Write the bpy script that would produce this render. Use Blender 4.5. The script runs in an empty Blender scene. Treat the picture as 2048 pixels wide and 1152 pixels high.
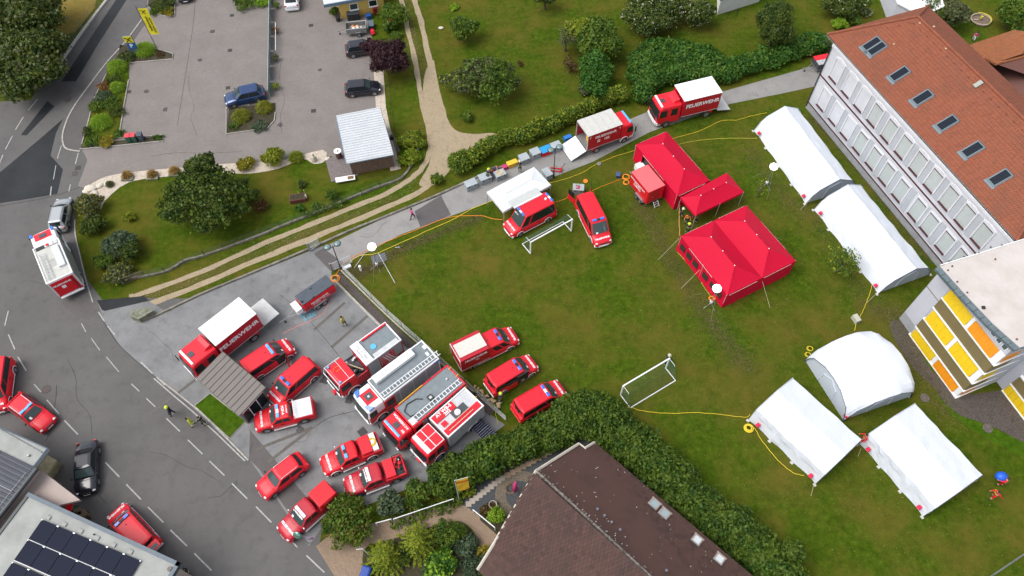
import bpy, bmesh, math, random
import numpy as np
from mathutils import Vector, Matrix
random.seed(7); rng = np.random.default_rng(7)
R = math.radians
sc = bpy.context.scene
C = sc.collection

# ---------------------------------------------------------------- camera
F_PX, TH, RO, HC = 1494.0, 0.5637, 0.0127, 62.2
_n = np.array([math.sin(RO)*math.sin(TH), math.cos(RO)*math.sin(TH), math.cos(TH)])
_e1 = np.array([1., 0, 0]) - _n*_n[0]; _e1 /= np.linalg.norm(_e1)
_e2 = np.cross(_n, _e1)
cam = bpy.data.objects.new('camera', bpy.data.cameras.new('camera'))
C.objects.link(cam); sc.camera = cam
cam.data.sensor_width = 36; cam.data.lens = F_PX/2048*36
cam.data.clip_start = 1; cam.data.clip_end = 1500
M = Matrix(((_e1[0], -_e1[1], -_e1[2]), (-_e2[0], _e2[1], _e2[2]), (-_n[0], _n[1], _n[2])))
cam.matrix_world = Matrix.Translation((0, 0, HC)) @ M.to_4x4()

def P(px, py, z=0.0):
    """survey of the photograph: where a sight line meets the level z (metres, ground = 0)"""
    d = np.array([px-1024, py-576, F_PX]); d = d/(d@_n)*(HC-z)
    return Vector((float(d@_e1), float(-(d@_e2)), z))
def P2(pts, z=0.0): return [P(x, y, z) for x, y in pts]

# ---------------------------------------------------------------- light
SUN_EL, SUN_AZ = 58, 256      # elevation, azimuth clockwise from +y
w = bpy.data.worlds.new('World'); sc.world = w; w.use_nodes = True
nt = w.node_tree; bg = nt.nodes['Background']
sky = nt.nodes.new('ShaderNodeTexSky'); sky.sky_type = 'NISHITA'; sky.sun_disc = False
sky.sun_elevation = R(SUN_EL); sky.sun_rotation = R(SUN_AZ)
sky.air_density = 1.0; sky.dust_density = 4.0; sky.ozone_density = 0.7; sky.altitude = 400
hs = nt.nodes.new('ShaderNodeHueSaturation'); hs.inputs['Saturation'].default_value = .35   # cloud-veiled sky
nt.links.new(sky.outputs[0], hs.inputs['Color']); nt.links.new(hs.outputs[0], bg.inputs[0]); bg.inputs[1].default_value = 0.13
sun = bpy.data.objects.new('sun', bpy.data.lights.new('sun', 'SUN')); C.objects.link(sun)
sun.data.energy = 1.15; sun.data.angle = R(42); sun.data.color = (1, .97, .92)
a, e = R(SUN_AZ), R(SUN_EL)
sun.rotation_euler = Vector((math.sin(a)*math.cos(e), math.cos(a)*math.cos(e), math.sin(e))).to_track_quat('Z', 'Y').to_euler()
sc.view_settings.view_transform = 'Standard'; sc.view_settings.look = 'None'
sc.view_settings.gamma = 1; sc.view_settings.use_curve_mapping = False
sc.view_settings.exposure = 0.86

# ---------------------------------------------------------------- materials
MATS = {}
def mat(name, col, rough=.6, metal=0, var=0.0, scale=3.0, bump=0, bscale=None, coat=0, emit=0, alpha=1, detail=4, col2=None, spec=None):
    if name in MATS: return MATS[name]
    m = bpy.data.materials.new(name); m.use_nodes = True; MATS[name] = m
    n = m.node_tree; b = n.nodes['Principled BSDF']
    b.inputs['Base Color'].default_value = (*col, 1); b.inputs['Roughness'].default_value = rough
    b.inputs['Metallic'].default_value = metal; b.inputs['Coat Weight'].default_value = coat
    if spec is not None: b.inputs['Specular IOR Level'].default_value = spec
    if emit: b.inputs['Emission Color'].default_value = (*col, 1); b.inputs['Emission Strength'].default_value = emit
    if alpha < 1: b.inputs['Alpha'].default_value = alpha
    if var or bump or col2:
        geo = n.nodes.new('ShaderNodeNewGeometry')
        t = n.nodes.new('ShaderNodeTexNoise'); t.inputs['Scale'].default_value = scale; t.inputs['Detail'].default_value = detail
        t.inputs['Roughness'].default_value = .65
        n.links.new(geo.outputs['Position'], t.inputs['Vector'])
        if var or col2:
            r = n.nodes.new('ShaderNodeValToRGB')
            c2 = col2 or tuple(min(1, c*(1+var)) for c in col); c1 = col if col2 else tuple(c*(1-var) for c in col)
            r.color_ramp.elements[0].position = .35; r.color_ramp.elements[1].position = .65
            r.color_ramp.elements[0].color = (*c1, 1); r.color_ramp.elements[1].color = (*c2, 1)
            n.links.new(t.outputs['Fac'], r.inputs[0]); n.links.new(r.outputs[0], b.inputs['Base Color'])
        if bump:
            bp = n.nodes.new('ShaderNodeBump'); bp.inputs['Strength'].default_value = bump; bp.inputs['Distance'].default_value = .03
            t2 = n.nodes.new('ShaderNodeTexNoise'); t2.inputs['Scale'].default_value = bscale or scale*6; t2.inputs['Detail'].default_value = 5
            n.links.new(geo.outputs['Position'], t2.inputs['Vector'])
            n.links.new(t2.outputs['Fac'], bp.inputs['Height']); n.links.new(bp.outputs[0], b.inputs['Normal'])
    return m

def node_mat(name, build, rough=.8):
    """build(nodes, links, pos_socket, N) returns a colour socket; N(type, **inputs) adds a node"""
    if name in MATS: return MATS[name]
    m = bpy.data.materials.new(name); m.use_nodes = True; MATS[name] = m
    n = m.node_tree; b = n.nodes['Principled BSDF']; b.inputs['Roughness'].default_value = rough
    def N(t, **k):
        q = n.nodes.new(t)
        for kk, v in k.items():
            s = q.inputs[kk.replace('_', ' ')] if kk.replace('_', ' ') in q.inputs else q.inputs[kk]
            if isinstance(v, bpy.types.NodeSocket): n.links.new(v, s)
            else: s.default_value = v
        return q
    geo = n.nodes.new('ShaderNodeNewGeometry')
    build(n, b, geo.outputs['Position'], N)
    return m
def ramp(n, src, stops):
    r = n.nodes.new('ShaderNodeValToRGB'); el = r.color_ramp.elements
    while len(el) < len(stops): el.new(.5)
    for e_, (p, c) in zip(el, stops): e_.position = p; e_.color = (*c, 1)
    n.links.new(src, r.inputs[0]); return r.outputs[0]
def mix(n, f, a_, b_, mode='MIX'):
    x = n.nodes.new('ShaderNodeMix'); x.data_type = 'RGBA'; x.blend_type = mode
    for s, v in ((x.inputs[0], f), (x.inputs[6], a_), (x.inputs[7], b_)):
        if isinstance(v, bpy.types.NodeSocket): n.links.new(v, s)
        elif isinstance(v, tuple): s.default_value = (*v, 1)
        else: s.default_value = v
    return x.outputs[2]
def bump(n, b, src, strength=.4, dist=.03):
    bp = n.nodes.new('ShaderNodeBump'); bp.inputs['Strength'].default_value = strength; bp.inputs['Distance'].default_value = dist
    n.links.new(src, bp.inputs['Height']); n.links.new(bp.outputs[0], b.inputs['Normal'])

def _grass(c_lo, c_mid, c_hi, dry, drypos=.56):
    def f(n, b, pos, N):
        big = N('ShaderNodeTexNoise', Vector=pos, Scale=.16, Detail=6.0, Roughness=.7)
        mid = N('ShaderNodeTexNoise', Vector=pos, Scale=1.7, Detail=8.0, Roughness=.72)
        fine = N('ShaderNodeTexNoise', Vector=pos, Scale=16.0, Detail=4.0, Roughness=.8)
        base = ramp(n, mid.outputs['Fac'], [(.33, c_lo), (.5, c_mid), (.66, c_hi)])
        d = ramp(n, big.outputs['Fac'], [(drypos-.1, (0, 0, 0)), (drypos+.14, (1, 1, 1))])
        c = mix(n, d, base, dry)
        d2 = N('ShaderNodeTexNoise', Vector=pos, Scale=.55, Detail=5.0, Roughness=.75)
        c = mix(n, ramp(n, d2.outputs['Fac'], [(.5, (0, 0, 0)), (.7, (.5, .5, .5))]), c, tuple(x*.85 for x in c_lo))
        c = mix(n, ramp(n, fine.outputs['Fac'], [(.3, (.75, .75, .75)), (.7, (0, 0, 0))]), c, (0.35, .35, .3), 'MULTIPLY')
        n.links.new(c, b.inputs['Base Color'])
        bump(n, b, fine.outputs['Fac'], .8, .06)
        b.inputs['Specular IOR Level'].default_value = .05
    return f
grass = node_mat('grass', _grass((.038, .072, .004), (.064, .110, .006), (.105, .150, .012), (.145, .125, .020), .52), .95)
def _asphalt(c1, c2, stain=.6, fs=9.0):
    def f(n, b, pos, N):
        big = N('ShaderNodeTexNoise', Vector=pos, Scale=.22, Detail=6.0, Roughness=.65)
        fine = N('ShaderNodeTexNoise', Vector=pos, Scale=22.0, Detail=3.0, Roughness=.8)
        st = N('ShaderNodeTexNoise', Vector=pos, Scale=.9, Detail=7.0, Roughness=.7)
        c = ramp(n, big.outputs['Fac'], [(.3, c1), (.7, c2)])
        c = mix(n, ramp(n, st.outputs['Fac'], [(.5, (0, 0, 0)), (.75, (stain,)*3)]), c, tuple(x*.62 for x in c1))
        c = mix(n, ramp(n, fine.outputs['Fac'], [(.3, (.5, .5, .5)), (.7, (0, 0, 0))]), c, (.55, .55, .55), 'MULTIPLY')
        n.links.new(c, b.inputs['Base Color'])
        bump(n, b, fine.outputs['Fac'], .35, .02); b.inputs['Specular IOR Level'].default_value = .18
    return f
m_road = node_mat('road_asphalt', _asphalt((.108, .103, .100), (.138, .132, .128), .5), .6)
m_lot = node_mat('lot_concrete_asphalt', _asphalt((.165, .168, .17), (.27, .273, .275), .7), .55)
m_path = node_mat('path_concrete', _asphalt((.25, .245, .235), (.32, .31, .295), .5), .7)
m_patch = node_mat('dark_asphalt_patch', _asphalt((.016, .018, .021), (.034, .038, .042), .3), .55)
m_patch2 = node_mat('grey_asphalt_patch', _asphalt((.105, .095, .095), (.13, .118, .115), .3), .6)
def _pavers(c1, c2, mortar, sx, rot, bw=.5, bh=.25):
    def f(n, b, pos, N):
        mp = N('ShaderNodeMapping', Vector=pos); mp.inputs['Rotation'].default_value = (0, 0, R(rot))
        br = N('ShaderNodeTexBrick', Vector=mp.outputs[0], Color1=(*c1, 1), Color2=(*c2, 1), Mortar=(*mortar, 1), Scale=sx)
        br.inputs['Mortar Size'].default_value = .018; br.inputs['Brick Width'].default_value = bw; br.inputs['Row Height'].default_value = bh
        big = N('ShaderNodeTexNoise', Vector=pos, Scale=.35, Detail=7.0, Roughness=.7)
        c = mix(n, ramp(n, big.outputs['Fac'], [(.3, (.55,)*3), (.7, (0, 0, 0))]), br.outputs[0], (.62, .6, .58), 'MULTIPLY')
        n.links.new(c, b.inputs['Base Color']); bump(n, b, br.outputs['Fac'], -.4, .015)
    return f
m_pave = node_mat('parking_pavers', _pavers((.235, .208, .193), (.20, .178, .166), (.125, .112, .103), 2.4, 8), .75)
m_brick = node_mat('driveway_pavers', _pavers((.33, .235, .155), (.27, .19, .13), (.085, .065, .05), 2.2, 32), .8)
def _gravel(c1, c2, dark):
    def f(n, b, pos, N):
        v = N('ShaderNodeTexVoronoi', Vector=pos, Scale=14.0)
        nz = N('ShaderNodeTexNoise', Vector=pos, Scale=1.4, Detail=8.0, Roughness=.75)
        c = ramp(n, v.outputs['Color'], [(.0, c1), (1., c2)])
        c = mix(n, ramp(n, nz.outputs['Fac'], [(.52, (0, 0, 0)), (.72, (.75,)*3)]), c, dark)
        n.links.new(c, b.inputs['Base Color']); bump(n, b, v.outputs['Distance'], .5, .03)
    return f
m_gravel = node_mat('track_gravel', _gravel((.25, .195, .125), (.40, .32, .21), (.15, .118, .07)), .9)
m_whitestone = node_mat('white_stones', _gravel((.36, .30, .24), (.60, .52, .43), (.22, .18, .14)), .85)
m_darksoil = node_mat('dark_gravel', _gravel((.04, .034, .03), (.11, .09, .08), (.03, .028, .02)), .95)
m_soil = mat('soil', (.040, .034, .016), .95, var=.4, scale=4, bump=.5)
white = mat('white_paint', (.80, .81, .82), .4, var=.03, scale=.8)
m_line = mat('road_marking', (.34, .34, .325), .7, var=.22, scale=6)
m_kerb = mat('kerb_stone', (.34, .32, .29), .85, var=.2, scale=3)
red = mat('red_paint', (.62, .008, .018), .42, coat=.12, spec=.35, var=.04, scale=.7)
red2 = mat('bright_red_paint', (.68, .013, .028), .42, coat=.12, spec=.35, var=.04, scale=.7)
dred = mat('dark_red_paint', (.42, .005, .02), .42, coat=.1)
black = mat('black_plastic', (.018, .018, .02), .55)
rubber = mat('tyre_rubber', (.022, .022, .023), .85)
rimm = mat('rim_metal', (.42, .43, .44), .35, metal=.7)
glass = mat('tinted_glass', (.014, .020, .022), .15, spec=.45)
lglass = mat('windscreen_glass', (.040, .062, .062), .12, spec=.55)
alu = mat('aluminium', (.60, .61, .62), .4, metal=.55, var=.08, scale=2)
shut = mat('roller_shutter', (.34, .35, .37), .42, metal=.5, var=.06, scale=1.5)
deck = mat('grey_roof_deck', (.17, .20, .215), .65, var=.1, scale=2)
blue = mat('blue_lamp', (.03, .16, .60), .2, coat=.8)
lblue = mat('light_blue_lamp', (.10, .42, .75), .25, coat=.8)
yel = mat('yellow_plastic', (.72, .42, .02), .5)
orange = mat('orange_plastic', (.80, .22, .02), .5)
galv = mat('galvanised_steel', (.33, .34, .345), .45, metal=.6, var=.1, scale=4)
dgrey = mat('anthracite', (.055, .062, .07), .5, var=.1, scale=2)
taill = mat('tail_light_red', (.55, .01, .01), .25, coat=.6)
headl = mat('headlight_glass', (.62, .66, .68), .12, coat=.8)
wood = mat('brown_wood', (.17, .095, .05), .75, var=.35, scale=5, bump=.3)

# ---------------------------------------------------------------- mesh helpers
class MB:
    def __init__(s): s.v = []; s.f = []; s.m = []; s.mats = []
    def mi(s, m):
        if m not in s.mats: s.mats.append(m)
        return s.mats.index(m)
    def add(s, vs, fs, m):
        o = len(s.v); s.v += [tuple(v) for v in vs]; k = s.mi(m)
        for f in fs: s.f.append(tuple(i+o for i in f)); s.m.append(k)
        return s
    def box(s, x0, x1, y0, y1, z0, z1, m, T=None):
        vs = [Vector((x, y, z)) for z in (z0, z1) for y in (y0, y1) for x in (x0, x1)]
        if T: vs = [T @ v for v in vs]
        return s.add(vs, [(0, 2, 3, 1), (4, 5, 7, 6), (0, 1, 5, 4), (2, 6, 7, 3), (0, 4, 6, 2), (1, 3, 7, 5)], m)
    def prism(s, poly, z0, z1, m, bottom=False):
        n = len(poly); vs = [(p[0], p[1], z0) for p in poly]+[(p[0], p[1], z1) for p in poly]
        ar = sum(poly[i][0]*poly[(i+1) % n][1]-poly[(i+1) % n][0]*poly[i][1] for i in range(n))
        up = tuple(range(n, 2*n)); sd = [(i, (i+1) % n, n+(i+1) % n, n+i) for i in range(n)]
        if ar < 0: up = up[::-1]; sd = [q[::-1] for q in sd]
        return s.add(vs, [up]+sd+([tuple(reversed([i-n for i in up]))] if bottom else []), m)
    def rings(s, rs, m, cap=True, close=True):
        n = len(rs[0]); vs = [v for r in rs for v in r]; fs = []
        for k in range(len(rs)-1):
            for i in range(n if close else n-1):
                j = (i+1) % n; fs.append((k*n+i, k*n+j, (k+1)*n+j, (k+1)*n+i))
        if cap: fs += [tuple(range(n))[::-1], tuple((len(rs)-1)*n+i for i in range(n))]
        return s.add(vs, fs, m)
    def tube(s, pts, r, m, n=6, r2=None):
        pts = [Vector(p) for p in pts]; rs = []
        for i, p in enumerate(pts):
            d = (pts[min(i+1, len(pts)-1)]-pts[max(i-1, 0)]).normalized()
            a_ = d.cross(Vector((0, 0, 1)) if abs(d.z) < .9 else Vector((1, 0, 0))).normalized(); b_ = d.cross(a_)
            rr = r if r2 is None else r+(r2-r)*i/max(1, len(pts)-1)
            rs.append([p+a_*rr*math.cos(t*2*math.pi/n)+b_*rr*math.sin(t*2*math.pi/n) for t in range(n)])
        return s.rings(rs, m)
    def cyl(s, c, r, h, m, n=16, axis='z', r2=None):
        c = Vector(c); d = {'x': Vector((1, 0, 0)), 'y': Vector((0, 1, 0)), 'z': Vector((0, 0, 1))}[axis]
        return s.tube([c-d*h/2, c+d*h/2], r, m, n, r2)
    def ell(s, c, rx, ry, rz, m, n=10, k=6):
        rs = []
        for j in range(k+1):
            t = math.pi*(j/k*.98+.01)
            rs.append([(c[0]+rx*math.sin(t)*math.cos(i*2*math.pi/n), c[1]+ry*math.sin(t)*math.sin(i*2*math.pi/n), c[2]-rz*math.cos(t)) for i in range(n)])
        return s.rings(rs, m)
def empty(name, loc=(0, 0, 0), rz=0):
    o = bpy.data.objects.new(name, None); C.objects.link(o); o.location = loc; o.rotation_euler = (0, 0, rz); o.empty_display_size = .3
    return o
def ob(name, mb, parent=None, smooth=False, bev=0, seg=2, label=None, cat=None, group=None, kind=None, loc=None, rz=None):
    me = bpy.data.meshes.new(name); me.from_pydata(mb.v, [], mb.f)
    for m in mb.mats: me.materials.append(m)
    me.polygons.foreach_set('material_index', mb.m)
    if smooth: me.polygons.foreach_set('use_smooth', [True]*len(me.polygons))
    me.update()
    bm = bmesh.new(); bm.from_mesh(me); bmesh.ops.recalc_face_normals(bm, faces=bm.faces) if not kind else None; bm.to_mesh(me); bm.free()
    o = bpy.data.objects.new(name, me); C.objects.link(o)
    if parent: o.parent = parent
    if bev:
        md = o.modifiers.new('bevel', 'BEVEL'); md.width = bev; md.segments = seg; md.limit_method = 'ANGLE'; md.angle_limit = R(35)
    tag(o, label, cat, group, kind)
    if loc is not None: o.location = loc
    if rz is not None: o.rotation_euler = (0, 0, rz)
    return o
def inst(o, parent, loc, rot=None, name=None, scale=None):
    c = bpy.data.objects.new(name or o.name.split('.')[0], o.data); C.objects.link(c)
    for md in o.modifiers:
        if md.type == 'BEVEL':
            q = c.modifiers.new('bevel', 'BEVEL'); q.width = md.width; q.segments = md.segments; q.limit_method = 'ANGLE'; q.angle_limit = md.angle_limit
    c.parent = parent; c.location = loc
    if rot: c.rotation_euler = rot
    if scale: c.scale = scale
    return c
def tag(o, label=None, cat=None, group=None, kind=None):
    for k, v in (('label', label), ('category', cat), ('group', group), ('kind', kind)):
        if v: o[k] = v
    return o
def kids(o): return [c for c in bpy.data.objects if c.parent == o]
def copy_tree(o, parent=None):
    c = o.copy(); C.objects.link(c); c.parent = parent
    for ch in list(o.children): copy_tree(ch, c)
    return c
def sheet(name, poly, z, m, kind='structure', label=None, cat=None, parent=None):
    """flat ground sheet from a list of plan points"""
    mb = MB(); mb.prism([(p[0], p[1]) for p in poly], z-.02, z, m)
    return ob(name, mb, parent, kind=kind, label=label, cat=cat)
def ribbon_poly(pts, wd, jit=0):
    pts = [Vector((p[0], p[1])) for p in pts]; L = []; Rr = []
    for i, p in enumerate(pts):
        d = (pts[min(i+1, len(pts)-1)]-pts[max(i-1, 0)]).normalized(); nn = Vector((-d.y, d.x))
        ww = (wd[i] if isinstance(wd, (list, tuple)) else wd)/2
        L.append(p+nn*(ww+random.uniform(-jit, jit))); Rr.append(p-nn*(ww+random.uniform(-jit, jit)))
    return L, Rr
_rz = [0]
def ribbon(name, pts, wd, z, m, jit=0, kind='structure', h=.02, parent=None, label=None, cat=None):
    _rz[0] = (_rz[0]+1) % 9; z += _rz[0]*.0006
    L, Rr = ribbon_poly(pts, wd, jit); mb = MB(); n = len(L)
    mb.rings([[(a_.x, a_.y, z-h), (a_.x, a_.y, z), (b_.x, b_.y, z), (b_.x, b_.y, z-h)] for a_, b_ in zip(L, Rr)], m)
    return ob(name, mb, parent, kind=kind, label=label, cat=cat)
def smooth_path(pts, k=6):
    out = []; n = len(pts); pts = [Vector(p) for p in pts]
    for i in range(n-1):
        p0, p1, p2, p3 = pts[max(i-1, 0)], pts[i], pts[i+1], pts[min(i+2, n-1)]
        for j in range(k):
            t = j/k
            out.append(.5*((2*p1)+(p2-p0)*t+(2*p0-5*p1+4*p2-p3)*t*t+(3*p1-p0-3*p2+p3)*t**3))
    return out+[pts[-1]]
_tc = {}
def text(name, s, size, T, m, parent, label=None, ext=.002):
    """flat lettering lying in the x-y plane of T, centred"""
    key = (s, m.name)
    if key not in _tc:
        cu = bpy.data.curves.new('lettering', 'FONT'); cu.body = s; cu.size = 1; cu.align_x = 'CENTER'; cu.align_y = 'CENTER'
        cu.extrude = .004; cu.offset = .032; cu.resolution_u = 3
        to = bpy.data.objects.new('lettering', cu); C.objects.link(to)
        dg = bpy.context.evaluated_depsgraph_get(); me = bpy.data.meshes.new_from_object(to.evaluated_get(dg))
        bpy.data.objects.remove(to); me.materials.clear(); me.materials.append(m); _tc[key] = me
    o = bpy.data.objects.new(name, _tc[key]); C.objects.link(o); o.parent = parent
    o.matrix_local = T @ Matrix.Diagonal((size, size, 1, 1))
    if label: o['label'] = label
    return o
def TT(loc, x, y):
    """matrix with text direction x, text up y"""
    x = Vector(x).normalized(); y = Vector(y); y = (y-x*x.dot(y)).normalized(); z = x.cross(y)
    return Matrix.Translation(loc) @ Matrix((x, y, z)).transposed().to_4x4()
# ---------------------------------------------------------------- ground and paving
mb = MB(); mb.box(-500, 500, -350, 650, -2, 0, grass); ob('ground', mb, kind='structure')
sheet('road', P2([(-900, 2600), (-900, 190), (-200, 190), (0, 203), (62, 200), (100, 132), (150, 80), (205, 5), (262, -110), (330, -110), (292, 28), (215, 125), (300, 180), (700, 240), (655, 312), (300, 348), (205, 356), (168, 378), (150, 420), (150, 470), (175, 560), (205, 600), (290, 596), (620, 600), (660, 960), (640, 1085), (700, 1200), (900, 1900)]), .012, m_road)
sheet('parking_area', P2([(305, -90), (690, -90), (700, -20), (735, 40), (757, 130), (762, 215), (800, 300), (780, 330), (655, 312), (640, 302), (560, 322), (480, 328), (350, 335), (245, 348), (200, 357), (168, 376), (156, 372), (175, 320), (163, 297), (205, 160), (238, 115), (292, 30)]), .017, m_pave)
sheet('car_park', P2([(195, 601), (290, 597), (330, 622), (450, 570), (645, 492), (700, 522), (662, 545), (668, 565), (850, 720), (985, 832), (1010, 850), (860, 960), (735, 1010), (668, 1020), (618, 1092), (500, 920), (436, 860), (387, 813), (330, 770), (300, 745), (240, 692), (207, 641)]), .017, m_lot)
sheet('path', P2([(640, 498), (760, 440), (872, 395), (990, 338), (1130, 292), (1290, 226), (1450, 182), (1620, 134), (1700, 110), (1720, 140), (1662, 166), (1560, 188), (1460, 208), (1300, 264), (1185, 324), (1060, 372), (985, 402), (880, 440), (800, 470), (702, 522), (672, 520)]), .021, m_path)
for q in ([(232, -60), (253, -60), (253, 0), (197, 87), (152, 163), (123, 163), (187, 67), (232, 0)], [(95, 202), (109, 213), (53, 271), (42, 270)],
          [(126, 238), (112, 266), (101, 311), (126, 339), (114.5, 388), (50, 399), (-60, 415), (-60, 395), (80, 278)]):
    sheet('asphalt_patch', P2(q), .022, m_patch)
sheet('asphalt_patch', P2([(95, 202), (123, 163), (152, 163), (135, 192), (109, 213)]), .0215, m_patch2)
sheet('asphalt_patch', P2([(829, 423), (882, 391), (902, 430), (842, 458)]), .026, m_patch2)
sheet('asphalt_patch', P2([(628, 508), (646, 496), (688, 527), (664, 545)]), .026, m_patch2)
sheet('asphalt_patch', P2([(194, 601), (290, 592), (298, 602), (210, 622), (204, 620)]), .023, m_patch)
sheet('asphalt_patch', P2([(500, 860), (618, 1000), (600, 1060), (520, 940), (498, 918)]), .0195, m_patch2)
sheet('asphalt_patch', P2([(122, 604), (172, 598), (194, 622), (178, 640), (158, 634), (134, 618)]), .0165, m_patch2)
# joints and drains in the car park
jt = mat('joint_tar', (.035, .035, .036), .9); m_cob = node_mat('drain_cobbles', _pavers((.16, .15, .13), (.12, .11, .10), (.05, .045, .04), 7, 35), .85)
for q in ([(628, 660), (690, 605)], [(663, 695), (735, 632)], [(300, 830), (390, 760)], [(510, 900), (625, 855)], [(536, 925), (622, 858)]):
    ribbon('drain_channel', P2(q), .28, .024, m_cob)
for q in ([(560, 590), (600, 622), (662, 692), (700, 745)], [(625, 858), (660, 835), (720, 820)], [(500, 905), (505, 885)], [(590, 985), (550, 930)]):
    ribbon('joint_line', smooth_path(P2(q), 5), .035, .0245, jt, .01)
for q in ([(0, 412), (60, 402), (115, 390), (160, 374)], [(355, 250), (385, 60), (392, -20)], [(700, 560), (672, 540)], [(205, 640), (240, 692), (300, 745), (330, 770)]):
    ribbon('joint_line', smooth_path(P2(q), 4), .045, .0245, jt, .008)
redp = mat('faded_red_spray', (.52, .20, .19), .8, var=.1, scale=5)
ribbon('painted_line', smooth_path(P2([(668, 585), (650, 622), (640, 632), (590, 655), (565, 668)]), 6), .07, .026, redp, .01)
# accessible bay symbol
hb = empty('accessible_bay_marking', P(616, 630, 0), R(38)); tag(hb, 'blue square with white wheelchair symbol painted on the car park beside the generator trailer', 'road marking')
mb = MB(); mb.box(-.62, .62, -.5, .5, .01, .0265, mat('painted_blue', (.13, .30, .38), .7, var=.15, scale=5)); ob('square', mb, hb)
mb = MB(); mb.tube([(.28*math.cos(t)-.12, .28*math.sin(t)-.08, .03) for t in np.linspace(1.9, 7.4, 14)], .045, m_line, 4)
mb.tube([(-.15, .1, .03), (.05, .12, .03), (.3, .02, .03), (.42, .28, .03)], .045, m_line, 4); ob('symbol', mb, hb)
# markings
for a_, b_, ww in [((17, 622), (10, 651), .14), ((17, 669), (30, 699), .14), ((36, 714), (53, 742), .14), ((68, 768), (82, 784), .12), ((94, 800), (118, 828), .15), ((129, 841), (156, 869), .15), ((211, 925), (239, 954), .15), ((253, 969), (282, 999), .15), ((296, 1014), (327, 1045), .15), ((341, 1060), (374, 1092), .15), ((389, 1107), (423, 1141), .15), ((438, 1157), (470, 1190), .15),
    ((163, 647), (172, 664), .1), ((183, 677), (200, 701), .1), ((213, 714), (238, 744), .1), ((263, 768), (279, 783), .12), ((293, 797), (311, 814), .12), ((333, 837), (360, 863), .13), ((376, 880), (405, 908), .13), ((419, 922), (449, 951), .14), ((464, 967), (495, 998), .14), ((512, 1013), (543, 1045), .14), ((584, 1083), (595, 1095), .14), ((613, 1111), (649, 1145), .15),
    ((282, 724), (305, 747), .16), ((197, 624), (209, 643), .14), ((215, 652), (230, 670), .14), ((313, 754), (330, 770), .16),
    ((75, 198.5), (57, 221), .14), ((47, 234), (31, 260), .14), ((25, 272), (11, 299), .14), ((6, 310), (-2, 330), .14), ((123, 291), (115, 317), .12), ((157, 306), (151, 328), .14), ((112, 331), (107, 359), .1), ((103, 373), (101, 391), .14), ((141, 369), (138, 383), .14)]:
    ribbon('road_marking', [P(*a_), P(*b_)], ww*.75, .027, m_line)
def kerb(pts, wd=.14, h=.12, m=m_kerb, name='kerb', k=4, **kw):
    return ribbon(name, smooth_path([P(*p) for p in pts], k) if k else [P(*p) for p in pts], wd, h, m, h=h, **kw)
kerb([(318, 758), (387, 813), (436, 859), (497, 921)], .14, .07)
ribbon('road_marking', P2([(308, 757), (347, 791), (384, 822), (432, 866), (490, 922)]), .11, .027, m_line)
kerb([(292, 28), (252, 82), (214, 125), (178, 172), (143, 222), (127, 262), (126, 285), (134, 298), (160, 303)], .16, .06)
kerb([(150, 440), (151, 470), (160, 510), (172, 560), (186, 605)], .11, .05)
sheet('pavement', P2([(292, 32), (310, 20), (262, 90), (228, 120), (214, 130), (212, 150), (196, 200), (183, 235), (172, 262), (163, 297), (136, 296), (128, 283), (129, 262), (145, 223), (180, 174), (216, 127)]), .02, m_patch2)
# fine cracks, tyre-dark tracks and oil spots on the asphalt
crk = mat('crack_dark', (.05, .048, .046), .95); random.seed(11)
for x, y, dx, dy in ((60, 560, 90, 40), (130, 720, 60, 150), (300, 900, 140, 60), (210, 1000, -60, -90), (420, 1000, 60, -40), (90, 880, 30, -110), (360, 700, 60, 20), (560, 900, 60, -30), (300, 660, 50, 60), (720, 480, 60, -40), (1300, 240, 60, -10), (1500, 185, 20, 12), (380, 150, 10, 120), (560, 120, 6, 150), (300, 310, 180, -12)):
    ribbon('asphalt_crack', smooth_path(P2([(x+dx*t+random.uniform(-7, 7), y+dy*t+random.uniform(-7, 7)) for t in (0, .25, .5, .75, 1)]), 5), .018, .0285, crk, .006)
oil = mat('oil_stain', (.055, .053, .052), .5, var=.3, scale=5)
for x, y, r_ in ((420, 740, .5), (600, 860, .4), (650, 760, .55), (470, 970, .35), (700, 800, .5), (190, 930, .3), (560, 250, .4), (400, 120, .35), (640, 140, .3), (330, 220, .4)):
    c = P(x, y); sheet('oil_stain', [(c.x+r_*random.uniform(.5, 1.1)*math.cos(t), c.y+r_*random.uniform(.5, 1.1)*math.sin(t)) for t in np.linspace(0, 6.28, 15)[:-1]], .0278, oil)
# manholes
m_iron = mat('cast_iron', (.045, .04, .038), .6, var=.3, scale=8)
for x, y, r_, sq in ((293, 183, .3, 0), (425, 63, .32, 0), (136, 200, .36, 0), (150, 347, .33, 0), (93, 779, .42, 0), (460, 101, .26, 1), (464, 31, .26, 1), (456, 176, .26, 1), (622, 51, .28, 1), (627, 222, .28, 1), (156, 336, .3, 1), (258, 184, .25, 1), (725, 864, .36, 1), (702, 1078, .35, 0), (722, 530, .0, 0)):
    if not r_: continue
    mb = MB()
    if sq: mb.box(-r_, r_, -r_, r_, 0, .03, m_iron); [mb.box(-r_*.85, r_*.85, -r_*.8+i*r_*.4, -r_*.72+i*r_*.4, .03, .036, black) for i in range(5)]
    else: mb.cyl((0, 0, .015), r_, .03, m_iron, 20); mb.cyl((0, 0, .03), r_*.8, .008, mat('cast_iron_lid', (.075, .055, .048), .7, var=.3, scale=8), 20)
    ob('drain_grate' if sq else 'manhole_cover', mb, kind='structure', loc=P(x, y), rz=R(8 if sq and x < 700 else 40))
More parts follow.
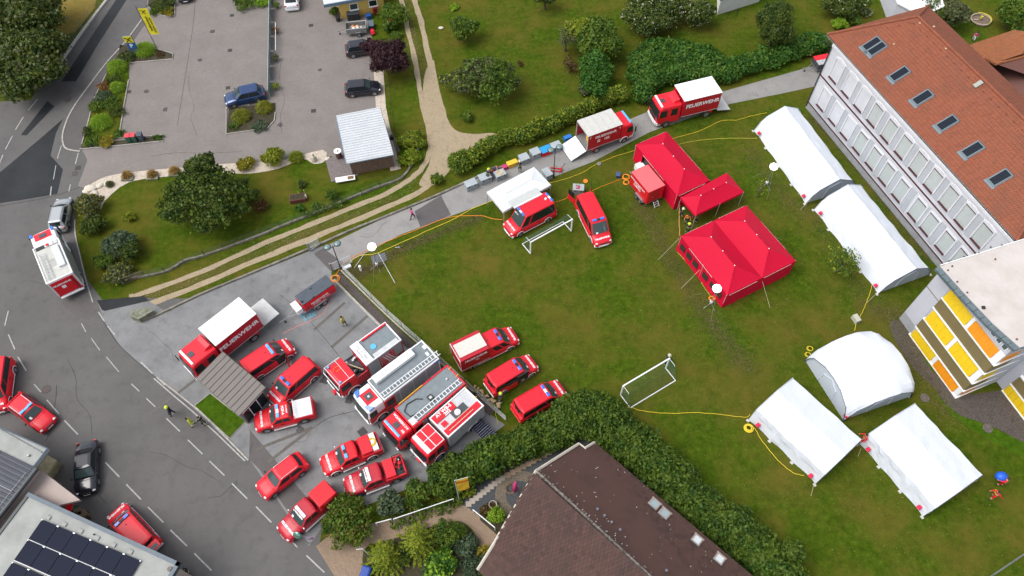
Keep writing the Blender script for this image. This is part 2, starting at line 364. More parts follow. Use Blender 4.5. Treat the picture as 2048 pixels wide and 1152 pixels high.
# gravel tracks
ribbon('gravel_track', smooth_path(P2([(800, -60), (803, 0), (814, 50), (832, 133), (843, 200), (858, 262), (860, 300), (845, 335), (815, 362), (770, 388), (700, 417), (600, 458), (512, 494), (400, 545), (287, 586), (258, 594)]), 5), 0.6, .014, m_gravel, .07)
ribbon('gravel_track', smooth_path(P2([(820, -60), (829, 0), (842, 43), (860, 127), (876, 187), (888, 240), (895, 290), (888, 335), (860, 368), (815, 396), (700, 445), (600, 486), (512, 521), (400, 570), (300, 607), (288, 600)]), 5), 0.68, .013, m_gravel, .08)
sheet('gravel_yard', [p for p in smooth_path(P2([(868, 120), (876, 165), (888, 218), (908, 258), (945, 268), (985, 266), (993, 276), (955, 300), (915, 322), (890, 352), (862, 372), (838, 368), (858, 330), (862, 290), (856, 240), (846, 185), (852, 140), (868, 120)]), 4)][:-1], .015, m_gravel)
m_trackmid = node_mat('worn_grass', _grass((.042, .070, .006), (.075, .105, .010), (.12, .135, .022), (.16, .13, .04), .50), .95)
ribbon('worn_grass_strip', smooth_path(P2([(814, -40), (826, 60), (846, 133), (858, 190), (872, 245)]), 4), .85, .010, m_trackmid, .1)
ribbon('worn_grass_strip', smooth_path(P2([(800, 390), (700, 431), (600, 472), (512, 508), (400, 557), (290, 597)]), 4), .8, .010, m_trackmid, .1)
# field edge: low kerbs, dark gravel strip between car park and field
kerb([(668, 560), (760, 652), (850, 738), (905, 788)], .22, .12)
ribbon('gravel_strip', P2([(674, 549), (765, 640), (855, 722), (985, 826)]), .75, .02, m_darksoil, .05)
kerb([(682, 541), (775, 632), (865, 712), (1010, 838)], .14, .10)
# wall below the track verge
kerb([(268, 632), (292, 640), (400, 590), (520, 540), (640, 489), (700, 462), (780, 430), (872, 392), (930, 366), (1000, 336), (1140, 288)], .22, .18, mat('mossy_concrete', (.17, .16, .13), .9, var=.4, scale=2, bump=.3), 'verge_wall')
kerb([(250, 560), (330, 545), (372, 522), (410, 512), (520, 472), (560, 455), (650, 420), (700, 398), (760, 374), (802, 358), (824, 330), (838, 295)], .2, .25, MATS['mossy_concrete'], 'garden_wall')
m_pale = mat('old_kerb', (.42, .40, .36), .85, var=.3, scale=5)
kerb([(215, 0), (180, 45), (150, 85), (122, 125), (100, 155), (92, 168)], .3, .2, m_pale)
# planting beds
soilbed = m_soil
sheet('planting_bed', P2([(163, 290), (326, 272), (327, 282), (300, 284), (163, 297)]), .05, soilbed)
sheet('planting_bed', P2([(166, 292), (178, 245), (190, 200), (214, 150), (216, 125), (258, 122), (258, 160), (246, 215), (238, 276)]), .06, grass)
sheet('planting_bed', P2([(240, 90), (315, 98), (345, 108), (346, 119), (262, 126), (236, 118)]), .06, soilbed)
sheet('planting_bed', P2([(458, 217), (551, 206), (551, 238), (535, 255), (453, 269)]), .06, soilbed)
sheet('planting_bed', P2([(306, -60), (352, -60), (350, 32), (335, 34), (306, 26), (296, 12)]), .06, soilbed)
sheet('planting_bed', P2([(470, -60), (545, -60), (546, 8), (512, 10), (470, 15)]), .06, soilbed)
for q in ([(326, 272), (327, 283), (238, 292), (160, 299)], [(326, 271), (238, 277), (248, 215), (258, 160)], [(164, 290), (177, 245), (188, 200), (213, 150)], [(312, 98), (346, 108), (346, 119), (258, 127)], [(453, 216), (453, 269), (535, 257), (549, 242), (551, 225)], [(453, 217), (500, 210)], [(297, 13), (306, 27), (335, 34), (350, 32), (350, 10)], [(470, 15), (512, 9), (545, 9)]):
    kerb(q, .1, .13, k=0)
sheet('stone_border', smooth_path(P2([(165, 381), (200, 358), (245, 347), (350, 336), (480, 326), (560, 322), (645, 300), (650, 322), (628, 328), (605, 318), (556, 338), (492, 348), (440, 345), (350, 352), (260, 364), (212, 400), (202, 418), (192, 405), (165, 381)]), 3)[:-1], .03, m_whitestone)
ribbon('stone_border', P2([(752, 95), (757, 140), (763, 215), (778, 290), (792, 340)]), 1.15, .03, m_whitestone, .08)
# driveway of the brown-roofed house
sheet('driveway', smooth_path(P2([(632, 1093), (668, 1068), (760, 1043), (850, 1018), (890, 1007), (925, 1010), (965, 1038), (1000, 1075), (980, 1130), (960, 1095), (945, 1060), (918, 1042), (880, 1048), (830, 1068), (760, 1084), (727, 1102), (727, 1160), (720, 1230), (680, 1170), (632, 1093)]), 3)[:-1], .02, m_brick)
m_slab = mat('dark_paving', (.045, .05, .055), .7, var=.2, scale=4)
sheet('garden_path', P2([(915, 1012), (932, 975), (985, 945), (1060, 912), (1168, 868), (1190, 890), (1100, 930), (1075, 1000), (1000, 1080), (955, 1040), (930, 1018)]), .018, m_slab)
st = empty('stepping_stones', P(1010, 965)); tag(st, 'zigzag row of pale square slabs laid through the dark garden path', 'paving')
mz = [mat('pale_slab', (.36, .31, .26), .8, var=.12, scale=2), mat('tan_slab', (.33, .23, .15), .8, var=.12, scale=2)]
a0, a1, a2 = P(937, 1008), P(1004, 956), P(1098, 905)
c0 = P(1010, 965); nst = 19
for i in range(nst):
    t = i/(nst-1)*2; q = a0.lerp(a1, t) if t < 1 else a1.lerp(a2, t-1)
    mb = MB(); mb.box(-.235, .235, -.235, .235, 0, .032+.004*(i % 2), mz[0 if i < 10 else 1]); ob('slab', mb, st, bev=.01, loc=(q-c0).to_3d(), rz=R(4))
# round cobbled seat
mb = MB(); rc = P(1040, 990)
mb.rings([[(rc.x+r_*math.cos(t), rc.y+r_*math.sin(t), z) for t in np.linspace(0, 6.2832, 33)[:-1]] for r_, z in ((2.1, .0), (2.1, .03), (1.2, .03), (1.2, .0))], mat('round_cobbles', (.14, .115, .085), .85, var=.4, scale=10, bump=.5), cap=False); ob('cobbled_ring', mb, kind='structure')
sheet('bed_soil', P2([(960, 1016), (985, 1000), (1010, 1020), (1040, 1080), (1000, 1075), (960, 1040)]), .022, soilbed)
sheet('bed_soil', P2([(650, 1085), (760, 1045), (850, 1012), (905, 1002), (925, 975), (860, 962), (735, 1010), (668, 1022), (640, 1090)]), .016, grass)
sheet('bed_soil', P2([(728, 1106), (770, 1082), (830, 1066), (885, 1044), (925, 1044), (950, 1070), (960, 1100), (955, 1170), (728, 1240)]), .03, soilbed)
# dark beds round the school extension
sheet('gravel_bed', smooth_path(P2([(1800, 640), (1780, 645), (1790, 680), (1830, 740), (1868, 775), (1885, 800), (1920, 830), (1955, 842), (2000, 860), (2060, 885), (2080, 830), (2030, 780), (1900, 780), (1800, 640)]), 3)[:-1], .014, m_darksoil)
for x, y in ((1849, 796), (1975, 857)):
    mb = MB(); mb.cyl((0, 0, .03), .42, .06, mat('concrete_lid', (.11, .095, .08), .9, var=.3, scale=6), 20); ob('manhole_cover', mb, kind='structure', loc=P(x, y))
sheet('lawn_patch', smooth_path(P2([(1850, 720), (1880, 800), (1930, 850), (2060, 920), (2060, 890), (1960, 845), (1890, 800), (1850, 720)]), 3)[:-1], .006, node_mat('fresh_grass', _grass((.038, .085, .004), (.065, .135, .007), (.09, .17, .012), (.09, .13, .015), .6), .95))
sheet('small_lawn', P2([(389, 812), (421, 787), (490, 843), (459, 875)]), .05, MATS['fresh_grass'])
kerb([(389, 812), (421, 787), (492, 843), (459, 877), (389, 812)], .08, .08, k=0)
# far verge, meadow corner
sheet('meadow', P2([(90, -60), (205, -60), (190, 15), (150, 65), (125, 72), (95, 40)]), .02, node_mat('dry_grass', _grass((.10, .10, .02), (.21, .17, .035), (.30, .24, .07), (.30, .22, .06), .4), .95))
# ---------------------------------------------------------------- roof tiles
def tile_mat(name, c1, c2, c3, moss):
    def f(n, b, pos, N):
        geo = [q for q in n.nodes if q.bl_idname == 'ShaderNodeNewGeometry'][0]
        big = N('ShaderNodeTexNoise', Vector=pos, Scale=.45, Detail=8.0, Roughness=.7)
        fine = N('ShaderNodeTexNoise', Vector=pos, Scale=7.0, Detail=5.0, Roughness=.8)
        c = ramp(n, geo.outputs['Random Per Island'], [(0, c1), (.5, c2), (1, c3)])
        c = mix(n, ramp(n, big.outputs['Fac'], [(.48, (0, 0, 0)), (.72, (.65,)*3)]), c, moss)
        c = mix(n, ramp(n, fine.outputs['Fac'], [(.60, (0, 0, 0)), (.75, (.6,)*3)]), c, tuple(x*.5 for x in moss))
        n.links.new(c, b.inputs['Base Color']); bump(n, b, fine.outputs['Fac'], .3, .02)
    return node_mat(name, f, .8)
m_tile = tile_mat('red_roof_tile', (.200, .056, .026), (.245, .072, .034), (.222, .063, .030), (.14, .058, .032))
m_tile2 = tile_mat('orange_roof_tile', (.25, .085, .028), (.30, .10, .034), (.22, .07, .028), (.20, .09, .035))
m_tile3 = tile_mat('old_brown_tile', (.10, .045, .035), (.15, .06, .045), (.09, .05, .045), (.06, .045, .04))
m_slate = tile_mat('brown_shingle', (.044, .021, .016), (.076, .035, .027), (.060, .028, .022), (.034, .020, .017))
def inpoly(x, y, poly):
    r = False; n = len(poly)
    for i in range(n):
        x1, y1 = poly[i]; x2, y2 = poly[(i+1) % n]
        if (y1 > y) != (y2 > y) and x < (x2-x1)*(y-y1)/(y2-y1)+x1: r = not r
    return r
def roof_plane(name, pts, m, parent, tw=.24, th=.33, under=None, lift=.045, tilename='roof_tiles'):
    """pts: 3-D corners, the first two are the eave; tiles laid in courses up the slope"""
    pts = [Vector(p) for p in pts]; o = pts[0]; u = (pts[1]-o).normalized()
    nn = u.cross(pts[-1]-o).normalized()
    if nn.z < 0: nn = -nn
    s = nn.cross(u)
    if s.z < 0: s = -s
    poly = [((p-o).dot(u), (p-o).dot(s)) for p in pts]
    mb = MB(); n = len(pts); mb.add(pts+[p-nn*.18 for p in pts], [tuple(range(n)), tuple(range(n, 2*n))[::-1]]+[(i, (i+1) % n, n+(i+1) % n, n+i) for i in range(n)], under or m)
    rf = ob(name, mb, parent)
    amin = min(p[0] for p in poly); amax = max(p[0] for p in poly); bmax = max(p[1] for p in poly)
    V = []; Fc = []; row = 0; b = 0.0
    while b < bmax:
        a_ = amin-(tw/2 if row % 2 else 0)
        while a_ < amax:
            if inpoly(a_+tw/2, b+th*.5, poly):
                j = random.uniform(-.006, .006); g = .012
                A = o+u*(a_+g)+s*b+nn*(lift+j); B = o+u*(a_+tw-g)+s*b+nn*(lift+j)
                C_ = o+u*(a_+tw-g)+s*(b+th*1.02)+nn*.012; D = o+u*(a_+g)+s*(b+th*1.02)+nn*.012
                k = len(V); V += [A, B, C_, D, A-nn*.05, B-nn*.05]; Fc += [(k, k+1, k+2, k+3), (k+4, k+5, k+1, k)]
            a_ += tw
        b += th; row += 1
    mb = MB(); mb.add(V, Fc, m); t = ob(tilename, mb, rf); t['kind'] = 'stuff'
    return rf
def ridge_tiles(parent, a_, b_, m, r=.14, step=.42, name='ridge_tile'):
    a_, b_ = Vector(a_), Vector(b_); L = (b_-a_).length; n = int(L/step); d = (b_-a_).normalized(); mb = MB()
    for i in range(n):
        p = a_+d*(i*step); mb.tube([p-d*.03, p+d*(step-.01)], r*1.08, m, 8, r*.92)
    t = ob(name, mb, parent, kind='stuff'); return t

# ---------------------------------------------------------------- the white school
SA = Vector((33.62, 63.98, 0)); Su = Vector((.354, -.935, 0)).normalized(); Sn = Vector((-Su.y, Su.x, 0))   # Sn points into the building
def S(a_, z, out=0): return SA+Su*a_-Sn*out+Vector((0, 0, z))
school = empty('school_building', SA); tag(school, 'long white two-storey school with red-brown sills and a red hipped tile roof', 'building')
def rel(o, root):  # keep world geometry, parent to a moved empty
    o.parent = root; o.matrix_parent_inverse = Matrix.Translation(-root.location); return o
m_wall = mat('white_render', (.53, .545, .58), .85, var=.06, scale=.7, bump=.1, bscale=12)
m_wall2 = mat('white_trim', (.58, .585, .61), .8, var=.05, scale=1)
m_plinth = mat('grey_plinth', (.30, .31, .33), .85, var=.12, scale=1.5)
m_maroon = mat('maroon_metal', (.07, .018, .022), .5)
m_shutter = mat('window_shutter', (.42, .46, .45), .55, var=.05, scale=1.2)
def wallbox(mb, a0, a1, z0, z1, o0, o1, m, SS=None):
    SS = SS or S
    c = [SS(a_, z, o) for z in (z0, z1) for o in (o0, o1) for a_ in (a0, a1)]
    mb.add(c, [(0, 2, 3, 1), (4, 5, 7, 6), (0, 1, 5, 4), (2, 6, 7, 3), (0, 4, 6, 2), (1, 3, 7, 5)], m)
WL = 28.6; WD = 11.6
mb = MB(); wallbox(mb, 0, WL, 0, 9.05, -WD, 0, m_wall); rel(ob('wall', mb), school)
mb = MB(); wallbox(mb, -.03, WL, 0, .85, -WD, .06, m_plinth); rel(ob('plinth', mb), school)
mb = MB(); wallbox(mb, -.05, WL, .85, .93, -.1, .10, m_maroon); wallbox(mb, -.05, WL, 4.86, 4.98, -.1, .10, m_maroon); rel(ob('string_course', mb), school)
mb = MB(); wallbox(mb, -.03, WL, 4.70, 4.86, -.1, .07, m_wall2); wallbox(mb, -.03, WL, 8.75, 9.05, -.1, .09, m_wall2); rel(ob('cornice', mb), school)
mb = MB(); mb.tube([S(.06, .3, .12), S(.06, 8.6, .12), S(-.3, 9.0, .5), S(-.8, 9.05, .6)], .06, black, 8); rel(ob('downpipe', mb), school)
lows = [1.99, 4.35, 6.64, 8.95, 11.3, 13.6, 15.94, 18.6, 20.55, 22.94, 25.1]; ups = [1.97, 4.3, 6.57, 8.89, 11.25, 13.57, 15.9, 18.2, 20.5, 22.83, 25.15]
for row, (xs, zs, zh) in enumerate(((lows, 1.75, 4.07), (ups, 5.78, 8.08))):
    for k, a_ in enumerate(xs):
        blind = k < 3
        mb = MB(); hw = .66
        wallbox(mb, a_-hw-.16, a_-hw, zs-.02, zh+.02, 0, .09, m_wall2); wallbox(mb, a_+hw, a_+hw+.16, zs-.02, zh+.02, 0, .09, m_wall2)
        if row:   # segmental arch over the upper windows
            aw = hw+.16; prev = None
            for i in range(6):
                t0, t1 = -1+i/3, -1+(i+1)/3; h0, h1 = .18+.22*(1-t0*t0), .18+.22*(1-t1*t1)
                c = [S(a_+t0*aw, zh+.02, 0), S(a_+t1*aw, zh+.02, 0), S(a_+t1*aw, zh+h1, 0), S(a_+t0*aw, zh+h0, 0)]
                c += [p-Sn*.1 for p in c]
                mb.add(c, [(0, 1, 2, 3), (7, 6, 5, 4), (0, 4, 5, 1), (1, 5, 6, 2), (2, 6, 7, 3), (3, 7, 4, 0)], m_wall2)
        else: wallbox(mb, a_-hw-.16, a_+hw+.16, zh+.02, zh+.2, 0, .085, m_wall2)
        wn = rel(ob('window', mb), school)
        mb = MB(); wallbox(mb, a_-hw, a_+hw, zs, zh, -.02, .015 if not blind else .02, m_wall if blind else m_shutter)
        if not blind:
            for i in range(1, 12): wallbox(mb, a_-hw, a_+hw, zs+i*.19, zs+i*.19+.012, 0, .02, mat('shutter_gap', (.33, .36, .36), .7))
        p = ob('panel' if blind else 'shutter', mb); p.parent = wn; 
        mb = MB(); wallbox(mb, a_-hw-.02, a_+hw+.02, zs-.10, zs-.02, 0, .20, m_maroon); q = ob('sill', mb); q.parent = wn
        if not blind:
            mb = MB(); wallbox(mb, a_-hw, a_+hw, zh-.13, zh, .02, .05, m_maroon); q = ob('shutter_box', mb); q.parent = wn
# pilaster panels between the windows
wpm = mat('wall_panel', (.39, .41, .44), .85, var=.05, scale=1)
for q in [(a_, .33, 1.2, 4.4) for a_ in (3.17, 5.5, 7.8, 10.1, 12.45, 14.77, 17.2, 19.5, 21.7, 24.0)]+[(a_, .3, 5.4, 8.3) for a_ in (3.1, 5.43, 7.73, 10.07, 12.4, 14.7, 17.05, 19.35, 21.65, 24.0)]:
    mb = MB(); wallbox(mb, q[0]-q[1], q[0]+q[1], q[2], q[3], 0, .03, wpm); rel(ob('wall_panel', mb), school)
ez = 9.1
E0, E1 = P(1654.5, 69, ez), P(2033, 481.6, ez)
ru = (E1-E0).normalized(); rv = Vector((-ru.y, ru.x, 0))
if rv.dot(Sn) < 0: rv = -rv
WR = 12.9; RZ = 12.6
K0 = P(1873.6, 22.6, RZ); al = (K0-E0).dot(ru); K0 = E0+ru*al+rv*(WR/2)+Vector((0, 0, RZ-ez)); K1 = E1-ru*al*1.0+rv*(WR/2)+Vector((0, 0, RZ-ez))
F0, F1 = E0+rv*WR, E1+rv*WR
und = mat('roof_boards', (.12, .10, .08), .9)
for nm, q in (('front_slope', [E0, E1, K1, K0]), ('hip_slope', [F0, E0, K0]), ('rear_slope', [F1, F0, K0, K1]), ('hip_slope', [E1, F1, K1])):
    rel(roof_plane('roof_slope', q, m_tile, None, under=m_tile), school)
up = Vector((0, 0, .06))
for a_, b_ in ((E0, K0), (K0, K1), (E1, K1), (F0, K0), (F1, K1)): rel(ridge_tiles(None, a_+up, b_+up, m_tile), school)
mb = MB(); mb.tube([E0-rv*.06-Vector((0, 0, .1)), E1-rv*.06-Vector((0, 0, .1))], .08, mat('gutter_metal', (.10, .10, .085), .5, var=.3, scale=3), 8); rel(ob('gutter', mb), school)
fs = (K0-E0-ru*al); fs = (fs - ru*fs.dot(ru)).normalized(); fn = ru.cross(fs); fn = fn if fn.z > 0 else -fn
def roofpt(px, py):
    """sight line meets the front roof slope"""
    g = P(px, py, 0); o_ = Vector((0, 0, HC)); d = (g-o_); t = (E0-o_).dot(fn)/d.dot(fn); return o_+d*t
fm = mat('skylight_frame', (.13, .17, .195), .5)
m_skyg = mat('skylight_glass', (.014, .019, .028), .3, spec=.08)
def skylight(c, wd, ln, par, U, V, Nn, fr=fm, gl=m_skyg, fl=.14, name='skylight'):
    mb = MB(); T = Matrix.Translation(c) @ Matrix((U, V, Nn)).transposed().to_4x4()
    x, y = wd/2, ln/2
    for b_ in ((-x, x, -y, -y+.08), (-x, x, y-.08, y), (-x, -x+.08, -y+.08, y-.08), (x-.08, x, -y+.08, y-.08)): mb.box(*b_, .0, .15, fr, T)
    mb.box(-x-fl, x+fl, -y-fl*2, -y, .02, .07, fr, T); mb.box(-x-fl*.5, -x, -y, y, .02, .08, fr, T); mb.box(x, x+fl*.5, -y, y, .02, .08, fr, T); mb.box(-x-fl*.5, x+fl*.5, y, y+fl*.6, .02, .1, mat('flashing_dark', (.05, .06, .07), .6), T)
    o = ob(name, mb); rel(o, par)
    mb = MB(); mb.box(-x+.08, x-.08, -y+.08, y-.08, .06, .115, gl, T); g = ob('pane', mb); g.parent = o
    return o
for px, py, n_ in ((1744, 89, 1), (1753.5, 98, 1), (1799, 149, 1), (1845, 196, 1), (1894, 247, 1), (1945, 300, 1), (2000, 356, 1)):
    skylight(roofpt(px, py), .92, 1.75, school, ru, fs, fn)
T = Matrix.Translation(roofpt(1956, 170)) @ Matrix((ru, fs, fn)).transposed().to_4x4()
mb = MB(); mb.box(-.22, .22, -.4, .4, 0, .25, mat('hatch_metal', (.30, .31, .27), .5), T); rel(ob('roof_hatch', mb, bev=.02), school)
# snow guards: rows of hooks near the ridge
mb = MB()
for i in range(22):
    p = K0+ru*(.5+i*1.05)-fs*.75+fn*.06 if i*1.05 < (K1-K0).length else None
    if p: mb.tube([p-ru*.13, p+fn*.1, p+ru*.13], .025, mat('snow_guard', (.20, .04, .03), .6), 4)
for i in range(7):
    t = (i+1)/8; p = E0.lerp(K0, t)+ru*.75+fn*.06; mb.tube([p-ru*.13, p+fn*.1, p+ru*.13], .025, MATS['snow_guard'], 4)
g = ob('snow_guards', mb, kind='stuff'); rel(g, school)
mb = MB()
for px, py in ((1840, 46), (1892, 97), (1788, 88), (1868, 53)):
    p = roofpt(px, py); mb.ell(p, .12, .12, .06, mat('lichen_light', (.45, .38, .25), .9))
rel(ob('lichen_spots', mb, kind='stuff'), school)
# orange roofed wing behind
wing = empty('school_wing', P(1990, 120, 0)); tag(wing, 'lower wing with an orange and dark brown tiled roof behind the school ridge', 'building')
q0, q1, q2, q3 = P(1945, 80, 8.2), P(2024, 60, 8.2), P(2110, 130, 8.2), P(2010, 160, 8.2)
za = 6.5
W0, W1, W2, W3 = P(1925, 95, za), P(2025, 62, za), P(2130, 110, za), P(2130, 230, za)
ra, rb = P(1992, 128, 8.6), P(2130, 92, 8.6)
rel(roof_plane('roof_slope', [W0, P(2026, 61, 7.6), rb, ra], m_tile2, None, under=m_tile2), wing)
rel(roof_plane('roof_slope', [P(2040, 205, za), P(1975, 118, za), ra, rb, P(2140, 180, za)], m_tile3, None, under=m_tile3), wing)
rel(ridge_tiles(None, ra, rb, m_tile2), wing)
mb = MB(); mb.prism([(p.x, p.y) for p in (W0, P(2026, 62, 7), P(2130, 110, 6), P(2040, 200, 6))], 0, 6.3, m_wall); rel(ob('wall', mb), wing)

# ---------------------------------------------------------------- extension with yellow blinds
YA = Vector((36.6, 35.72, 0)); Yu = Vector((.3312, -.9435, 0)).normalized(); Yn = Vector((-Yu.y, Yu.x, 0))
def Y(a_, z, out=0): return YA+Yu*a_-Yn*out+Vector((0, 0, z))
ext = empty('school_extension', YA); tag(ext, 'flat-roofed white extension with yellow and orange window blinds and khaki bands', 'building')
m_khaki = mat('khaki_panel', (.175, .135, .055), .7, var=.06, scale=1)
m_yb = mat('yellow_blind', (.74, .50, .008), .6, var=.04, scale=2); m_ob = mat('orange_blind', (.76, .27, .006), .6, var=.04, scale=2)
m_lilac = mat('pale_lilac_render', (.46, .47, .52), .85, var=.04, scale=1)
LW = 8.6
def yb(mb, *a_): wallbox(mb, *a_, SS=Y)
mb = MB(); yb(mb, 0, LW, 0, 9.2, -9, 0, m_lilac); rel(ob('wall', mb), ext)
mb = MB(); yb(mb, .02, 1.7, 5.85, 8.9, -.1, .05, m_lilac); yb(mb, .02, 1.7, 1.3, 5.72, -.1, .05, m_lilac); yb(mb, .02, 1.7, 0, 1.28, -.1, .02, m_plinth); rel(ob('wall_panels', mb), ext)
for q in ((0, 1.75, 5.72, 5.85, -.1, .03), (1.75, LW+.03, 4.98, 6.45, -.1, .12), (1.75, LW+.03, 1.5, 2.95, -.1, .12)): mb = MB(); yb(mb, *q, m_khaki); rel(ob('spandrel_panel', mb), ext)
for z in (6.45, 4.84, 2.95, 1.38, -.02): mb = MB(); yb(mb, 1.72, LW+.16, z, z+.13, -.1, .2, white); rel(ob('white_ledge', mb), ext)
for z0, z1, segs in ((6.62, 7.92, ((1.8, 4.75, m_yb), (5.1, 8.05, m_ob))), (3.1, 4.78, ((1.9, 4.85, m_yb), (5.25, 8.1, m_yb))), (.13, 1.34, ((1.9, 4.85, m_yb), (5.28, 8.15, m_ob)))):
    for a0, a1, m_ in segs:
        nb = 5; w_ = (a1-a0)/nb
        for i in range(nb):
            mb = MB(); c = [Y(a0+i*w_+.005, z0, .17), Y(a0+(i+1)*w_-.005, z0, .17), Y(a0+(i+1)*w_-.005, z1, .06), Y(a0+i*w_+.005, z1, .06)]
            c += [p+Yn*.03 for p in c]; mb.add(c, [(0, 1, 2, 3), (7, 6, 5, 4), (0, 4, 5, 1), (1, 5, 6, 2), (2, 6, 7, 3), (3, 7, 4, 0)], m_); rel(ob('blind', mb), ext)
    for a_, b_ in ((segs[0][1]+.02, segs[1][0]-.02), (segs[1][1]+.02, LW+.02)): mb = MB(); yb(mb, a_, b_, z0-.02, z1+.1, -.1, .1, white); rel(ob('white_pier', mb), ext)
for i in range(5):
    a_ = 5.2+i*.66; mb = MB(); yb(mb, a_, a_+.5, 8.35, 8.95, 0, .05, white); wq = rel(ob('window', mb), ext)
    mb = MB(); yb(mb, a_+.06, a_+.44, 8.41, 8.89, .04, .07, lglass); p = ob('pane', mb); p.parent = wq
# end face of the extension and its blinds
EB = Y(LW, 0); Ev = Vector((.927, .376, 0)); En = Vector((.376, -.927, 0))
def YE(a_, z, out=0): return EB+Ev*a_+En*out+Vector((0, 0, z))
for z0, z1, m_ in ((6.62, 7.85, m_ob), (3.1, 4.6, m_yb), (.13, 1.3, m_ob)):
    for i in range(5):
        mb = MB(); wallbox(mb, .35+i*.62, .95+i*.62, z0, z1, 0, .09, m_, SS=YE); rel(ob('blind', mb), ext)
for q in ((5.0, 6.4), (1.5, 2.9)): mb = MB(); wallbox(mb, .0, 3.6, *q, 0, .10, m_khaki, SS=YE); rel(ob('spandrel_panel', mb), ext)
for z in (6.45, 4.84, 2.95, 1.38, -.02): mb = MB(); wallbox(mb, .0, 3.8, z-.006, z+.124, 0, .17, white, SS=YE); rel(ob('white_ledge', mb), ext)
# recessed wing continuing right
G0 = P(1992, 762, 0); mb = MB(); gl = [G0, G0+Yu*5.5, G0+Yu*5.5-Yn*-9, G0-Yn*-9]
mb.prism([(p.x, p.y) for p in gl], 0, 8.6, m_lilac); rel(ob('rear_wing_wall', mb), ext)
def YG(a_, z, out=0): return G0+Yu*a_-Yn*out+Vector((0, 0, z))
for i in range(6):
    mb = MB(); wallbox(mb, 1.0+i*.6, 1.58+i*.6, .13, 1.34, 0, .14, m_yb, SS=YG); rel(ob('blind', mb), ext)
mb = MB(); wallbox(mb, .95, 6, 1.5, 2.95, 0, .12, m_khaki, SS=YG); rel(ob('spandrel_panel', mb), ext)
for z in (2.95, 1.38, -.02): mb = MB(); wallbox(mb, .93, 6, z, z+.13, 0, .2, white, SS=YG); rel(ob('white_ledge', mb), ext)
# flat roof: one clean outline, fascia and bolts
m_roofm = mat('pinkish_roof_membrane', (.47, .42, .39), .8, var=.06, scale=.6, col2=(.54, .50, .475))
m_fas = mat('zinc_fascia', (.12, .155, .17), .45, metal=.35, var=.15, scale=3)
rp = [P(1879, 533, 9.5), P(1930, 590, 9.5), P(1985, 648, 9.5), P(2040, 697, 9.5)]
far = [P(2230, 640, 9.5), P(2230, 420, 9.5), P(2048, 478, 9.5), P(1960, 506, 9.5)]
pl = rp+far; mb = MB(); mb.prism([(p.x, p.y) for p in pl], 9.2, 9.5, m_roofm, True); rel(ob('flat_roof', mb), ext)
for i in range(12):
    def al_(t): k = min(int(t*3), 2); return rp[k].lerp(rp[k+1], t*3-k)
    a_, b_ = al_(i/12+.002), al_((i+1)/12-.002); out = Vector((-.94, -.33, 0))
    c = [a_, b_, b_+out*.42-Vector((0, 0, .12)), a_+out*.42-Vector((0, 0, .12))]; c += [p-Vector((0, 0, .28)) for p in c]
    mb = MB(); mb.add([p+Vector((0, 0, .05)) for p in c], [(0, 1, 2, 3), (7, 6, 5, 4), (0, 4, 5, 1), (1, 5, 6, 2), (2, 6, 7, 3), (3, 7, 4, 0)], m_fas); rel(ob('fascia_panel', mb), ext)
mb = MB(); mb.tube([P(1881, 530, 9.54), P(1960, 506, 9.54), P(2048, 478, 9.54)], .05, white, 6); mb.tube([rp[3]+Vector((0, 0, .04)), P(2100, 680, 9.54)], .07, m_fas, 6); rel(ob('roof_edge_trim', mb), ext)
for px, py in ((1898, 523), (1928, 514), (1957, 506), (1981, 495), (2003, 491), (1895.5, 541), (1914, 564), (1934, 585.5), (1990, 519), (2033, 679), (1904, 533)):
    mb = MB(); p = P(px, py, 9.5); mb.cyl(p+Vector((0, 0, .05)), .07, .1, mat('roof_bolt', (.09, .05, .04), .7), 8); rel(ob('roof_bolt', mb), ext)
mb = MB(); p = P(1966, 616, 9.5); mb.box(p.x-.12, p.x+.12, p.y-.12, p.y+.12, 9.5, 9.65, black); rel(ob('roof_outlet', mb), ext)

# ---------------------------------------------------------------- brown-roofed house at the bottom
hz, rz_ = 3.2, 6.2
house = empty('brown_roof_house', P(1150, 1050, 0)); tag(house, 'house with a large dark brown shingle roof edged in cream below the hedge', 'building')
ap, rg = P(1072, 942, rz_), P(1300, 1152, rz_); rd = (rg-ap).normalized(); rg = ap+rd*24
eR, eR2 = P(1189, 885, hz), P(1505, 1152, hz); ed = (eR2-eR).normalized(); eR2 = eR+ed*24
lo = P(955, 1140, hz); lo2 = lo+ed*24
m_trimc = mat('cream_trim', (.55, .50, .42), .7, var=.1, scale=4)
ra_ = ap+(eR-ap)*.0
k1, k2 = ap.lerp(P(1160, 886, hz+.5), 1), ap.lerp(P(1170, 896, hz+.5), 1)
rel(roof_plane('roof_slope', [eR2, eR, P(1170, 896, hz+.62), P(1158, 887, hz+.75), ap, rg], m_slate, None, tw=.3, th=.3, under=m_slate, lift=.03), house)
lf = P(985, 1092, hz+1.0); lf2 = P(968, 1084, hz+.75)
rel(roof_plane('roof_slope', [lo, lo2, rg, ap, lf], m_slate, None, tw=.3, th=.3, under=m_slate, lift=.03), house)
mb = MB(); uz = Vector((0, 0, .06))
for q in ([ap+uz, P(1158, 887, hz+.85), P(1170, 896, hz+.72), eR+uz], [ap+uz, lf+uz, lf+uz+(lo-lf)*.01, lo+uz]): mb.tube(q, .11, m_trimc, 4)
rel(ob('verge_trim', mb), house)
mb = MB(); bx = [ap+Vector((0, 0, 0)), eR, eR2, lo2, lo]; nn_ = Vector((.73, -.684, 0))
cc = sum((Vector((p.x, p.y, 0)) for p in (eR, eR2, lo2, lo)), Vector())/4
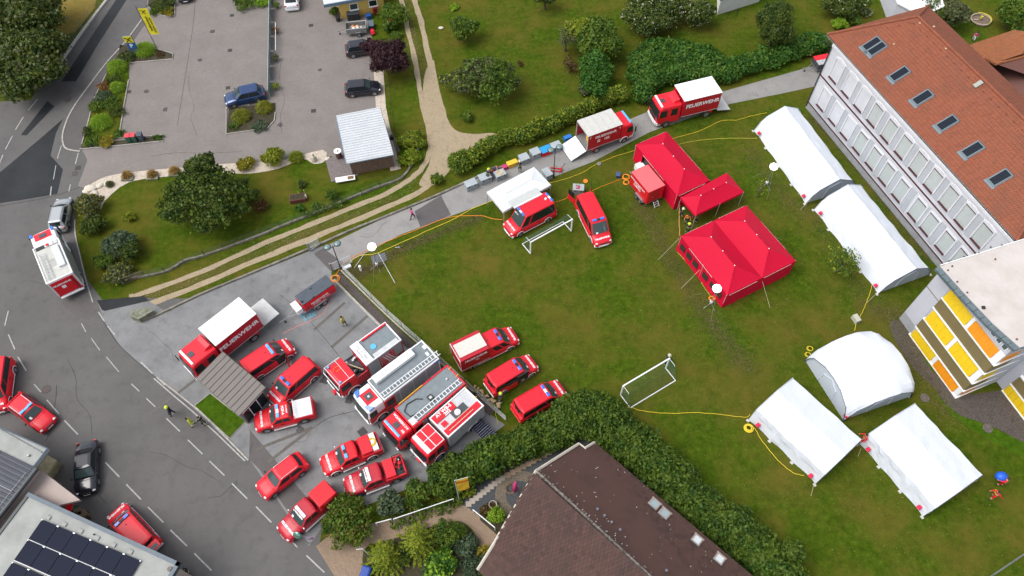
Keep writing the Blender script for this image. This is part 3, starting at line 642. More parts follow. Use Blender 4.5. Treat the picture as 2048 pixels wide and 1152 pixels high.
mb.prism([((p.x-cc.x)*.93+cc.x, (p.y-cc.y)*.93+cc.y) for p in (eR, eR2, lo2, lo)], 0, 3.0, mat('house_render', (.5, .47, .4), .85)); rel(ob('wall', mb), house)
# ridge capping with lichen
mb = MB(); m_lich = mat('ridge_lichen', (.10, .07, .06), .9, col2=(.42, .40, .34), scale=5, detail=8)
for i in range(60): p = ap+rd*(i*.4); mb.tube([p+uz*.4, p+rd*.38+uz*.4], .11, m_lich, 6)
rel(ob('ridge_capping', mb, kind='stuff'), house)
mb = MB()
nR = (eR2-eR).cross(ap-eR).normalized(); nR = nR if nR.z > 0 else -nR; sR = (ap-eR); sR = (sR-ed*sR.dot(ed)).normalized()
nL = (lo2-lo).cross(ap-lo).normalized(); nL = nL if nL.z > 0 else -nL
def onplane(px, py, o3, nn__):
    g = P(px, py, 0); c_ = Vector((0, 0, HC)); d = g-c_; return c_+d*((o3-c_).dot(nn__)/d.dot(nn__))
for i in range(260):
    px = random.uniform(1000, 1480); py = random.uniform(900, 1152)
    e_ = (py-942)-(px-1072)*.921
    if random.random() < .5: px, py = 1072+random.uniform(0, 230), 0; py = 942+(px-1072)*.921+random.gauss(0, 9); e_ = py-942-(px-1072)*.921
    if px < 1072 and py < 942+(1072-px)*1.7: continue
    if py < 885+(px-1189)*.845 or (px < 1189 and py < 942-(px-1072)*.45): continue
    p = onplane(px, py, ap, nR if e_ < 0 else nL); r_ = random.uniform(.015, .05)
    mb.add([p+Vector((r_*math.cos(t), r_*math.sin(t), .055)) for t in (0, 1.3, 2.6, 3.9, 5.1)], [(0, 1, 2, 3, 4)], mat('lichen_fleck', (.40, .38, .32), .9))
rel(ob('lichen_flecks', mb, kind='stuff'), house)
fr2 = mat('beige_flashing', (.34, .28, .24), .5); pg = mat('pale_skylight_glass', (.30, .38, .40), .1, coat=.5); pw = mat('white_skylight_glass', (.62, .66, .68), .12, coat=.5)
for px, py, g_ in ((1308, 1009, pg), (1328, 1028, pg), (1393, 1081, pw), (1438, 1119, pw)):
    skylight(onplane(px, py, eR, nR), .78 if g_ is pg else .7, .85, house, ed, sR, nR, fr2, g_, .08)
for px, py in ((1194, 1021), (1208, 1034), (1222, 1047), (1239, 1062), (1331, 1143)):
    p = onplane(px, py, eR, nR); mb = MB(); mb.cyl(p+Vector((0, 0, .2)), .05, .4, galv, 10); mb.cyl(p+Vector((0, 0, .42)), .1, .08, mat('vent_cowl', (.13, .13, .17), .5), 12); rel(ob('vent_pipe', mb), house)

# ---------------------------------------------------------------- solar-roof building bottom left
BZ = 4.2
sol = empty('solar_roof_building', P(150, 1090, 0)); tag(sol, 'flat pale-roofed building with rows of solar panels by the street', 'building')
m_flat = mat('flat_roof_grey', (.25, .26, .245), .75, var=.1, scale=.5, col2=(.34, .345, .325))
m_attic = mat('slate_blue_edge', (.10, .13, .16), .5, var=.1, scale=2)
b0, b1 = P(58, 985, BZ), P(362, 1126, BZ); bu = (b1-b0).normalized(); bv = Vector((bu.y, -bu.x, 0))
b2, b3 = b1+bv*11, b0+bv*11
mb = MB(); mb.prism([(p.x, p.y) for p in (b0, b1, b2, b3)], 3.8, BZ, m_flat); rel(ob('flat_roof', mb), sol)
ins = lambda p, k: p+bv*k
mb = MB(); mb.prism([(p.x, p.y) for p in (b0+bv*.35+bu*.1, b1+bv*.35-bu*.35, b2-bu*.35, b3+bu*.1)], 0, 3.8, mat('pinkish_wall', (.38, .31, .28), .85, var=.06, scale=1)); rel(ob('wall', mb), sol)
mb = MB()
def edge(mb, a_, b_, wd, h, m, z=BZ):
    d = (b_-a_).normalized(); nn = Vector((d.y, -d.x, 0)); mb.prism([((a_).x, a_.y), (b_.x, b_.y), ((b_+nn*wd).x, (b_+nn*wd).y), ((a_+nn*wd).x, (a_+nn*wd).y)], z-.35, z+h, m)
edge(mb, b0, b1, .3, .12, m_attic); edge(mb, b1, b2, .3, .12, m_attic); edge(mb, b3, b0, .22, .10, mat('black_edge', (.09, .1, .1), .6)); rel(ob('roof_edge', mb), sol)
pm = mat('solar_cell', (.014, .017, .032), .5, spec=.06); cl = mat('panel_clamp', (.6, .62, .64), .4, metal=.5)
s0 = P(86, 1040, BZ); su = (P(308, 1133, BZ)-s0); su.z = 0; su.normalize(); sv = Vector((su.y, -su.x, 0))
for r_ in range(4):
    for c_ in range(6):
        q = s0+su*(c_*1.50+.02)+sv*(r_*1.62+(0.12 if r_ > 1 else 0)); mb = MB()
        T = Matrix.Translation(q+Vector((0, 0, .16))) @ Matrix((su, sv, -Vector((0, 0, 1)))).transposed().to_4x4()
        T = Matrix.Translation(q+Vector((0, 0, .16))) @ Matrix.Rotation(math.atan2(su.y, su.x), 4, 'Z')
        mb.box(0, 1.46, -1.56, 0, -.02, .02, pm, T); o = rel(ob('solar_panel', mb, bev=.008), sol)
        mb = MB(); [mb.box(x-.04, x+.04, y-.04, y+.04, .02, .035, cl, T) for x, y in ((.02, -.02), (1.44, -.02))]; k = ob('clamp', mb); k.parent = o
    mb = MB(); q = s0+sv*(r_*1.62+(0.12 if r_ > 1 else 0)+1.59); T = Matrix.Translation(q) @ Matrix.Rotation(math.atan2(su.y, su.x), 4, 'Z'); mb.box(0, 9, -.03, .03, .02, .14, galv, T); rel(ob('panel_rail', mb), sol)
for i in range(6):
    q = s0+su*(i*1.5+.3)-sv*.28; T = Matrix.Translation(q) @ Matrix.Rotation(math.atan2(su.y, su.x), 4, 'Z'); mb = MB(); mb.box(-.18, .18, -.14, .14, 0, .1, mat('ballast_block', (.30, .30, .29), .8), T); rel(ob('ballast_block', mb), sol)
mb = MB(); mb.cyl(P(339, 1138, BZ+.05), .17, .12, mat('vent_lid', (.16, .15, .13), .8, var=.3, scale=9), 14); rel(ob('roof_vent', mb), sol); mb = MB(); mb.cyl(P(188, 1069, BZ+.06), .06, .15, black, 8); rel(ob('roof_vent', mb), sol)
# neighbouring roofs
nb = empty('corrugated_roof_building', P(30, 960, 0)); tag(nb, 'dark corrugated roof with a grey flat canopy at the left edge of the street', 'building')
m_cor = mat('dark_corrugated', (.045, .05, .065), .4, metal=.3, var=.1, scale=1)
c0, c1, c2 = P(74, 937, 4.6), P(0, 905, 4.6), P(0, 1050, 4.6)
cu_ = (c0-P(0, 901, 4.6)).normalized(); cv = (P(8, 1045, 4.6)-c0).normalized(); cv = (cv-cu_*cv.dot(cu_)).normalized()
mb = MB(); mb.prism([(p.x, p.y) for p in (c0, c0-cu_*9, c0-cu_*9+cv*9, c0+cv*9)], 4.3, 4.55, m_cor); rel(ob('roof', mb), nb)
T0 = Matrix((cu_, cv, Vector((0, 0, 1)))).transposed().to_4x4()
for i in range(22):
    mb = MB(); a_ = c0+cv*(i*.36+.1); q = [a_+Vector((0, 0, -.02)), a_-cu_*9+Vector((0, 0, -.02))]; mb.tube(q, .07, m_cor, 6); rel(ob('corrugation', mb), nb)
mb = MB(); mb.tube([c0+uz, c0+cv*9+uz], .12, mat('black_edge', (.02, .022, .025), .5), 6); mb.tube([c0+uz+cv*.6-cu_*.55, c0-cu_*.55+cv*8.4+uz], .02, alu, 4); mb.tube([c0-cu_*9+cv*2.2+uz, c0-cu_*.5+cv*2.2+uz], .02, alu, 4); rel(ob('gutter', mb), nb)
d0, d1, d2 = P(97, 898, 4.4), P(-60, 828, 4.4), P(62, 938, 4.4)
du = (d0-d1).normalized(); dv = (d2-d0); dv = (dv-du*dv.dot(du)).normalized(); dw = 2.6
mb = MB(); mb.prism([(p.x, p.y) for p in (d0, d1, d1+dv*dw, d0+dv*dw)], 4.1, 4.4, m_flat); rel(ob('canopy_roof', mb), nb)
mb = MB(); mb.tube([d0+uz, d0+dv*dw+uz], .14, m_attic, 4); mb.tube([d0+uz, d1+uz], .06, m_attic, 4); rel(ob('canopy_edge', mb), nb)
mb = MB(); mb.tube([P(84, 905, 4.45), P(0, 858, 4.45)], .05, galv, 4); mb.box(P(57, 911, 4.5).x-.08, P(57, 911, 4.5).x+.08, P(57, 911, 4.5).y-.08, P(57, 911, 4.5).y+.08, 4.4, 4.6, galv); rel(ob('roof_rail', mb), nb)
mb = MB(); mb.prism([(p.x, p.y) for p in (c0-cu_*.4, c0-cu_*9, c0-cu_*9+cv*9, c0-cu_*.4+cv*9)], 0, 4.3, MATS['pinkish_wall']); rel(ob('wall', mb), nb)
mb = MB(); mb.prism([(p.x, p.y) for p in P2([(75, 935), (160, 1000), (120, 1010), (0, 1120), (-50, 1140), (-40, 1050)], 3.4)], 3.1, 3.4, MATS['pinkish_wall']); rel(ob('terrace_slab', mb), nb)
mb = MB(); mb.prism([(p.x, p.y) for p in P2([(95, 910), (114, 921), (88, 960), (68, 945)], 1.0)], 0, 1.0, mat('mossy_step', (.33, .29, .17), .85, var=.2, scale=3)); rel(ob('porch_block', mb), nb)

# ---------------------------------------------------------------- shed with white corrugated roof
hut = empty('wooden_shed', P(735, 300, 0)); tag(hut, 'wooden shed with a white corrugated roof beside a small deck', 'building')
h0, h1, h2, h3 = P(672, 231, 2.9), P(760, 214, 2.9), P(787, 309, 2.6), P(693, 327, 2.6)
m_wr = mat('white_corrugated', (.50, .52, .54), .5, var=.04, scale=1)
mb = MB(); mb.add([h0, h1, h2, h3]+[p-Vector((0, 0, .12)) for p in (h0, h1, h2, h3)], [(0, 1, 2, 3), (7, 6, 5, 4), (0, 4, 5, 1), (1, 5, 6, 2), (2, 6, 7, 3), (3, 7, 4, 0)], m_wr); rel(ob('roof', mb), hut)
nr = 20
for i in range(nr):
    t0, t1 = (i+.12)/nr, (i+.70)/nr; mb = MB(); A_, B_ = h0.lerp(h3, t0), h1.lerp(h2, t0); C_, D_ = h1.lerp(h2, t1), h0.lerp(h3, t1); u1 = Vector((0, 0, .085))
    s_ = (D_-A_)*.25; mb.rings([[A_, A_+s_+u1, D_-s_+u1, D_], [B_, B_+s_+u1, C_-s_+u1, C_]], m_wr); rel(ob('corrugation', mb), hut)
mb = MB(); bl = mat('blue_grey_fascia', (.10, .16, .22), .5)
mb.tube([h0-uz, h3-uz], .09, bl, 4); mb.tube([h3-uz, h2-uz], .06, bl, 4); mb.tube([h1-uz, h2-uz], .05, bl, 4); rel(ob('fascia', mb), hut)
g0, g1 = P(707, 351, 0), P(789, 334, 0); gv = (h0-h3); gv.z = 0; gv.normalize()
gu = (g1-g0).normalized(); L_ = (g1-g0).length
mb = MB(); mb.prism([(p.x, p.y) for p in (g0+gv*.1, g1+gv*.1, g1+gv*6.2, g0+gv*6.2)], 0, 2.45, mat('dark_boards', (.06, .035, .025), .8)); rel(ob('wall', mb), hut)
bm_ = [mat('cedar_board', (.20, .07, .035), .7, var=.3, scale=4), mat('grey_board', (.13, .09, .07), .8, var=.3, scale=4), mat('brown_board', (.16, .085, .05), .75, var=.3, scale=4)]
T = Matrix.Translation(g0) @ Matrix.Rotation(math.atan2(gu.y, gu.x), 4, 'Z')
for i in range(12):
    mb = MB(); mb.box(.05, L_-.05, -.02, .05, .1+i*.195, .1+i*.195+.18, bm_[0] if i > 8 else bm_[1] if i % 3 else bm_[2], T); rel(ob('board', mb), hut)
mb = MB(); mb.box(L_-.12, L_+.02, -.06, .08, 0, 2.5, bm_[1], T); mb.box(-.05, .08, -.06, .08, 0, 2.5, bm_[1], T); rel(ob('corner_post', mb), hut)
# deck
dk = empty('timber_deck', P(688, 330, 0)); tag(dk, 'grey timber deck on the left of the white-roofed shed', 'deck')
da, db, dc = P(650, 318, .12), P(690, 308, .12), P(668, 372, .12); dg_ = mat('weathered_deck', (.17, .145, .14), .8, var=.2, scale=5)
uu = (db-da).normalized(); vv = (dc-da); vv = (vv-uu*vv.dot(uu)).normalized()
for i in range(14):
    mb = MB(); T = Matrix.Translation(da+vv*(i*.25)) @ Matrix((uu, vv, Vector((0, 0, 1)))).transposed().to_4x4(); mb.box(0, 3.0, 0, .235, -.1, 0, dg_, T); rel(ob('plank', mb), dk)
# yellow house top
yh = empty('yellow_house', P(725, 20, 0)); tag(yh, 'yellow rendered outbuilding with a blue-grey roof edge behind the loaded trailer', 'building')
y0, y1 = P(683, 38), P(770, 22); yu = (y1-y0).normalized(); yv = Vector((-yu.y, yu.x, 0)); T = Matrix.Translation(y0) @ Matrix.Rotation(math.atan2(yu.y, yu.x), 4, 'Z')
m_yw = mat('yellow_render', (.60, .40, .10), .85, var=.05, scale=1)
mb = MB(); mb.box(0, 5.7, 0, 7, 0, 2.6, m_yw, T); rel(ob('wall', mb), yh)
mb = MB(); mb.box(-1.7, 6.1, -.45, 8, 2.62, 2.8, mat('pale_roof', (.55, .56, .56), .6), T); rel(ob('roof', mb), yh)
mb = MB(); mb.box(-1.75, 6.15, -.6, -.45, 2.5, 2.86, bl, T); rel(ob('gutter', mb), yh)
for x in (1.3, 3.75):
    mb = MB(); mb.box(x, x+1.1, -.06, 0, 1.05, 1.95, white, T); wq = rel(ob('window', mb), yh); mb = MB(); mb.box(x+.09, x+1.01, -.075, -.05, 1.13, 1.87, lglass if x < 2 else glass, T); p = ob('pane', mb); p.parent = wq
    mb = MB(); mb.box(x-.05, x+1.15, -.16, 0, .98, 1.05, white, T); p = ob('sill', mb); p.parent = wq
# white sheds at the top right
def simple_shed(name, label, pts, z, mroof, mwall, wall_off=None):
    e_ = empty(name, P(*pts[0])); tag(e_, label, 'building'); q = P2(pts, z)
    mb = MB(); mb.prism([(p.x, p.y) for p in q], z-.15, z, mroof); rel(ob('roof', mb), e_)
    c_ = sum(q, Vector())/len(q); mb = MB(); mb.prism([(c_.x+(p.x-c_.x)*.95, c_.y+(p.y-c_.y)*.95) for p in q], 0, z-.15, mwall); rel(ob('wall', mb), e_); return e_
ws = mat('white_wall', (.62, .62, .60), .85, var=.06, scale=1)
sh = simple_shed('garden_shed', 'white garden wall shed with a dark low roof at the top edge', [(1440, 0), (1530, -28), (1560, -90), (1440, -60)], 2.4, m_attic, ws)
mb = MB(); q = P(1455, 37); mb.tube([q, q+Vector((0, 0, 1))], .03, black); mb.tube([q+Vector((1.2, .4, 0)), q+Vector((1.2, .4, 1))], .03, black); mb.tube([q+Vector((0, 0, 1)), q+Vector((1.2, .4, 1))], .03, black); rel(ob('railing', mb), sh)
simple_shed('white_outbuilding', 'long white roof with lilac edge behind the school gable', [(1795, 6), (1845, 32), (1890, 12), (1860, -60), (1770, -60)], 3.0, white, m_lilac)
# brown lean-to (bike shelter) in the car park
sh = empty('bin_shelter', P(465, 800)); tag(sh, 'small shelter with a ribbed grey-brown metal roof among the red vans', 'building')
zz = 2.7; r0, r1, r2, r3 = P(393, 756, zz), P(445, 703, zz), P(531, 775, zz), P(478, 832, zz)
m_rb = mat('grey_brown_roof', (.165, .145, .13), .6, var=.05, scale=2)
for i in range(10):
    t0, t1 = i/10+.003, (i+1)/10-.003; c = [r0.lerp(r3, t0), r1.lerp(r2, t0), r1.lerp(r2, t1), r0.lerp(r3, t1)]; c += [p-Vector((0, 0, .1)) for p in c]
    mb = MB(); mb.add(c, [(0, 1, 2, 3), (7, 6, 5, 4), (0, 4, 5, 1), (1, 5, 6, 2), (2, 6, 7, 3), (3, 7, 4, 0)], m_rb); rel(ob('roof_panel', mb), sh)
    if i:
        mb = MB(); mb.tube([r0.lerp(r3, i/10)+uz*.3, r1.lerp(r2, i/10)+uz*.3], .025, mat('roof_seam', (.06, .05, .048), .6), 4); rel(ob('seam', mb), sh)
mb = MB(); mb.tube([r0-uz, r1-uz, r2-uz, r3-uz, r0-uz], .06, mat('olive_trim', (.11, .11, .08), .6), 4); rel(ob('roof_edge', mb), sh)
ru_ = (r3-r0).normalized(); rw = (r1-r0).normalized(); ctr = (r0+r1+r2+r3)/4
for i, (a_, b_) in enumerate(((-2.5, -1.3), (2.5, -1.3), (-2.5, 1.3), (2.5, 1.3))):
    p = ctr+ru_*a_+rw*b_; mb = MB(); mb.box(p.x-.06, p.x+.06, p.y-.06, p.y+.06, 0, 2.6, m_rb); rel(ob('post', mb), sh)
T = Matrix.Translation(Vector((ctr.x, ctr.y, 0))) @ Matrix((ru_, rw, Vector((0, 0, 1)))).transposed().to_4x4()
for i in range(3):
    y_ = -1.35+i*.9; mb = MB(); mb.box(2.42, 2.5, y_, y_+.82, .05, 1.9, glass, T); rel(ob('glass_panel', mb), sh); mb = MB(); mb.box(2.40, 2.53, y_+.82, y_+.9, .02, 1.95, white, T); mb.box(2.40, 2.53, y_, y_+.82, 1.88, 1.96, white, T); rel(ob('panel_frame', mb), sh)
mb = MB(); mb.box(-2.6, 2.4, -1.4, -1.3, .05, 1.9, m_rb, T); mb.box(-2.6, 2.4, 1.3, 1.4, .05, 1.9, m_rb, T); rel(ob('side_wall', mb), sh)
# ---------------------------------------------------------------- vehicles
whl = {}
def wheel(parent, x, y, r, wd=.24, dual=False):
    k = (r, wd)
    if k not in whl:
        mb = MB(); mb.cyl((0, 0, 0), r, wd, rubber, 22, 'y'); a_ = ob('wheel', mb, parent, bev=.03)
        mb = MB(); s = wd/2; mb.cyl((0, 0, 0), r*.62, wd+.02, rimm, 18, 'y'); mb.cyl((0, 0, 0), r*.2, wd+.05, rimm, 10, 'y')
        for t in range(5): an = t*2*math.pi/5; [mb.cyl((r*.40*math.cos(an), sd*(wd/2+.011), r*.40*math.sin(an)), r*.11, .012, black, 6, 'y') for sd in (-1, 1)]
        b_ = ob('rim', mb, a_); whl[k] = (a_, b_); a_.location = (x, y, r); return a_
    a_, b_ = whl[k]; c = inst(a_, parent, (x, y, r)); inst(b_, c, (0, 0, 0)); return c

def ringsec(x, hw, zb, zt, rnd=.10, tuck=.05):
    """closed half-round car cross-section at station x"""
    return [(x, -hw+tuck*1.6, zb), (x, -hw, zb+.16), (x, -hw, (zb+zt)/2), (x, -hw+.03, zt-rnd), (x, -hw+rnd*1.1, zt-.012), (x, -hw*.4, zt+.02), (x, hw*.4, zt+.02), (x, hw-rnd*1.1, zt-.012), (x, hw-.03, zt-rnd), (x, hw, (zb+zt)/2), (x, hw, zb+.16), (x, hw-tuck*1.6, zb)]
def quadgrid(mb, c, m, nu=4, nv=1, bulge=0, off=.012, th=.02):
    """c: 4 corners (bl, br, tr, tl) of a pane; slightly bowed outward, with thickness"""
    c = [Vector(v) for v in c]; nn = (c[1]-c[0]).cross(c[3]-c[0]).normalized(); V = []
    for j in range(nv+1):
        for i in range(nu+1):
            s, t = i/nu, j/nv; p = c[0].lerp(c[1], s).lerp(c[3].lerp(c[2], s), t)
            V.append(p+nn*(off+bulge*(1-(2*s-1)**2)))
    k = len(V); V += [v-nn*th for v in V[:k]]; F = []
    for j in range(nv):
        for i in range(nu): a_ = j*(nu+1)+i; F.append((a_, a_+1, a_+nu+2, a_+nu+1)); F.append((k+a_+nu+1, k+a_+nu+2, k+a_+1, k+a_))
    mb.add(V, F, m)
def pane(name, par, c, m, bulge=0, nu=4, off=.012, label=None):
    mb = MB(); quadgrid(mb, c, m, nu, 1, bulge, off); return ob(name, mb, par, smooth=bulge > 0, label=label)

def lightbar(par, x, z, hw=.55, m=blue, mid=black, ln=.24, y=0, rot=0, name='light_bar'):
    mb = MB(); mb.box(-ln/2, ln/2, -hw, hw, .0, .07, mid); o = ob(name, mb, par, bev=.02, loc=(x, y, z), rz=rot)
    for s in (-1, 1):
        mb = MB(); mb.box(-ln/2-.01, ln/2+.01, min(s*hw*.3, s*hw), max(s*hw*.3, s*hw), .03, .13, m); q = ob('lamp', mb, o, bev=.03)
    return o

def car(name, label, cat, front, rear, z, L=4.5, W=1.85, H=1.5, hood=1.0, zh=.95, body=red, roofm=None, cab=(.20, .78), belt=None, tail=.0, rear_slope=.35, front_slope=.75,
        wins=None, wr=.34, wb=(.19, .80), bumper=None, lb=None, rails=False, hoodtext=None, group=None, rear_open=False, glassm=None, sidecol=None, tuck=.02, wins_m=None, stripes=None, mirror=None, screen=None):
    """front/rear: picture points of the two bumpers at height z. Everything in metres, +x forward."""
    A, B = P(*front, z), P(*rear, z); d = A-B; c = (A+B)/2; c.z = .02
    rt = empty(name, c, math.atan2(d.y, d.x)); tag(rt, label, cat, group)
    h = L/2; hw = W/2; belt = belt or zh+.05; xb0 = h-hood; xb1 = -h+cab[0]   # greenhouse base front / rear
    st = [(h-.0, hw*.72, .32, zh*.62), (h-.10, hw*.88, .24, zh*.78), (h-.38, hw*.97, .2, zh*.90), (xb0+.15, hw, .2, zh), (xb0-.4, hw, .2, belt), (0, hw, .2, belt+.01), (xb1+.3, hw, .2, belt+.02), (-h+.12, hw*.96, .22, belt-.02 if not tail else belt-.02), (-h, hw*.86, .3, belt*.82)]
    mb = MB(); mb.rings([ringsec(*q) for q in st], body); bd = ob('body', mb, rt, smooth=True)
    # greenhouse
    tb = hw-.05; tt = hw-.22 if H < 1.75 else hw-.13
    xt0, xt1 = xb0-front_slope, xb1+rear_slope; rl = H
    def rr(x0, x1, w_, z_, f=.05):
        n_ = 4; pts = []
        for k in range(n_+1): y = w_*(1-2*k/n_); pts.append((x0+f*(1-(y/w_)**2)-f, y, z_))
        for k in range(n_+1): y = -w_*(1-2*k/n_); pts.append((x1-f*(1-(y/w_)**2)+f, y, z_))
        return pts
    mb = MB(); mb.rings([rr(xb0, xb1, tb, belt-.05, .12), rr(xt0, xt1, tt, rl-.06, .10), rr(xt0-.06, xt1+.05, tt-.05, rl-.015, .08), rr(xt0-.25, xt1+.2, tt-.25, rl+.01, .05)], roofm or body); ob('cabin', mb, rt, smooth=False, bev=.03, seg=2)
    gm = glassm or glass
    # windscreen and rear window
    zi0, zi1 = belt+.03, rl-.10; f = lambda z_: (z_-belt+.05)/(rl-.06-belt+.05)
    def sx(z_, fr=True): return (xb0+(xt0-xb0)*f(z_)) if fr else (xb1+(xt1-xb1)*f(z_))
    def sy(z_): return tb+(tt-tb)*f(z_)
    pane('windscreen', rt, [(sx(zi0)-.11, -sy(zi0)+.1, zi0), (sx(zi0)-.11, sy(zi0)-.1, zi0), (sx(zi1)-.09, sy(zi1)-.1, zi1), (sx(zi1)-.09, -sy(zi1)+.1, zi1)][0:4], screen or lglass, .10, 6)
    if not rear_open:
        pane('rear_window', rt, [(sx(zi0+.05, 0)+.11, sy(zi0)-.14, zi0+.05), (sx(zi0+.05, 0)+.11, -sy(zi0)+.14, zi0+.05), (sx(zi1, 0)+.09, -sy(zi1)+.12, zi1), (sx(zi1, 0)+.09, sy(zi1)-.12, zi1)], gm, .09, 6)
    wins = wins or [(.08, .46), (.50, .93)]
    for s in (-1, 1):
        for (w0, w1) in wins:
            def px(t, z_): return sx(z_)-.08+(sx(z_, 0)+.08-(sx(z_)-.08))*t
            z0, z1 = belt+.035, rl-.13
            q = [(px(w1, z0), s*sy(z0), z0), (px(w0, z0), s*sy(z0), z0), (px(w0, z1), s*sy(z1), z1), (px(w1, z1), s*sy(z1), z1)]
            if s > 0: q = [q[1], q[0], q[3], q[2]]
            pane('side_window', rt, q, wins_m or gm, 0, 1)
        mb = MB(); mb.ell((0, 0, 0), .07, .12, .08, black if mirror is None else mirror); ob('mirror', mb, rt, True, loc=(xb0-.25, s*(hw+.10), belt+.1))
        mb = MB(); mb.ell((0, 0, 0), .13, .16, .08, headl); ob('headlight', mb, rt, True, loc=(h-.16, s*hw*.72, zh*.73))
        mb = MB(); mb.box(-.05, .05, -.10, .10, -.13, .13, taill); ob('tail_light', mb, rt, bev=.02, loc=(-h+.06, s*hw*.80, belt*.86))
        for x in (h-L*wb[0], h-L*wb[1]): wheel(rt, x, s*(hw-.10), wr, .235)
        for x in (h-L*wb[0], h-L*wb[1]):
            mb = MB(); mb.tube([(x+(wr+.07)*math.cos(t), s*(hw-.005), wr+(wr+.07)*math.sin(t)) for t in np.linspace(-.15, math.pi+.15, 12)], .035, black if bumper is not white else (bumper), 4); ob('wheel_arch', mb, rt)
        if rails: mb = MB(); mb.tube([(xt0-.2, s*(tt-.07), rl+.02), (xt0-.3, s*(tt-.07), rl+.06), (xt1+.3, s*(tt-.07), rl+.06), (xt1+.2, s*(tt-.07), rl+.02)], .022, rails, 6); ob('roof_rail', mb, rt)
    gp_ = mat('panel_gap_red', (.20, .004, .008), .7) if body in (red, red2, dred) else black
    mb = MB()
    for s in (-1, 1):
        for x in (xb0-.18, (xb0+xb1)/2-.12, xb1+(.95 if H > 1.7 and L < 6 else .3)):
            mb.box(x-.012, x+.012, s*hw-.012, s*hw+.006, .38, belt-.06, gp_)
            if x < xb0-.3: mb.box(x+.08, x+.26, s*hw-.01, s*hw+.03, belt-.22, belt-.17, gp_)
    mb.tube([(xb0+.02, -hw+.18, zh+.03), (xb0+.10, 0, zh+.035), (xb0+.02, hw-.18, zh+.03)], .014, gp_, 4); ob('panel_gaps', mb, rt, kind='stuff')
    bm = bumper or black
    mb = MB(); mb.rings([[(h-.02+.05, y_, z_) if abs(y_) < .5 else (h-.02+.05-.20*(abs(y_)/hw)**3, y_, z_) for z_ in (.24,)][:1]*1+[(h+.05-.20*(abs(y_)/hw)**3, y_, .50), (h-.12-.20*(abs(y_)/hw)**3, y_, .50), (h-.12-.20*(abs(y_)/hw)**3, y_, .24)] for y_ in np.linspace(-hw*.95, hw*.95, 9)], bm); ob('front_bumper', mb, rt, bev=.02)
    mb = MB(); mb.box(-h-.05, -h+.14, -hw*.88, hw*.88, .26, .52, bm); ob('rear_bumper', mb, rt, bev=.04)
    mb = MB(); mb.box(h-.05, h+.025, -hw*.42, hw*.42, zh*.60, zh*.70, black); ob('grille', mb, rt, bev=.01)
    mb = MB(); mb.box(h+.045, h+.065, -.26, .26, .34, .45, white); ob('number_plate', mb, rt)
    if lb:
        for ya, yb_ in ((-.52, -.30), (.25, .42)):
            za, zb2 = zi0+.06, zi0+.20; pane('dashboard_card', rt, [(sx(za)-.035, hw*ya, za), (sx(za)-.035, hw*yb_, za), (sx(zb2)-.035, hw*yb_, zb2), (sx(zb2)-.035, hw*ya, zb2)], MATS['white_paint'] if ya < 0 else dgrey, 0, 1, .05)
    if lb: lightbar(rt, xt0-.30 if len(lb) < 2 or lb[1] is None else lb[1], rl+.01, min(.62, tt-.08), lb[0], lb[2] if len(lb) > 2 else black)
    if hoodtext:
        xh = (h-.38+xb0+.15)/2+.05; zt = zh*.965; sl = (zh-zh*.90)/(h-.38-xb0-.15)
        text('lettering', hoodtext, .27 if L > 4.8 else .22, TT((xh+.05, 0, zh*.95+.045), (0, 1, 0), (-1, 0, .12)), white, rt)
    return rt, dict(h=h, hw=hw, belt=belt, xt0=xt0, xt1=xt1, tt=tt, rl=rl, xb0=xb0, xb1=xb1)

def sidetext(par, s, size, x, y, z, m=white, side=-1, lean=0):
    """lettering on the side of a vehicle; side -1 = the vehicle's right flank"""
    return text('lettering', s, size, TT((x, side*y, z), (1 if side < 0 else -1, 0, 0), (0, -side*lean if 0 else 0, 1)), m, par)

def van(label, front, rear, z=.8, L=5.0, W=1.92, H=1.97, body=red2, lb=(blue,), wins=None, bumper=white, group='red crew vans', name='crew_van', hood=.85, stripe=True, **k):
    wins = wins or [(.03, .27), (.30, .98)]
    rt, d = car(name, label, 'van', front, rear, z, L=L, W=W, H=H, hood=hood, zh=1.08, belt=1.18, body=body, cab=(.10, .9), rear_slope=.16, front_slope=.75, wins=wins, wr=.35, wb=(.185, .79), bumper=bumper, lb=lb, hoodtext=k.pop('hoodtext', 'FEUERWEHR'), group=group, **k)
    for s in (-1, 1):
        mb = MB(); y = s*(d['tt']-.03); mb.tube([(d['xt0']-.2, y, H+.012), (d['xt1']+.2, y, H+.012)], .014, dred, 4); ob('roof_channel', mb, rt)
        if stripe and bumper is white:
            mb = MB(); mb.box(-L*.27, L*.28, s*(W/2)-.02, s*(W/2)+.012, .28, .37, white); ob('sill_stripe', mb, rt)
    mb = MB(); mb.ell((0, 0, 0), .05, .05, .05, black); ob('antenna', mb, rt, loc=(.1, 0, H+.04))
    return rt, d
def door_open(rt, x, s, y, ln=1.0, z0=.4, z1=1.7, ang=65, body=red2):
    a_ = R(ang); mb = MB(); mb.box(-ln, 0, -.03, .03, 0, z1-z0-.55, body); mb.box(-ln+.06, -.1, -.015, .015, z1-z0-.55, z1-z0, glass)
    o = ob('open_door', mb, rt, bev=.015, loc=(x, s*y, z0)); o.rotation_euler = (0, 0, -s*a_)
    mb = MB(); mb.box(x-ln, x, s*(y-.25), s*(y+.012), z0, z1-.1, black); ob('door_opening', mb, rt)

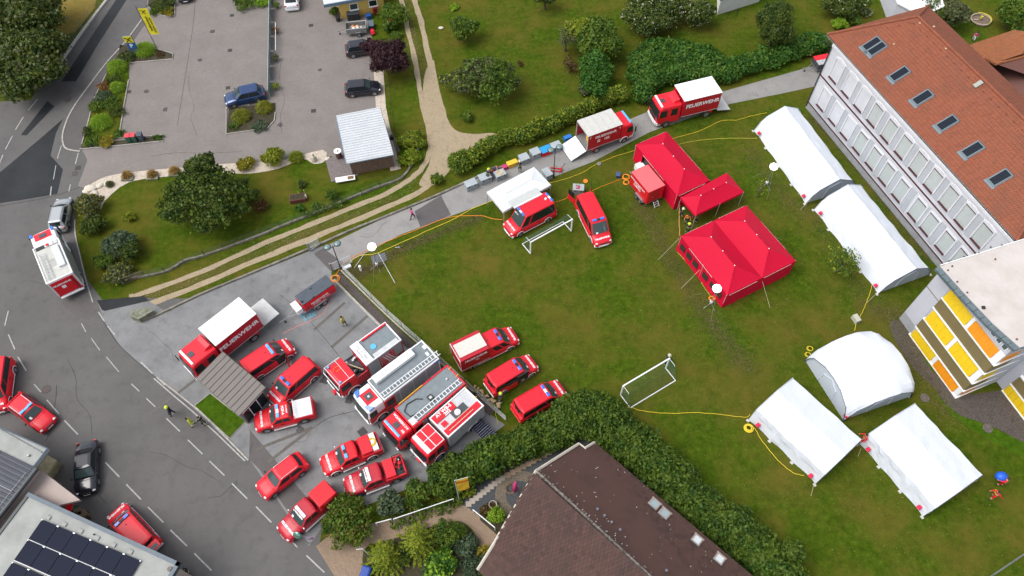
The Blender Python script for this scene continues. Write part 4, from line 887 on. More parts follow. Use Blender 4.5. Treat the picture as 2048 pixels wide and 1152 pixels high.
# --- vans
sp, dd = van('red high-roof van with a white awning over it, parked at the white canopy', (1014, 458), (1104, 412), .9, L=5.6, W=2.0, H=2.55, name='awning_van', hood=.95, lb=(blue, None, white) if 0 else None, wins=[(.03, .2), (.26, .97)])
for x in (1.1, -2.35):
    b_ = lightbar(sp, x, 2.56, .62, blue, white, .2)
text('lettering', 'LAST 122', .14, TT((1.55, -.1, 2.575), (0, 1, 0), (-1, 0, 0)), white, sp)
mb = MB(); T = Matrix(); mb.box(-1.9, 1.5, -.75, .35, 0, .05, mat('grey_awning', (.45, .47, .46), .6, var=.05)); mb.box(-1.9, 1.5, -.85, -.72, -.02, .12, white); ob('awning', mb, sp, loc=(-.45, -1.5, 2.5)).rotation_euler = (R(-6), 0, R(180))
mb = MB(); mb.cyl((0, 0, .07), .12, .16, white, 10); ob('roof_vent', mb, sp, loc=(-1.9, 0, 2.55))
cr, dd = van('red van with its rear doors open behind the goal, grey crate at its tail', (1211, 490), (1163, 394), .9, L=5.9, W=2.0, H=2.3, name='equipment_van', lb=(blue,), wins=[(.03, .2), (.24, .93)])
for s in (1, -1):
    mb = MB(); mb.box(-1.0, 0, -.03, .03, .5, 1.25, red2); mb.box(-.95, -.05, -.02, .02, 1.3, 2.1, glass); mb.box(-1.0, 0, -.025, .025, 1.25, 1.3, red2); o = ob('open_rear_door', mb, cr, loc=(-2.95, s*.95, 0)); o.rotation_euler = (0, 0, -s*R(20))
a1, d1 = van('red van with its front passenger door open, beside the ribbed shelter roof', (585, 684), (484, 752), .9, lb=(lblue, None, lblue))
door_open(a1, 1.5, -1, .96)
a2, d2 = van('red van nosing out between the shelter roof and the red pickup with white bed cover', (545, 800), (628, 728), .9)
a3, d3 = van('middle van on the field, side door slid open by a firefighter', (1070, 719), (975, 777), .9)
mb = MB(); mb.box(.05, 1.15, -.99, -.70, .35, 1.75, black); ob('door_opening', mb, a3); mb = MB(); mb.box(-1.15, 0, -1.06, -1.0, .35, 1.25, red2); mb.box(-1.1, -.05, -1.045, -.99, 1.28, 1.75, glass); ob('sliding_door', mb, a3, bev=.02)
mb = MB(); mb.box(.2, .7, -.99, -.8, .5, .9, alu); mb.cyl((.6, -.9, .65), .18, .2, alu, 12, 'y'); ob('equipment_rack', mb, a3)
a4, d4 = van('red van half under the hedge corner, plain red bumpers', (1126, 771), (1030, 827), .9, bumper=red2, lb=(blue, None, white), hoodtext='FEUERWEHR', stripe=False, rails=red2)
a5, d5 = van('red van parked close under the solar-panel roof edge', (226, 1016), (306, 1102), .9, L=5.1, rails=red2)
mb = MB(); mb.box(-.05, .05, -.85, .85, 0, .75, red2); mb.box(-.07, .06, -.7, .7, .3, .68, lglass); o = ob('tailgate', mb, a5, bev=.03, loc=(-2.55, 0, 1.85)); o.rotation_euler = (0, R(-85), 0)
a6, d6 = van('red and white van cut by the left picture edge', (-8, 820), (6, 722), .8, L=5.2)
# --- cars
redcar, _ = car('estate_car', 'red estate car with a blue roof light bar parked by the left roofs', 'car', (97, 850), (29, 800), .6, L=4.75, W=1.85, H=1.48, hood=1.25, zh=.86, body=red2, lb=(lblue, None, lblue), rails=white, bumper=red2, cab=(.15, .8), rear_slope=.6)
car('hatchback_car', 'plain red five-door car without lettering, next to the car park entrance', 'car', (528, 980), (601, 924), .6, L=4.4, W=1.85, H=1.58, hood=1.05, zh=.98, body=red2, bumper=red2, rails=alu, cab=(.2, .8), rear_slope=.4)
car('saloon_car', 'black saloon car standing alone on the street', 'car', (172, 980), (175, 892), .6, L=4.65, W=1.82, H=1.43, hood=1.15, zh=.85, body=mat('black_paint', (.012, .012, .020), .22, coat=.8), cab=(.55, .8), rear_slope=.75, bumper=MATS['black_paint'])
car('estate_car', 'silver estate car just ahead of the parked fire engine', 'car', (127, 407), (118, 451), .6, L=4.3, W=1.75, H=1.5, hood=1.0, zh=.92, body=mat('silver_paint', (.42, .44, .45), .3, metal=.5, coat=.4), rails=black, cab=(.1, .8), rear_slope=.3, bumper=mat('grey_plastic', (.16, .17, .17), .5))
car('suv_car', 'dark blue car parked across the planted island', 'car', (447, 201), (531, 182), .7, L=4.6, W=1.9, H=1.65, hood=1.15, zh=1.0, body=mat('blue_paint', (.015, .045, .14), .25, metal=.3, coat=.8), cab=(.2, .8), rear_slope=.4)
car('suv_car', 'white car facing away at the top of the parking rows', 'car', (584, -48), (583, 33), .8, L=4.6, W=1.9, H=1.65, hood=1.15, zh=1.0, body=mat('white_car_paint', (.68, .69, .71), .25, coat=.7), cab=(.2, .8), rear_slope=.5, bumper=MATS['white_car_paint'])
bk = MATS['black_paint']
car('compact_car', 'black hatchback under the purple-leaved tree', 'car', (757, 92), (692, 102), .6, L=4.1, W=1.75, H=1.55, hood=.95, zh=.95, body=bk, cab=(.15, .8), rear_slope=.3, bumper=bk)
car('compact_car', 'black hatchback parked between the purple tree and the white-roofed shed', 'car', (760, 173), (691, 180), .6, L=4.2, W=1.75, H=1.5, hood=.95, zh=.92, body=bk, cab=(.15, .8), rear_slope=.3, bumper=bk)
car('suv_car', 'dark car with pale plate at the top left planting bed', 'car', (371, 20), (366, -60), .6, L=4.5, W=1.85, H=1.6, hood=1.1, zh=.98, body=mat('graphite_paint', (.03, .035, .045), .25, metal=.4, coat=.8), cab=(.2, .8))
car('compact_car', 'black car nose at the top edge right of the dark car', 'car', (446, 6), (444, -68), .6, L=4.3, W=1.8, H=1.5, hood=1.0, zh=.93, body=bk, cab=(.2, .8))

# --- pickups
def pickup(label, front, rear, lb, cover, **k):
    rt, d = car('pickup_truck', label, 'pickup truck', front, rear, .7, L=5.25, W=1.88, H=1.80, hood=1.35, zh=1.10, belt=1.16, body=k.pop('body', red), cab=(1.75, .6), rear_slope=.25, front_slope=.65, wr=.39, wb=(.18, .80), wins=[(.1, .48), (.53, .9)], lb=lb, hoodtext='FEUERWEHR', group='red pickup trucks', bumper=k.pop('bumper', red), mirror=alu, **k)
    h, hw = d['h'], d['hw']; x1 = d['xb1']-.03
    if cover != 'hardtop':
        mb = MB(); mb.box(-h+.12, x1, -hw+.10, hw-.10, 1.0, 1.2, black); ob('load_bed', mb, rt)
        mb = MB()
        for s in (-1, 1): mb.box(-h+.05, x1, s*(hw-.14), s*(hw-.02), 1.05, 1.24, red)
        mb.box(-h+.02, -h+.14, -hw+.05, hw-.05, .9, 1.22, red); ob('bed_rail', mb, rt, bev=.02)
    if cover == 'white':
        mb = MB(); mb.box(-h+.12, x1-.02, -hw+.08, hw-.08, 1.24, 1.32, mat('tonneau_white', (.62, .64, .66), .45)); ob('bed_cover', mb, rt, bev=.03)
        mb = MB(); mb.tube([(x1-.05, -hw+.1, 1.2), (x1-.08, -hw+.16, 1.66), (x1-.08, hw-.16, 1.66), (x1-.05, hw-.1, 1.2)], .035, white, 6); ob('roll_bar', mb, rt)
        text('lettering', 'MZF-A', .3, TT((-.1, .05, 1.83), (0, 1, 0), (-1, 0, 0)), white, rt)
        text('lettering', 'WOLFSBERG', .14, TT((-.42, .0, 1.83), (0, 1, 0), (-1, 0, 0)), white, rt)
        for i in range(3):
            mb = MB(); mb.add([(-1.9+i*.16, -hw-.006, .62), (-1.82+i*.16, -hw-.006, .62), (-.92+i*.16, -hw-.006, 1.12), (-1.0+i*.16, -hw-.006, 1.12), (-1.9+i*.16, -hw+.02, .62), (-1.82+i*.16, -hw+.02, .62), (-.92+i*.16, -hw+.02, 1.12), (-1.0+i*.16, -hw+.02, 1.12)], [(0, 1, 2, 3), (7, 6, 5, 4), (0, 4, 5, 1), (1, 5, 6, 2), (2, 6, 7, 3), (3, 7, 4, 0)], white); ob('side_stripe', mb, rt)
    if cover == 'hose':
        mb = MB(); mb.box(x1-.95, x1-.02, -hw+.13, hw-.13, 1.2, 1.62, red2); ob('equipment_box', mb, rt, bev=.04)
        mb = MB(); mb.box(-h+.25, x1-.98, -hw+.13, hw-.13, 1.2, 1.50, white); ob('pump_box', mb, rt, bev=.02)
        mb = MB()
        for r_ in (.22, .27, .32): mb.tube([(-h+.62+r_*math.cos(t), r_*1.15*math.sin(t), 1.55) for t in np.linspace(0, 6.3, 18)], .035, yel, 5)
        ob('hose_coil', mb, rt)
    if cover == 'pump':
        mb = MB(); mb.box(x1-.85, x1-.02, -hw+.13, hw-.13, 1.2, 1.55, red2); ob('equipment_box', mb, rt, bev=.04)
        mb = MB()
        for i in range(16): a_, b_ = random.uniform(-h+.3, x1-1.0), random.uniform(-hw+.3, hw-.3); s = random.uniform(.07, .18); mb.ell((a_, b_, 1.3+random.uniform(0, .15)), s, s, s*.8, random.choice([red, red, black, alu, black]), 8, 4)
        mb.tube([(-h+.35, -.5, 1.35), (-h+.5, .2, 1.5), (-h+.9, .1, 1.4), (-h+.7, -.3, 1.45)], .05, red, 6); ob('portable_pump', mb, rt)
        mb = MB(); mb.tube([(x1-.9, -hw+.08, 1.2), (x1-.9, -hw+.12, 1.7), (-h+.12, -hw+.12, 1.6), (-h+.1, -hw+.1, 1.2)], .03, black, 6); mb.tube([(x1-.9, hw-.08, 1.2), (x1-.9, hw-.12, 1.7), (-h+.12, hw-.12, 1.6), (-h+.1, hw-.1, 1.2)], .03, black, 6); ob('bed_frame', mb, rt)
    if cover == 'hardtop':
        mb = MB(); mb.rings([[(x, -hw+.06, 1.14), (x, -hw+.14, 1.82), (x, hw-.14, 1.82), (x, hw-.06, 1.14)] for x in (-h+.06, -h+.14, x1+.02)], red); ob('hardtop', mb, rt, bev=.05)
        for s in (-1, 1): mb = MB(); mb.box(-h+.5, x1-.35, s*(hw-.12)-.02, s*(hw-.12)+.05, 1.35, 1.65, dred); ob('hardtop_flap', mb, rt)
    if k.get('roofname', None) or lb and lb[2] is white:
        pass
    for s in (-1, 1): mb = MB(); mb.box(-.9, 1.1, s*(hw+.02), s*(hw+.14), .36, .41, alu); ob('side_step', mb, rt)
    return rt, d
pickup('red pickup with a white bed cover and angled white side stripes', (509, 846), (629, 815), (lblue, .35, white), 'white')
pk, d = pickup('red pickup carrying a white pump box with a yellow hose coil', (646, 934), (758, 886), (lblue, .35, black), 'hose', bumper=white)
pk, d = pickup('red pickup with red pump gear in its open bed, nose against the shrubs', (692, 976), (808, 932), (white, .42, white), 'pump', body=dred)
text('lettering', 'LF-WOLFSBERG', .17, TT((.68, 0, 1.80), (0, 1, 0), (-1, 0, .25)), white, pk)
pk, d = pickup('red pickup with a full red hardtop, nearest to the street corner mirror', (567, 1068), (664, 982), (white, .42, white), 'hardtop', body=dred)
text('lettering', 'LF-WOLFSBERG', .17, TT((.68, 0, 1.80), (0, 1, 0), (-1, 0, .25)), white, pk)

# --- lorry cab
def cab(rt, x0, ln, W, zb, zt, body, bump=white, hatch=True, bar=None, roofm=None, wins=((.18, .55),), nose=.22, screenz=(.40, .82), roof_slope=0):
    hw = W/2; Hh = zt-zb
    def sec(z_, xf, w_): return [(xf, -w_+.12, z_), (xf+.05, 0, z_), (xf, w_-.12, z_), (xf-.14, w_, z_), (x0-ln, w_, z_), (x0-ln, -w_, z_), (xf-.14, -w_, z_)]
    mb = MB(); mb.rings([sec(zb, x0, hw), sec(zb+Hh*.38, x0, hw), sec(zt-.22, x0-nose, hw-.04), sec(zt-.05, x0-nose-.12, hw-.10), sec(zt, x0-nose-.3, hw-.22)], body); ob('cab', mb, rt, bev=.035)
    z0, z1 = zb+Hh*screenz[0], zb+Hh*screenz[1]; f = lambda z_: x0-nose*max(0, (z_-zb-Hh*.38)/(Hh*.62-.22))
    pane('windscreen', rt, [(f(z0)+.0, -hw+.14, z0), (f(z0), hw-.14, z0), (f(z1), hw-.16, z1), (f(z1), -hw+.16, z1)], glass, .05, 6, .03)
    for s in (-1, 1):
        for w0, w1 in wins:
            xa, xb = x0-.15-(ln-.15)*w0, x0-.15-(ln-.15)*w1; q = [(xb, s*(hw+.0), z0+.05), (xa, s*hw, z0+.05), (xa-.05, s*(hw-.035), z1-.02), (xb, s*(hw-.035), z1-.02)]
            if s > 0: q = [q[1], q[0], q[3], q[2]]
            pane('side_window', rt, q, glass, 0, 1, .02)
        mb = MB(); mb.tube([(x0-.1, s*hw, z1), (x0+.12, s*(hw+.13), z1-.05), (x0+.12, s*(hw+.13), z0)], .02, black, 5); mb.box(x0+.05, x0+.13, s*(hw+.13)-.08, s*(hw+.13)+.08, z0, z1-.15, black); ob('mirror', mb, rt, bev=.02)
        mb = MB(); mb.box(x0-.02, x0+.13, s*hw*.72-.2, s*hw*.72+.2, zb+.06, zb+.24, headl); ob('headlight', mb, rt, bev=.03)
    mb = MB(); mb.rings([[(xx+.12-.16*(abs(y_)/hw)**4, y_, z_) for xx, z_ in ((x0, zb-.12), (x0, zb+.30), (x0-.5, zb+.30), (x0-.5, zb-.12))] for y_ in np.linspace(-hw, hw, 9)], bump); ob('bumper', mb, rt, bev=.03)
    mb = MB(); mb.box(x0-.02, x0+.06, -hw*.6, hw*.6, zb+.34, zb+Hh*.36, black); ob('grille', mb, rt, bev=.02)
    if hatch: mb = MB(); mb.box(x0-nose-.95, x0-nose-.45, -.28, .28, zt, zt+.05, dgrey); ob('roof_hatch', mb, rt, bev=.02)
    if bar:
        mb = MB(); mb.box(x0-nose-.34, x0-nose-.12, -hw+.22, hw-.22, zt-.04, zt+.12, bar); o = ob('light_bar', mb, rt, bev=.04)
def wheelset(rt, xs, hw, r, fend=None, wd=.3):
    for x in xs:
        for s in (-1, 1):
            wheel(rt, x, s*(hw-.16), r, wd)
            if fend: mb = MB(); mb.rings([[(x+rr*math.cos(t), y_, r+rr*math.sin(t)) for rr, y_ in ((r+.08, s*(hw-.28)), (r+.08, s*(hw+.02)), (r+.15, s*(hw+.02)), (r+.15, s*(hw-.28)))] for t in np.linspace(.0, math.pi, 10)], fend); ob('mudguard', mb, rt)
def placed(name, label, cat, c, ang, group=None):
    e_ = empty(name, (c[0], c[1], .02), R(ang)); tag(e_, label, cat, group); return e_
def box_lorry(label, c, ang, boxL, boxW, boxH, cabL, cabz, gap=.12, roofc=white, bar=white, plat=1.1, texts=(), body=dred, wr=.46, zb=1.1, hatch=True, deflector=True, open_rear=False, ramp=0, seams=0, name='box_lorry', platL=1.75, platT=0):
    rt = placed(name, label, 'lorry', c, ang, 'red box lorries')
    h = boxL/2; hw = boxW/2; x0 = h+gap+cabL
    mb = MB(); mb.box(-h, x0-.3, -.45, .45, .55, zb-.05, black); ob('chassis', mb, rt)
    cab(rt, x0, cabL, min(boxW, 2.4), .55, cabz, red2, white, hatch, bar, wins=((.03, .36), (.55, .85)) if cabL > 2 else ((.03, .5),))
    mb = MB()
    if open_rear:
        for y in (-hw, hw-.06): mb.box(-h, h, y, y+.06, zb, zb+boxH, body)
        mb.box(h-.06, h, -hw, hw, zb, zb+boxH, body); mb.box(-h, h, -hw, hw, zb-.06, zb, galv)
    else: mb.box(-h, h, -hw, hw, zb, zb+boxH, body)
    ob('cargo_box', mb, rt, bev=.015)
    mb = MB(); mb.box(-h-.03, h+.03, -hw-.03, hw+.03, zb+boxH, zb+boxH+.07, roofc); ob('box_roof', mb, rt, bev=.02)
    for i in range(seams):
        x = -h+boxL*(i+1)/(seams+1); mb = MB(); mb.box(x-.015, x+.015, -hw, hw, zb+boxH+.06, zb+boxH+.082, mat('seam_grey', (.40, .39, .37), .7)); ob('roof_seam', mb, rt)
    mb = MB()
    for s in (-1, 1):
        mb.box(-h, h, s*hw-.02, s*hw+.02, zb-.02, zb+.05, alu); mb.box(-h+.6, -h+1.5, s*(hw-.1)-.05, s*(hw-.1)+.02, .55, .95, red)
    ob('side_rail', mb, rt)
    if open_rear:
        mb = MB(); 
        for a_ in ((-hw, -hw+.09, zb, zb+boxH), (hw-.09, hw, zb, zb+boxH), (-hw+.09, hw-.09, zb+boxH-.1, zb+boxH)): mb.box(-h-.05, -h, *a_, alu)
        ob('rear_frame', mb, rt)
        mb = MB()
        for i in range(7): a_ = random.uniform(-h+.4, h-.8); b_ = random.uniform(-hw+.4, hw-.4); mb.box(a_, a_+.6, b_-.25, b_+.25, zb, zb+random.uniform(.5, 1.2), random.choice([alu, wood, yel, dred]))
        ob('load', mb, rt, kind='stuff')
    if deflector: mb = MB(); mb.rings([[(x0-cabL+.1, y_, cabz-.05), (x0-cabL+.15, y_*.9, cabz+.45), (x0-cabL+.6, y_*.85, cabz+.3), (x0-cabL+.95, y_*.8, cabz-.02)] for y_ in (-.85, -.5, 0, .5, .85)], red2); ob('wind_deflector', mb, rt, smooth=False, bev=.05)
    if platL:
        mb = MB(); mb.box(-platL, 0, -hw+.03, hw-.03, -.06, .03, alu if open_rear else mat('platform_grey', (.50, .51, .50), .5, var=.08, scale=2)); o = ob('tail_lift', mb, rt, bev=.015, loc=(-h-.08, 0, plat)); o.rotation_euler = (0, R(-platT), 0)
    wheelset(rt, (-h+1.25 if boxL > 3 else -h+.9, x0-1.15), hw, wr, None); 
    mb = MB(); [mb.rings([[(x0-1.15+rr*math.cos(t), y_, wr+rr*math.sin(t)) for rr, y_ in ((wr+.06, s*(hw-.3)), (wr+.06, s*(hw-.02)), (wr+.13, s*(hw-.02)), (wr+.13, s*(hw-.3)))] for t in np.linspace(0, math.pi, 9)], white) for s in (-1,)]; ob('mudguard', mb, rt)
    for s_, sz, x, z_ in texts:
        for sd in (-1, 1): sidetext(rt, s_, sz, x, hw+.012, z_, white, sd)
    return rt
v1 = box_lorry('red lorry beside the ribbed shelter with a clean white box roof and lowered tail lift', (-26.2, 33.65), 47.6+180, 4.45, 2.6, 2.35, 2.75, 2.95, texts=(('FEUERWEHR', .75, .05, 2.45),), platL=1.8, plat=1.12)
v2 = box_lorry('red lorry parked furthest right on the path, large FEUERWEHR on its side', (20.4, 63.3), 17.7+180, 4.55, 2.7, 2.35, 2.75, 2.95, texts=(('FEUERWEHR', .72, -.1, 2.5),), platL=1.8, plat=.75, platT=14)
v3 = box_lorry('red lorry facing right with open rear, 122 on its side and a panelled grey-white roof', (9.15, 58.5), 25.4, 4.17, 2.6, 2.15, 1.65, 2.55, gap=.1, roofc=mat('offwhite_roof', (.50, .49, .46), .6, var=.06), bar=lblue, texts=(('FEUERWEHR', .46, .1, 2.55), ('122', .46, .25, 1.95)), hatch=False, deflector=False, open_rear=True, seams=4, platL=2.0, plat=.95, platT=22, wr=.4, zb=1.0)
mb = MB(); mb.tube([(-.75+.2*math.cos(t), -1.315, 1.95+.2*math.sin(t)) for t in np.linspace(math.pi/4, math.pi*2.25, 5)], .03, white, 4); ob('emblem', mb, v3)
for s_, q in ((v1, (1.95, 2.9)), (v1, (-1.95, 2.9)), (v3, (1.85, 2.85)), (v3, (-1.85, 2.85))):
    mb = MB(); x, z = q; y = -1.315; sg = 1 if x > 0 else -1; mb.box(x-.12*sg if sg > 0 else x, x if sg > 0 else x+.12, y, y+.02, z, z+.05, white); mb.box(x-.03, x+.03, y, y+.02, z-.2, z+.05, white); ob('corner_mark', mb, s_)
# small crew-cab box truck on the field
A_ = P(1030, 665, 1.0); B_ = P(915, 725, 1.0); dr = (A_-B_); ang = math.degrees(math.atan2(dr.y, dr.x))
bt, d = van('red crew-cab truck on the field with a box body and white roof panel', (1033, 664), (913, 722), 1.0, L=6.1, W=2.0, H=2.1, name='crew_cab_truck', lb=(blue,), wins=[(.03, .14), (.18, .32)], group=None, rear_open=True)
tag(bt, None, 'truck')
mb = MB(); mb.box(-3.1, -.25, -1.08, 1.08, .75, 2.65, dred); ob('box_body', mb, bt, bev=.04)
mb = MB(); mb.box(-3.0, -.3, -.72, .72, 2.64, 2.70, mat('cream_panel', (.56, .54, .49), .6, var=.05)); ob('roof_panel', mb, bt)
for s in (-1, 1):
    mb = MB(); mb.box(-3.1, -.25, s*1.08-.02, s*1.08+.02, .72, .82, alu); ob('side_rail', mb, bt)
    sidetext(bt, 'FEUERWEHR', .40, -1.6, 1.095, 2.15, white, s); sidetext(bt, '122', .26, -1.5, 1.095, 1.7, white, s)
mb = MB(); mb.box(-3.14, -3.09, -1.0, 1.0, .8, 2.55, dred); mb.tube([(-3.15, -1.06, .8), (-3.15, -1.06, 2.6), (-3.15, 1.06, 2.6), (-3.15, 1.06, .8)], .03, white, 4); ob('rear_door', mb, bt)

# --- fire engines
_done = {}
def flip_gear(rt):
    """the roof gear above is written for the other flank: mirror it across the vehicle's length"""
    for o in [c for c in rt.children_recursive if c.name not in _done[rt.name]]:
        if o.name.startswith('lettering'): o.location.y *= -1; continue
        o.location.y *= -1; o.data.transform(Matrix.Diagonal((1, -1, 1, 1))); o.data.flip_normals()
def ladder(rt, p0, p1, wd, m=white, n=16, r=.03, name='ladder', rung=None):
    p0, p1 = Vector(p0), Vector(p1); d = (p1-p0); nn = d.cross(Vector((0, 0, 1))).normalized()*wd/2; mb = MB()
    for s in (-1, 1): mb.tube([p0+nn*s, p1+nn*s], r*1.3, m, 4)
    o = ob(name, mb, rt)
    for i in range(n):
        q = p0+d*((i+.5)/n); mb = MB(); mb.tube([q-nn, q+nn], r, rung or m, 4); k = ob('rung', mb, o)
    return o
def engine(label, c, ang, bodyL, W, zt, cabL, cabz, body=dred, cabroof=None, deckc=deck, shutters=3, rim=white, gap=.08, wr=.52, bumper=white, bar=None, hatch=True, cabbody=red2, wins=((.03, .42), (.52, .9)), name='fire_engine'):
    rt = placed(name, label, 'fire engine', c, ang, 'fire engines')
    h = bodyL/2; hw = W/2; x0 = h+gap+cabL; zb = .75
    mb = MB(); mb.box(-h, x0-.3, -.5, .5, .5, zb, black); ob('chassis', mb, rt)
    cab(rt, x0, cabL, W-.06, .6, cabz, cabbody, bumper, hatch, bar, wins=wins)
    mb = MB(); mb.box(-h, h, -hw+.03, hw-.03, zb, zt-.12, body); ob('equipment_body', mb, rt, bev=.03)
    mb = MB(); mb.box(-h+.1, h-.1, -hw+.12, hw-.12, zt-.12, zt-.03, deckc); ob('roof_deck', mb, rt)
    mb = MB()
    for a_ in ((-h, h, -hw, -hw+.12), (-h, h, hw-.12, hw), (-h, -h+.12, -hw+.12, hw-.12), (h-.1, h, -hw+.12, hw-.12)): mb.box(*a_, zt-.14, zt+.05, rim)
    ob('roof_rim', mb, rt, bev=.02)
    w_ = (bodyL-.2)/shutters
    for s in (-1, 1):
        for i in range(shutters):
            x = -h+.1+i*w_; mid = wr*2+.2 if abs(x+w_/2+h-1.35) < w_*.6 else zb+.05
            mb = MB(); mb.box(x+.05, x+w_-.05, s*hw-.035, s*hw+.012, mid, zt-.22, shut)
            for k in range(int((zt-.22-mid)/.14)): mb.box(x+.05, x+w_-.05, s*hw-.03, s*hw+.018, mid+k*.14, mid+k*.14+.02, alu)
            ob('roller_shutter', mb, rt)
    wheelset(rt, (-h+1.35, x0-1.25), hw, wr, white if rim is white else red2)
    for s in (-1, 1): mb = MB(); mb.box(-h-.02, -h+.06, s*hw*.82-.1, s*hw*.82+.1, .8, 1.05, taill); ob('tail_light', mb, rt)
    _done[rt.name] = {c.name for c in rt.children_recursive}
    return rt, dict(h=h, hw=hw, zt=zt, x0=x0)
# E1 tanker with open middle section
e1, d = engine('fire engine with open equipment bay behind its red cab and a blue lid on top', (-12.6, 31.55), 41.6+180, 3.9, 2.5, 3.05, 1.9, 2.75, gap=1.15, body=dred, wins=((.03, .6),), bar=None, hatch=False)
h = d['h']; mb = MB(); mb.box(-h+3.05, -h+3.9, -1.27, 1.27, 3.0, 3.18, white); ob('white_locker_lid', mb, e1, bev=.02)
for i, s_ in enumerate(('FEUERWEHR', 'STADT WOLFSBERG', 'TLF-A')): text('lettering', s_, .2, TT((1.32+.0+.22*(1-i), 0, 3.19), (0, -1, 0), (1, 0, 0)) if 0 else TT((1.72-.24*i, 0, 3.19), (0, 1, 0), (-1, 0, 0)), mat('grey_letter', (.35, .33, .35), .6), e1)
mb = MB(); mb.cyl((.35, -.1, 3.05), .27, .06, lblue, 18); ob('tank_lid', mb, e1)
mb = MB(); mb.box(-1.85, .85, .95, 1.12, 3.05, 3.2, red2); ob('red_pipe_box', mb, e1, bev=.04)
mb = MB(); mb.box(-1.7, .9, -1.15, -.75, 3.02, 3.12, alu); ob('step_plate', mb, e1)
mb = MB(); mb.box(1.98, 3.1, -1.15, 1.15, .8, 1.55, dgrey); mb.box(1.98, 3.15, -1.22, -1.12, .8, 2.1, dred); mb.box(1.98, 3.15, 1.12, 1.22, .8, 1.7, dgrey)
for i in range(14): a_, b_ = random.uniform(2.1, 3.0), random.uniform(-.9, .9); mb.box(a_-.12, a_+.12, b_-.1, b_+.1, 1.55, 1.55+random.uniform(.1, .5), random.choice([black, dgrey, alu, black]))
ob('pump_bay', mb, e1)
mb = MB(); mb.tube([(2.2, -.9, 2.2), (2.6, -.3, 2.35), (3.0, .5, 2.3), (3.4, .9, 2.7)], .06, mat('buff_hose', (.45, .38, .25), .7), 6); ob('suction_hose', mb, e1)
mb = MB(); z = 2.86; mb.tube([(3.2, -1.15, z), (4.75, -1.15, z), (4.8, 1.15, z), (3.2, 1.15, z)], .035, white, 6); mb.tube([(4.78, -1.15, z), (5.0, -1.18, 2.2), (5.05, 1.18, 2.2), (4.8, 1.15, z)], .035, white, 6); mb.tube([(3.7, -1.12, z-.02), (3.7, 1.12, z-.02)], .02, white, 5); ob('cab_guard_bars', mb, e1)
for s in (-1, 1): mb = MB(); mb.cyl((4.55, s*.95, 2.9), .11, .16, lblue, 12); ob('beacon', mb, e1)
mb = MB(); mb.tube([(4.0+.35*math.cos(t), .35+.22*math.sin(t), 2.8) for t in np.linspace(0, 5.4, 16)], .03, orange, 5); ob('roof_hose', mb, e1)
mb = MB(); mb.box(5.05, 5.35, -.5, -.1, .5, .85, red2); mb.cyl((5.2, -.3, .9), .18, .1, red2, 10); ob('front_winch', mb, e1)
for x, q in ((-.2, 0),):
    mb = MB()
    for i in range(3): mb.add([(-.95+i*.25, -1.272, .95), (-.83+i*.25, -1.272, .95), (-.23+i*.25, -1.272, 2.5), (-.35+i*.25, -1.272, 2.5)], [(0, 1, 2, 3)], white)
    mb.box(-1.0, .5, -1.265, -1.24, .9, 2.6, red); ob('side_graphic', mb, e1)
flip_gear(e1)
# E2 white-topped engine with long ladder
e2, d = engine('fire engine with a white cab roof, long white roof locker and a full-length ladder', (-9.9, 28.9), 41.5+180, 6.0, 2.5, 3.15, 1.8, 3.0, body=white, cabbody=white, wins=((.03, .5),), bar=None, hatch=False, shutters=4)
mb = MB(); mb.box(-1.6, 2.6, .35, 1.1, 3.15, 3.6, white); ob('roof_locker', mb, e2, bev=.03)
ladder(e2, (-3.3, -.85, 3.42), (2.9, -.85, 3.42), .42, white, 18)
mb = MB(); mb.box(3.2, 4.35, -.62, .62, 2.99, 3.03, red2); ob('roof_hatch_panel', mb, e2); mb = MB(); mb.box(3.45, 4.1, -.33, .33, 3.03, 3.08, dgrey); mb.box(3.68, 3.86, -.1, .1, 3.08, 3.09, alu); ob('roof_hatch', mb, e2, bev=.03)
for s in (-1, 1): mb = MB(); mb.rings([[(4.62, s*.55, 2.9), (4.62, s*.55, 3.08), (4.4, s*.55, 3.12), (4.3, s*.55, 2.9)], [(4.5, s*1.16, 2.85), (4.5, s*1.16, 3.04), (4.0, s*1.16, 3.12), (3.9, s*1.16, 2.9)]], blue); ob('corner_beacon', mb, e2, bev=.03)
mb = MB(); mb.box(-2.95, -2.4, -1.28, -1.14, 2.85, 3.05, blue); ob('rear_beacon', mb, e2); mb = MB(); mb.box(2.0, 3.05, -1.275, -1.2, .9, 2.85, red); mb.box(2.1, 2.9, -1.29, -1.25, 1.6, 2.6, glass); ob('crew_door', mb, e2)
mb = MB(); mb.box(3.1, 4.8, -1.235, -1.19, .8, 1.75, red); mb.box(3.1, 4.8, 1.19, 1.235, .8, 1.75, red); ob('red_door_skin', mb, e2)
for x, y in ((-2.7, .5), (-2.5, -.2)): mb = MB(); mb.box(x-.12, x+.12, y-.2, y+.2, 3.14, 3.24, white); ob('work_light', mb, e2)
flip_gear(e2)
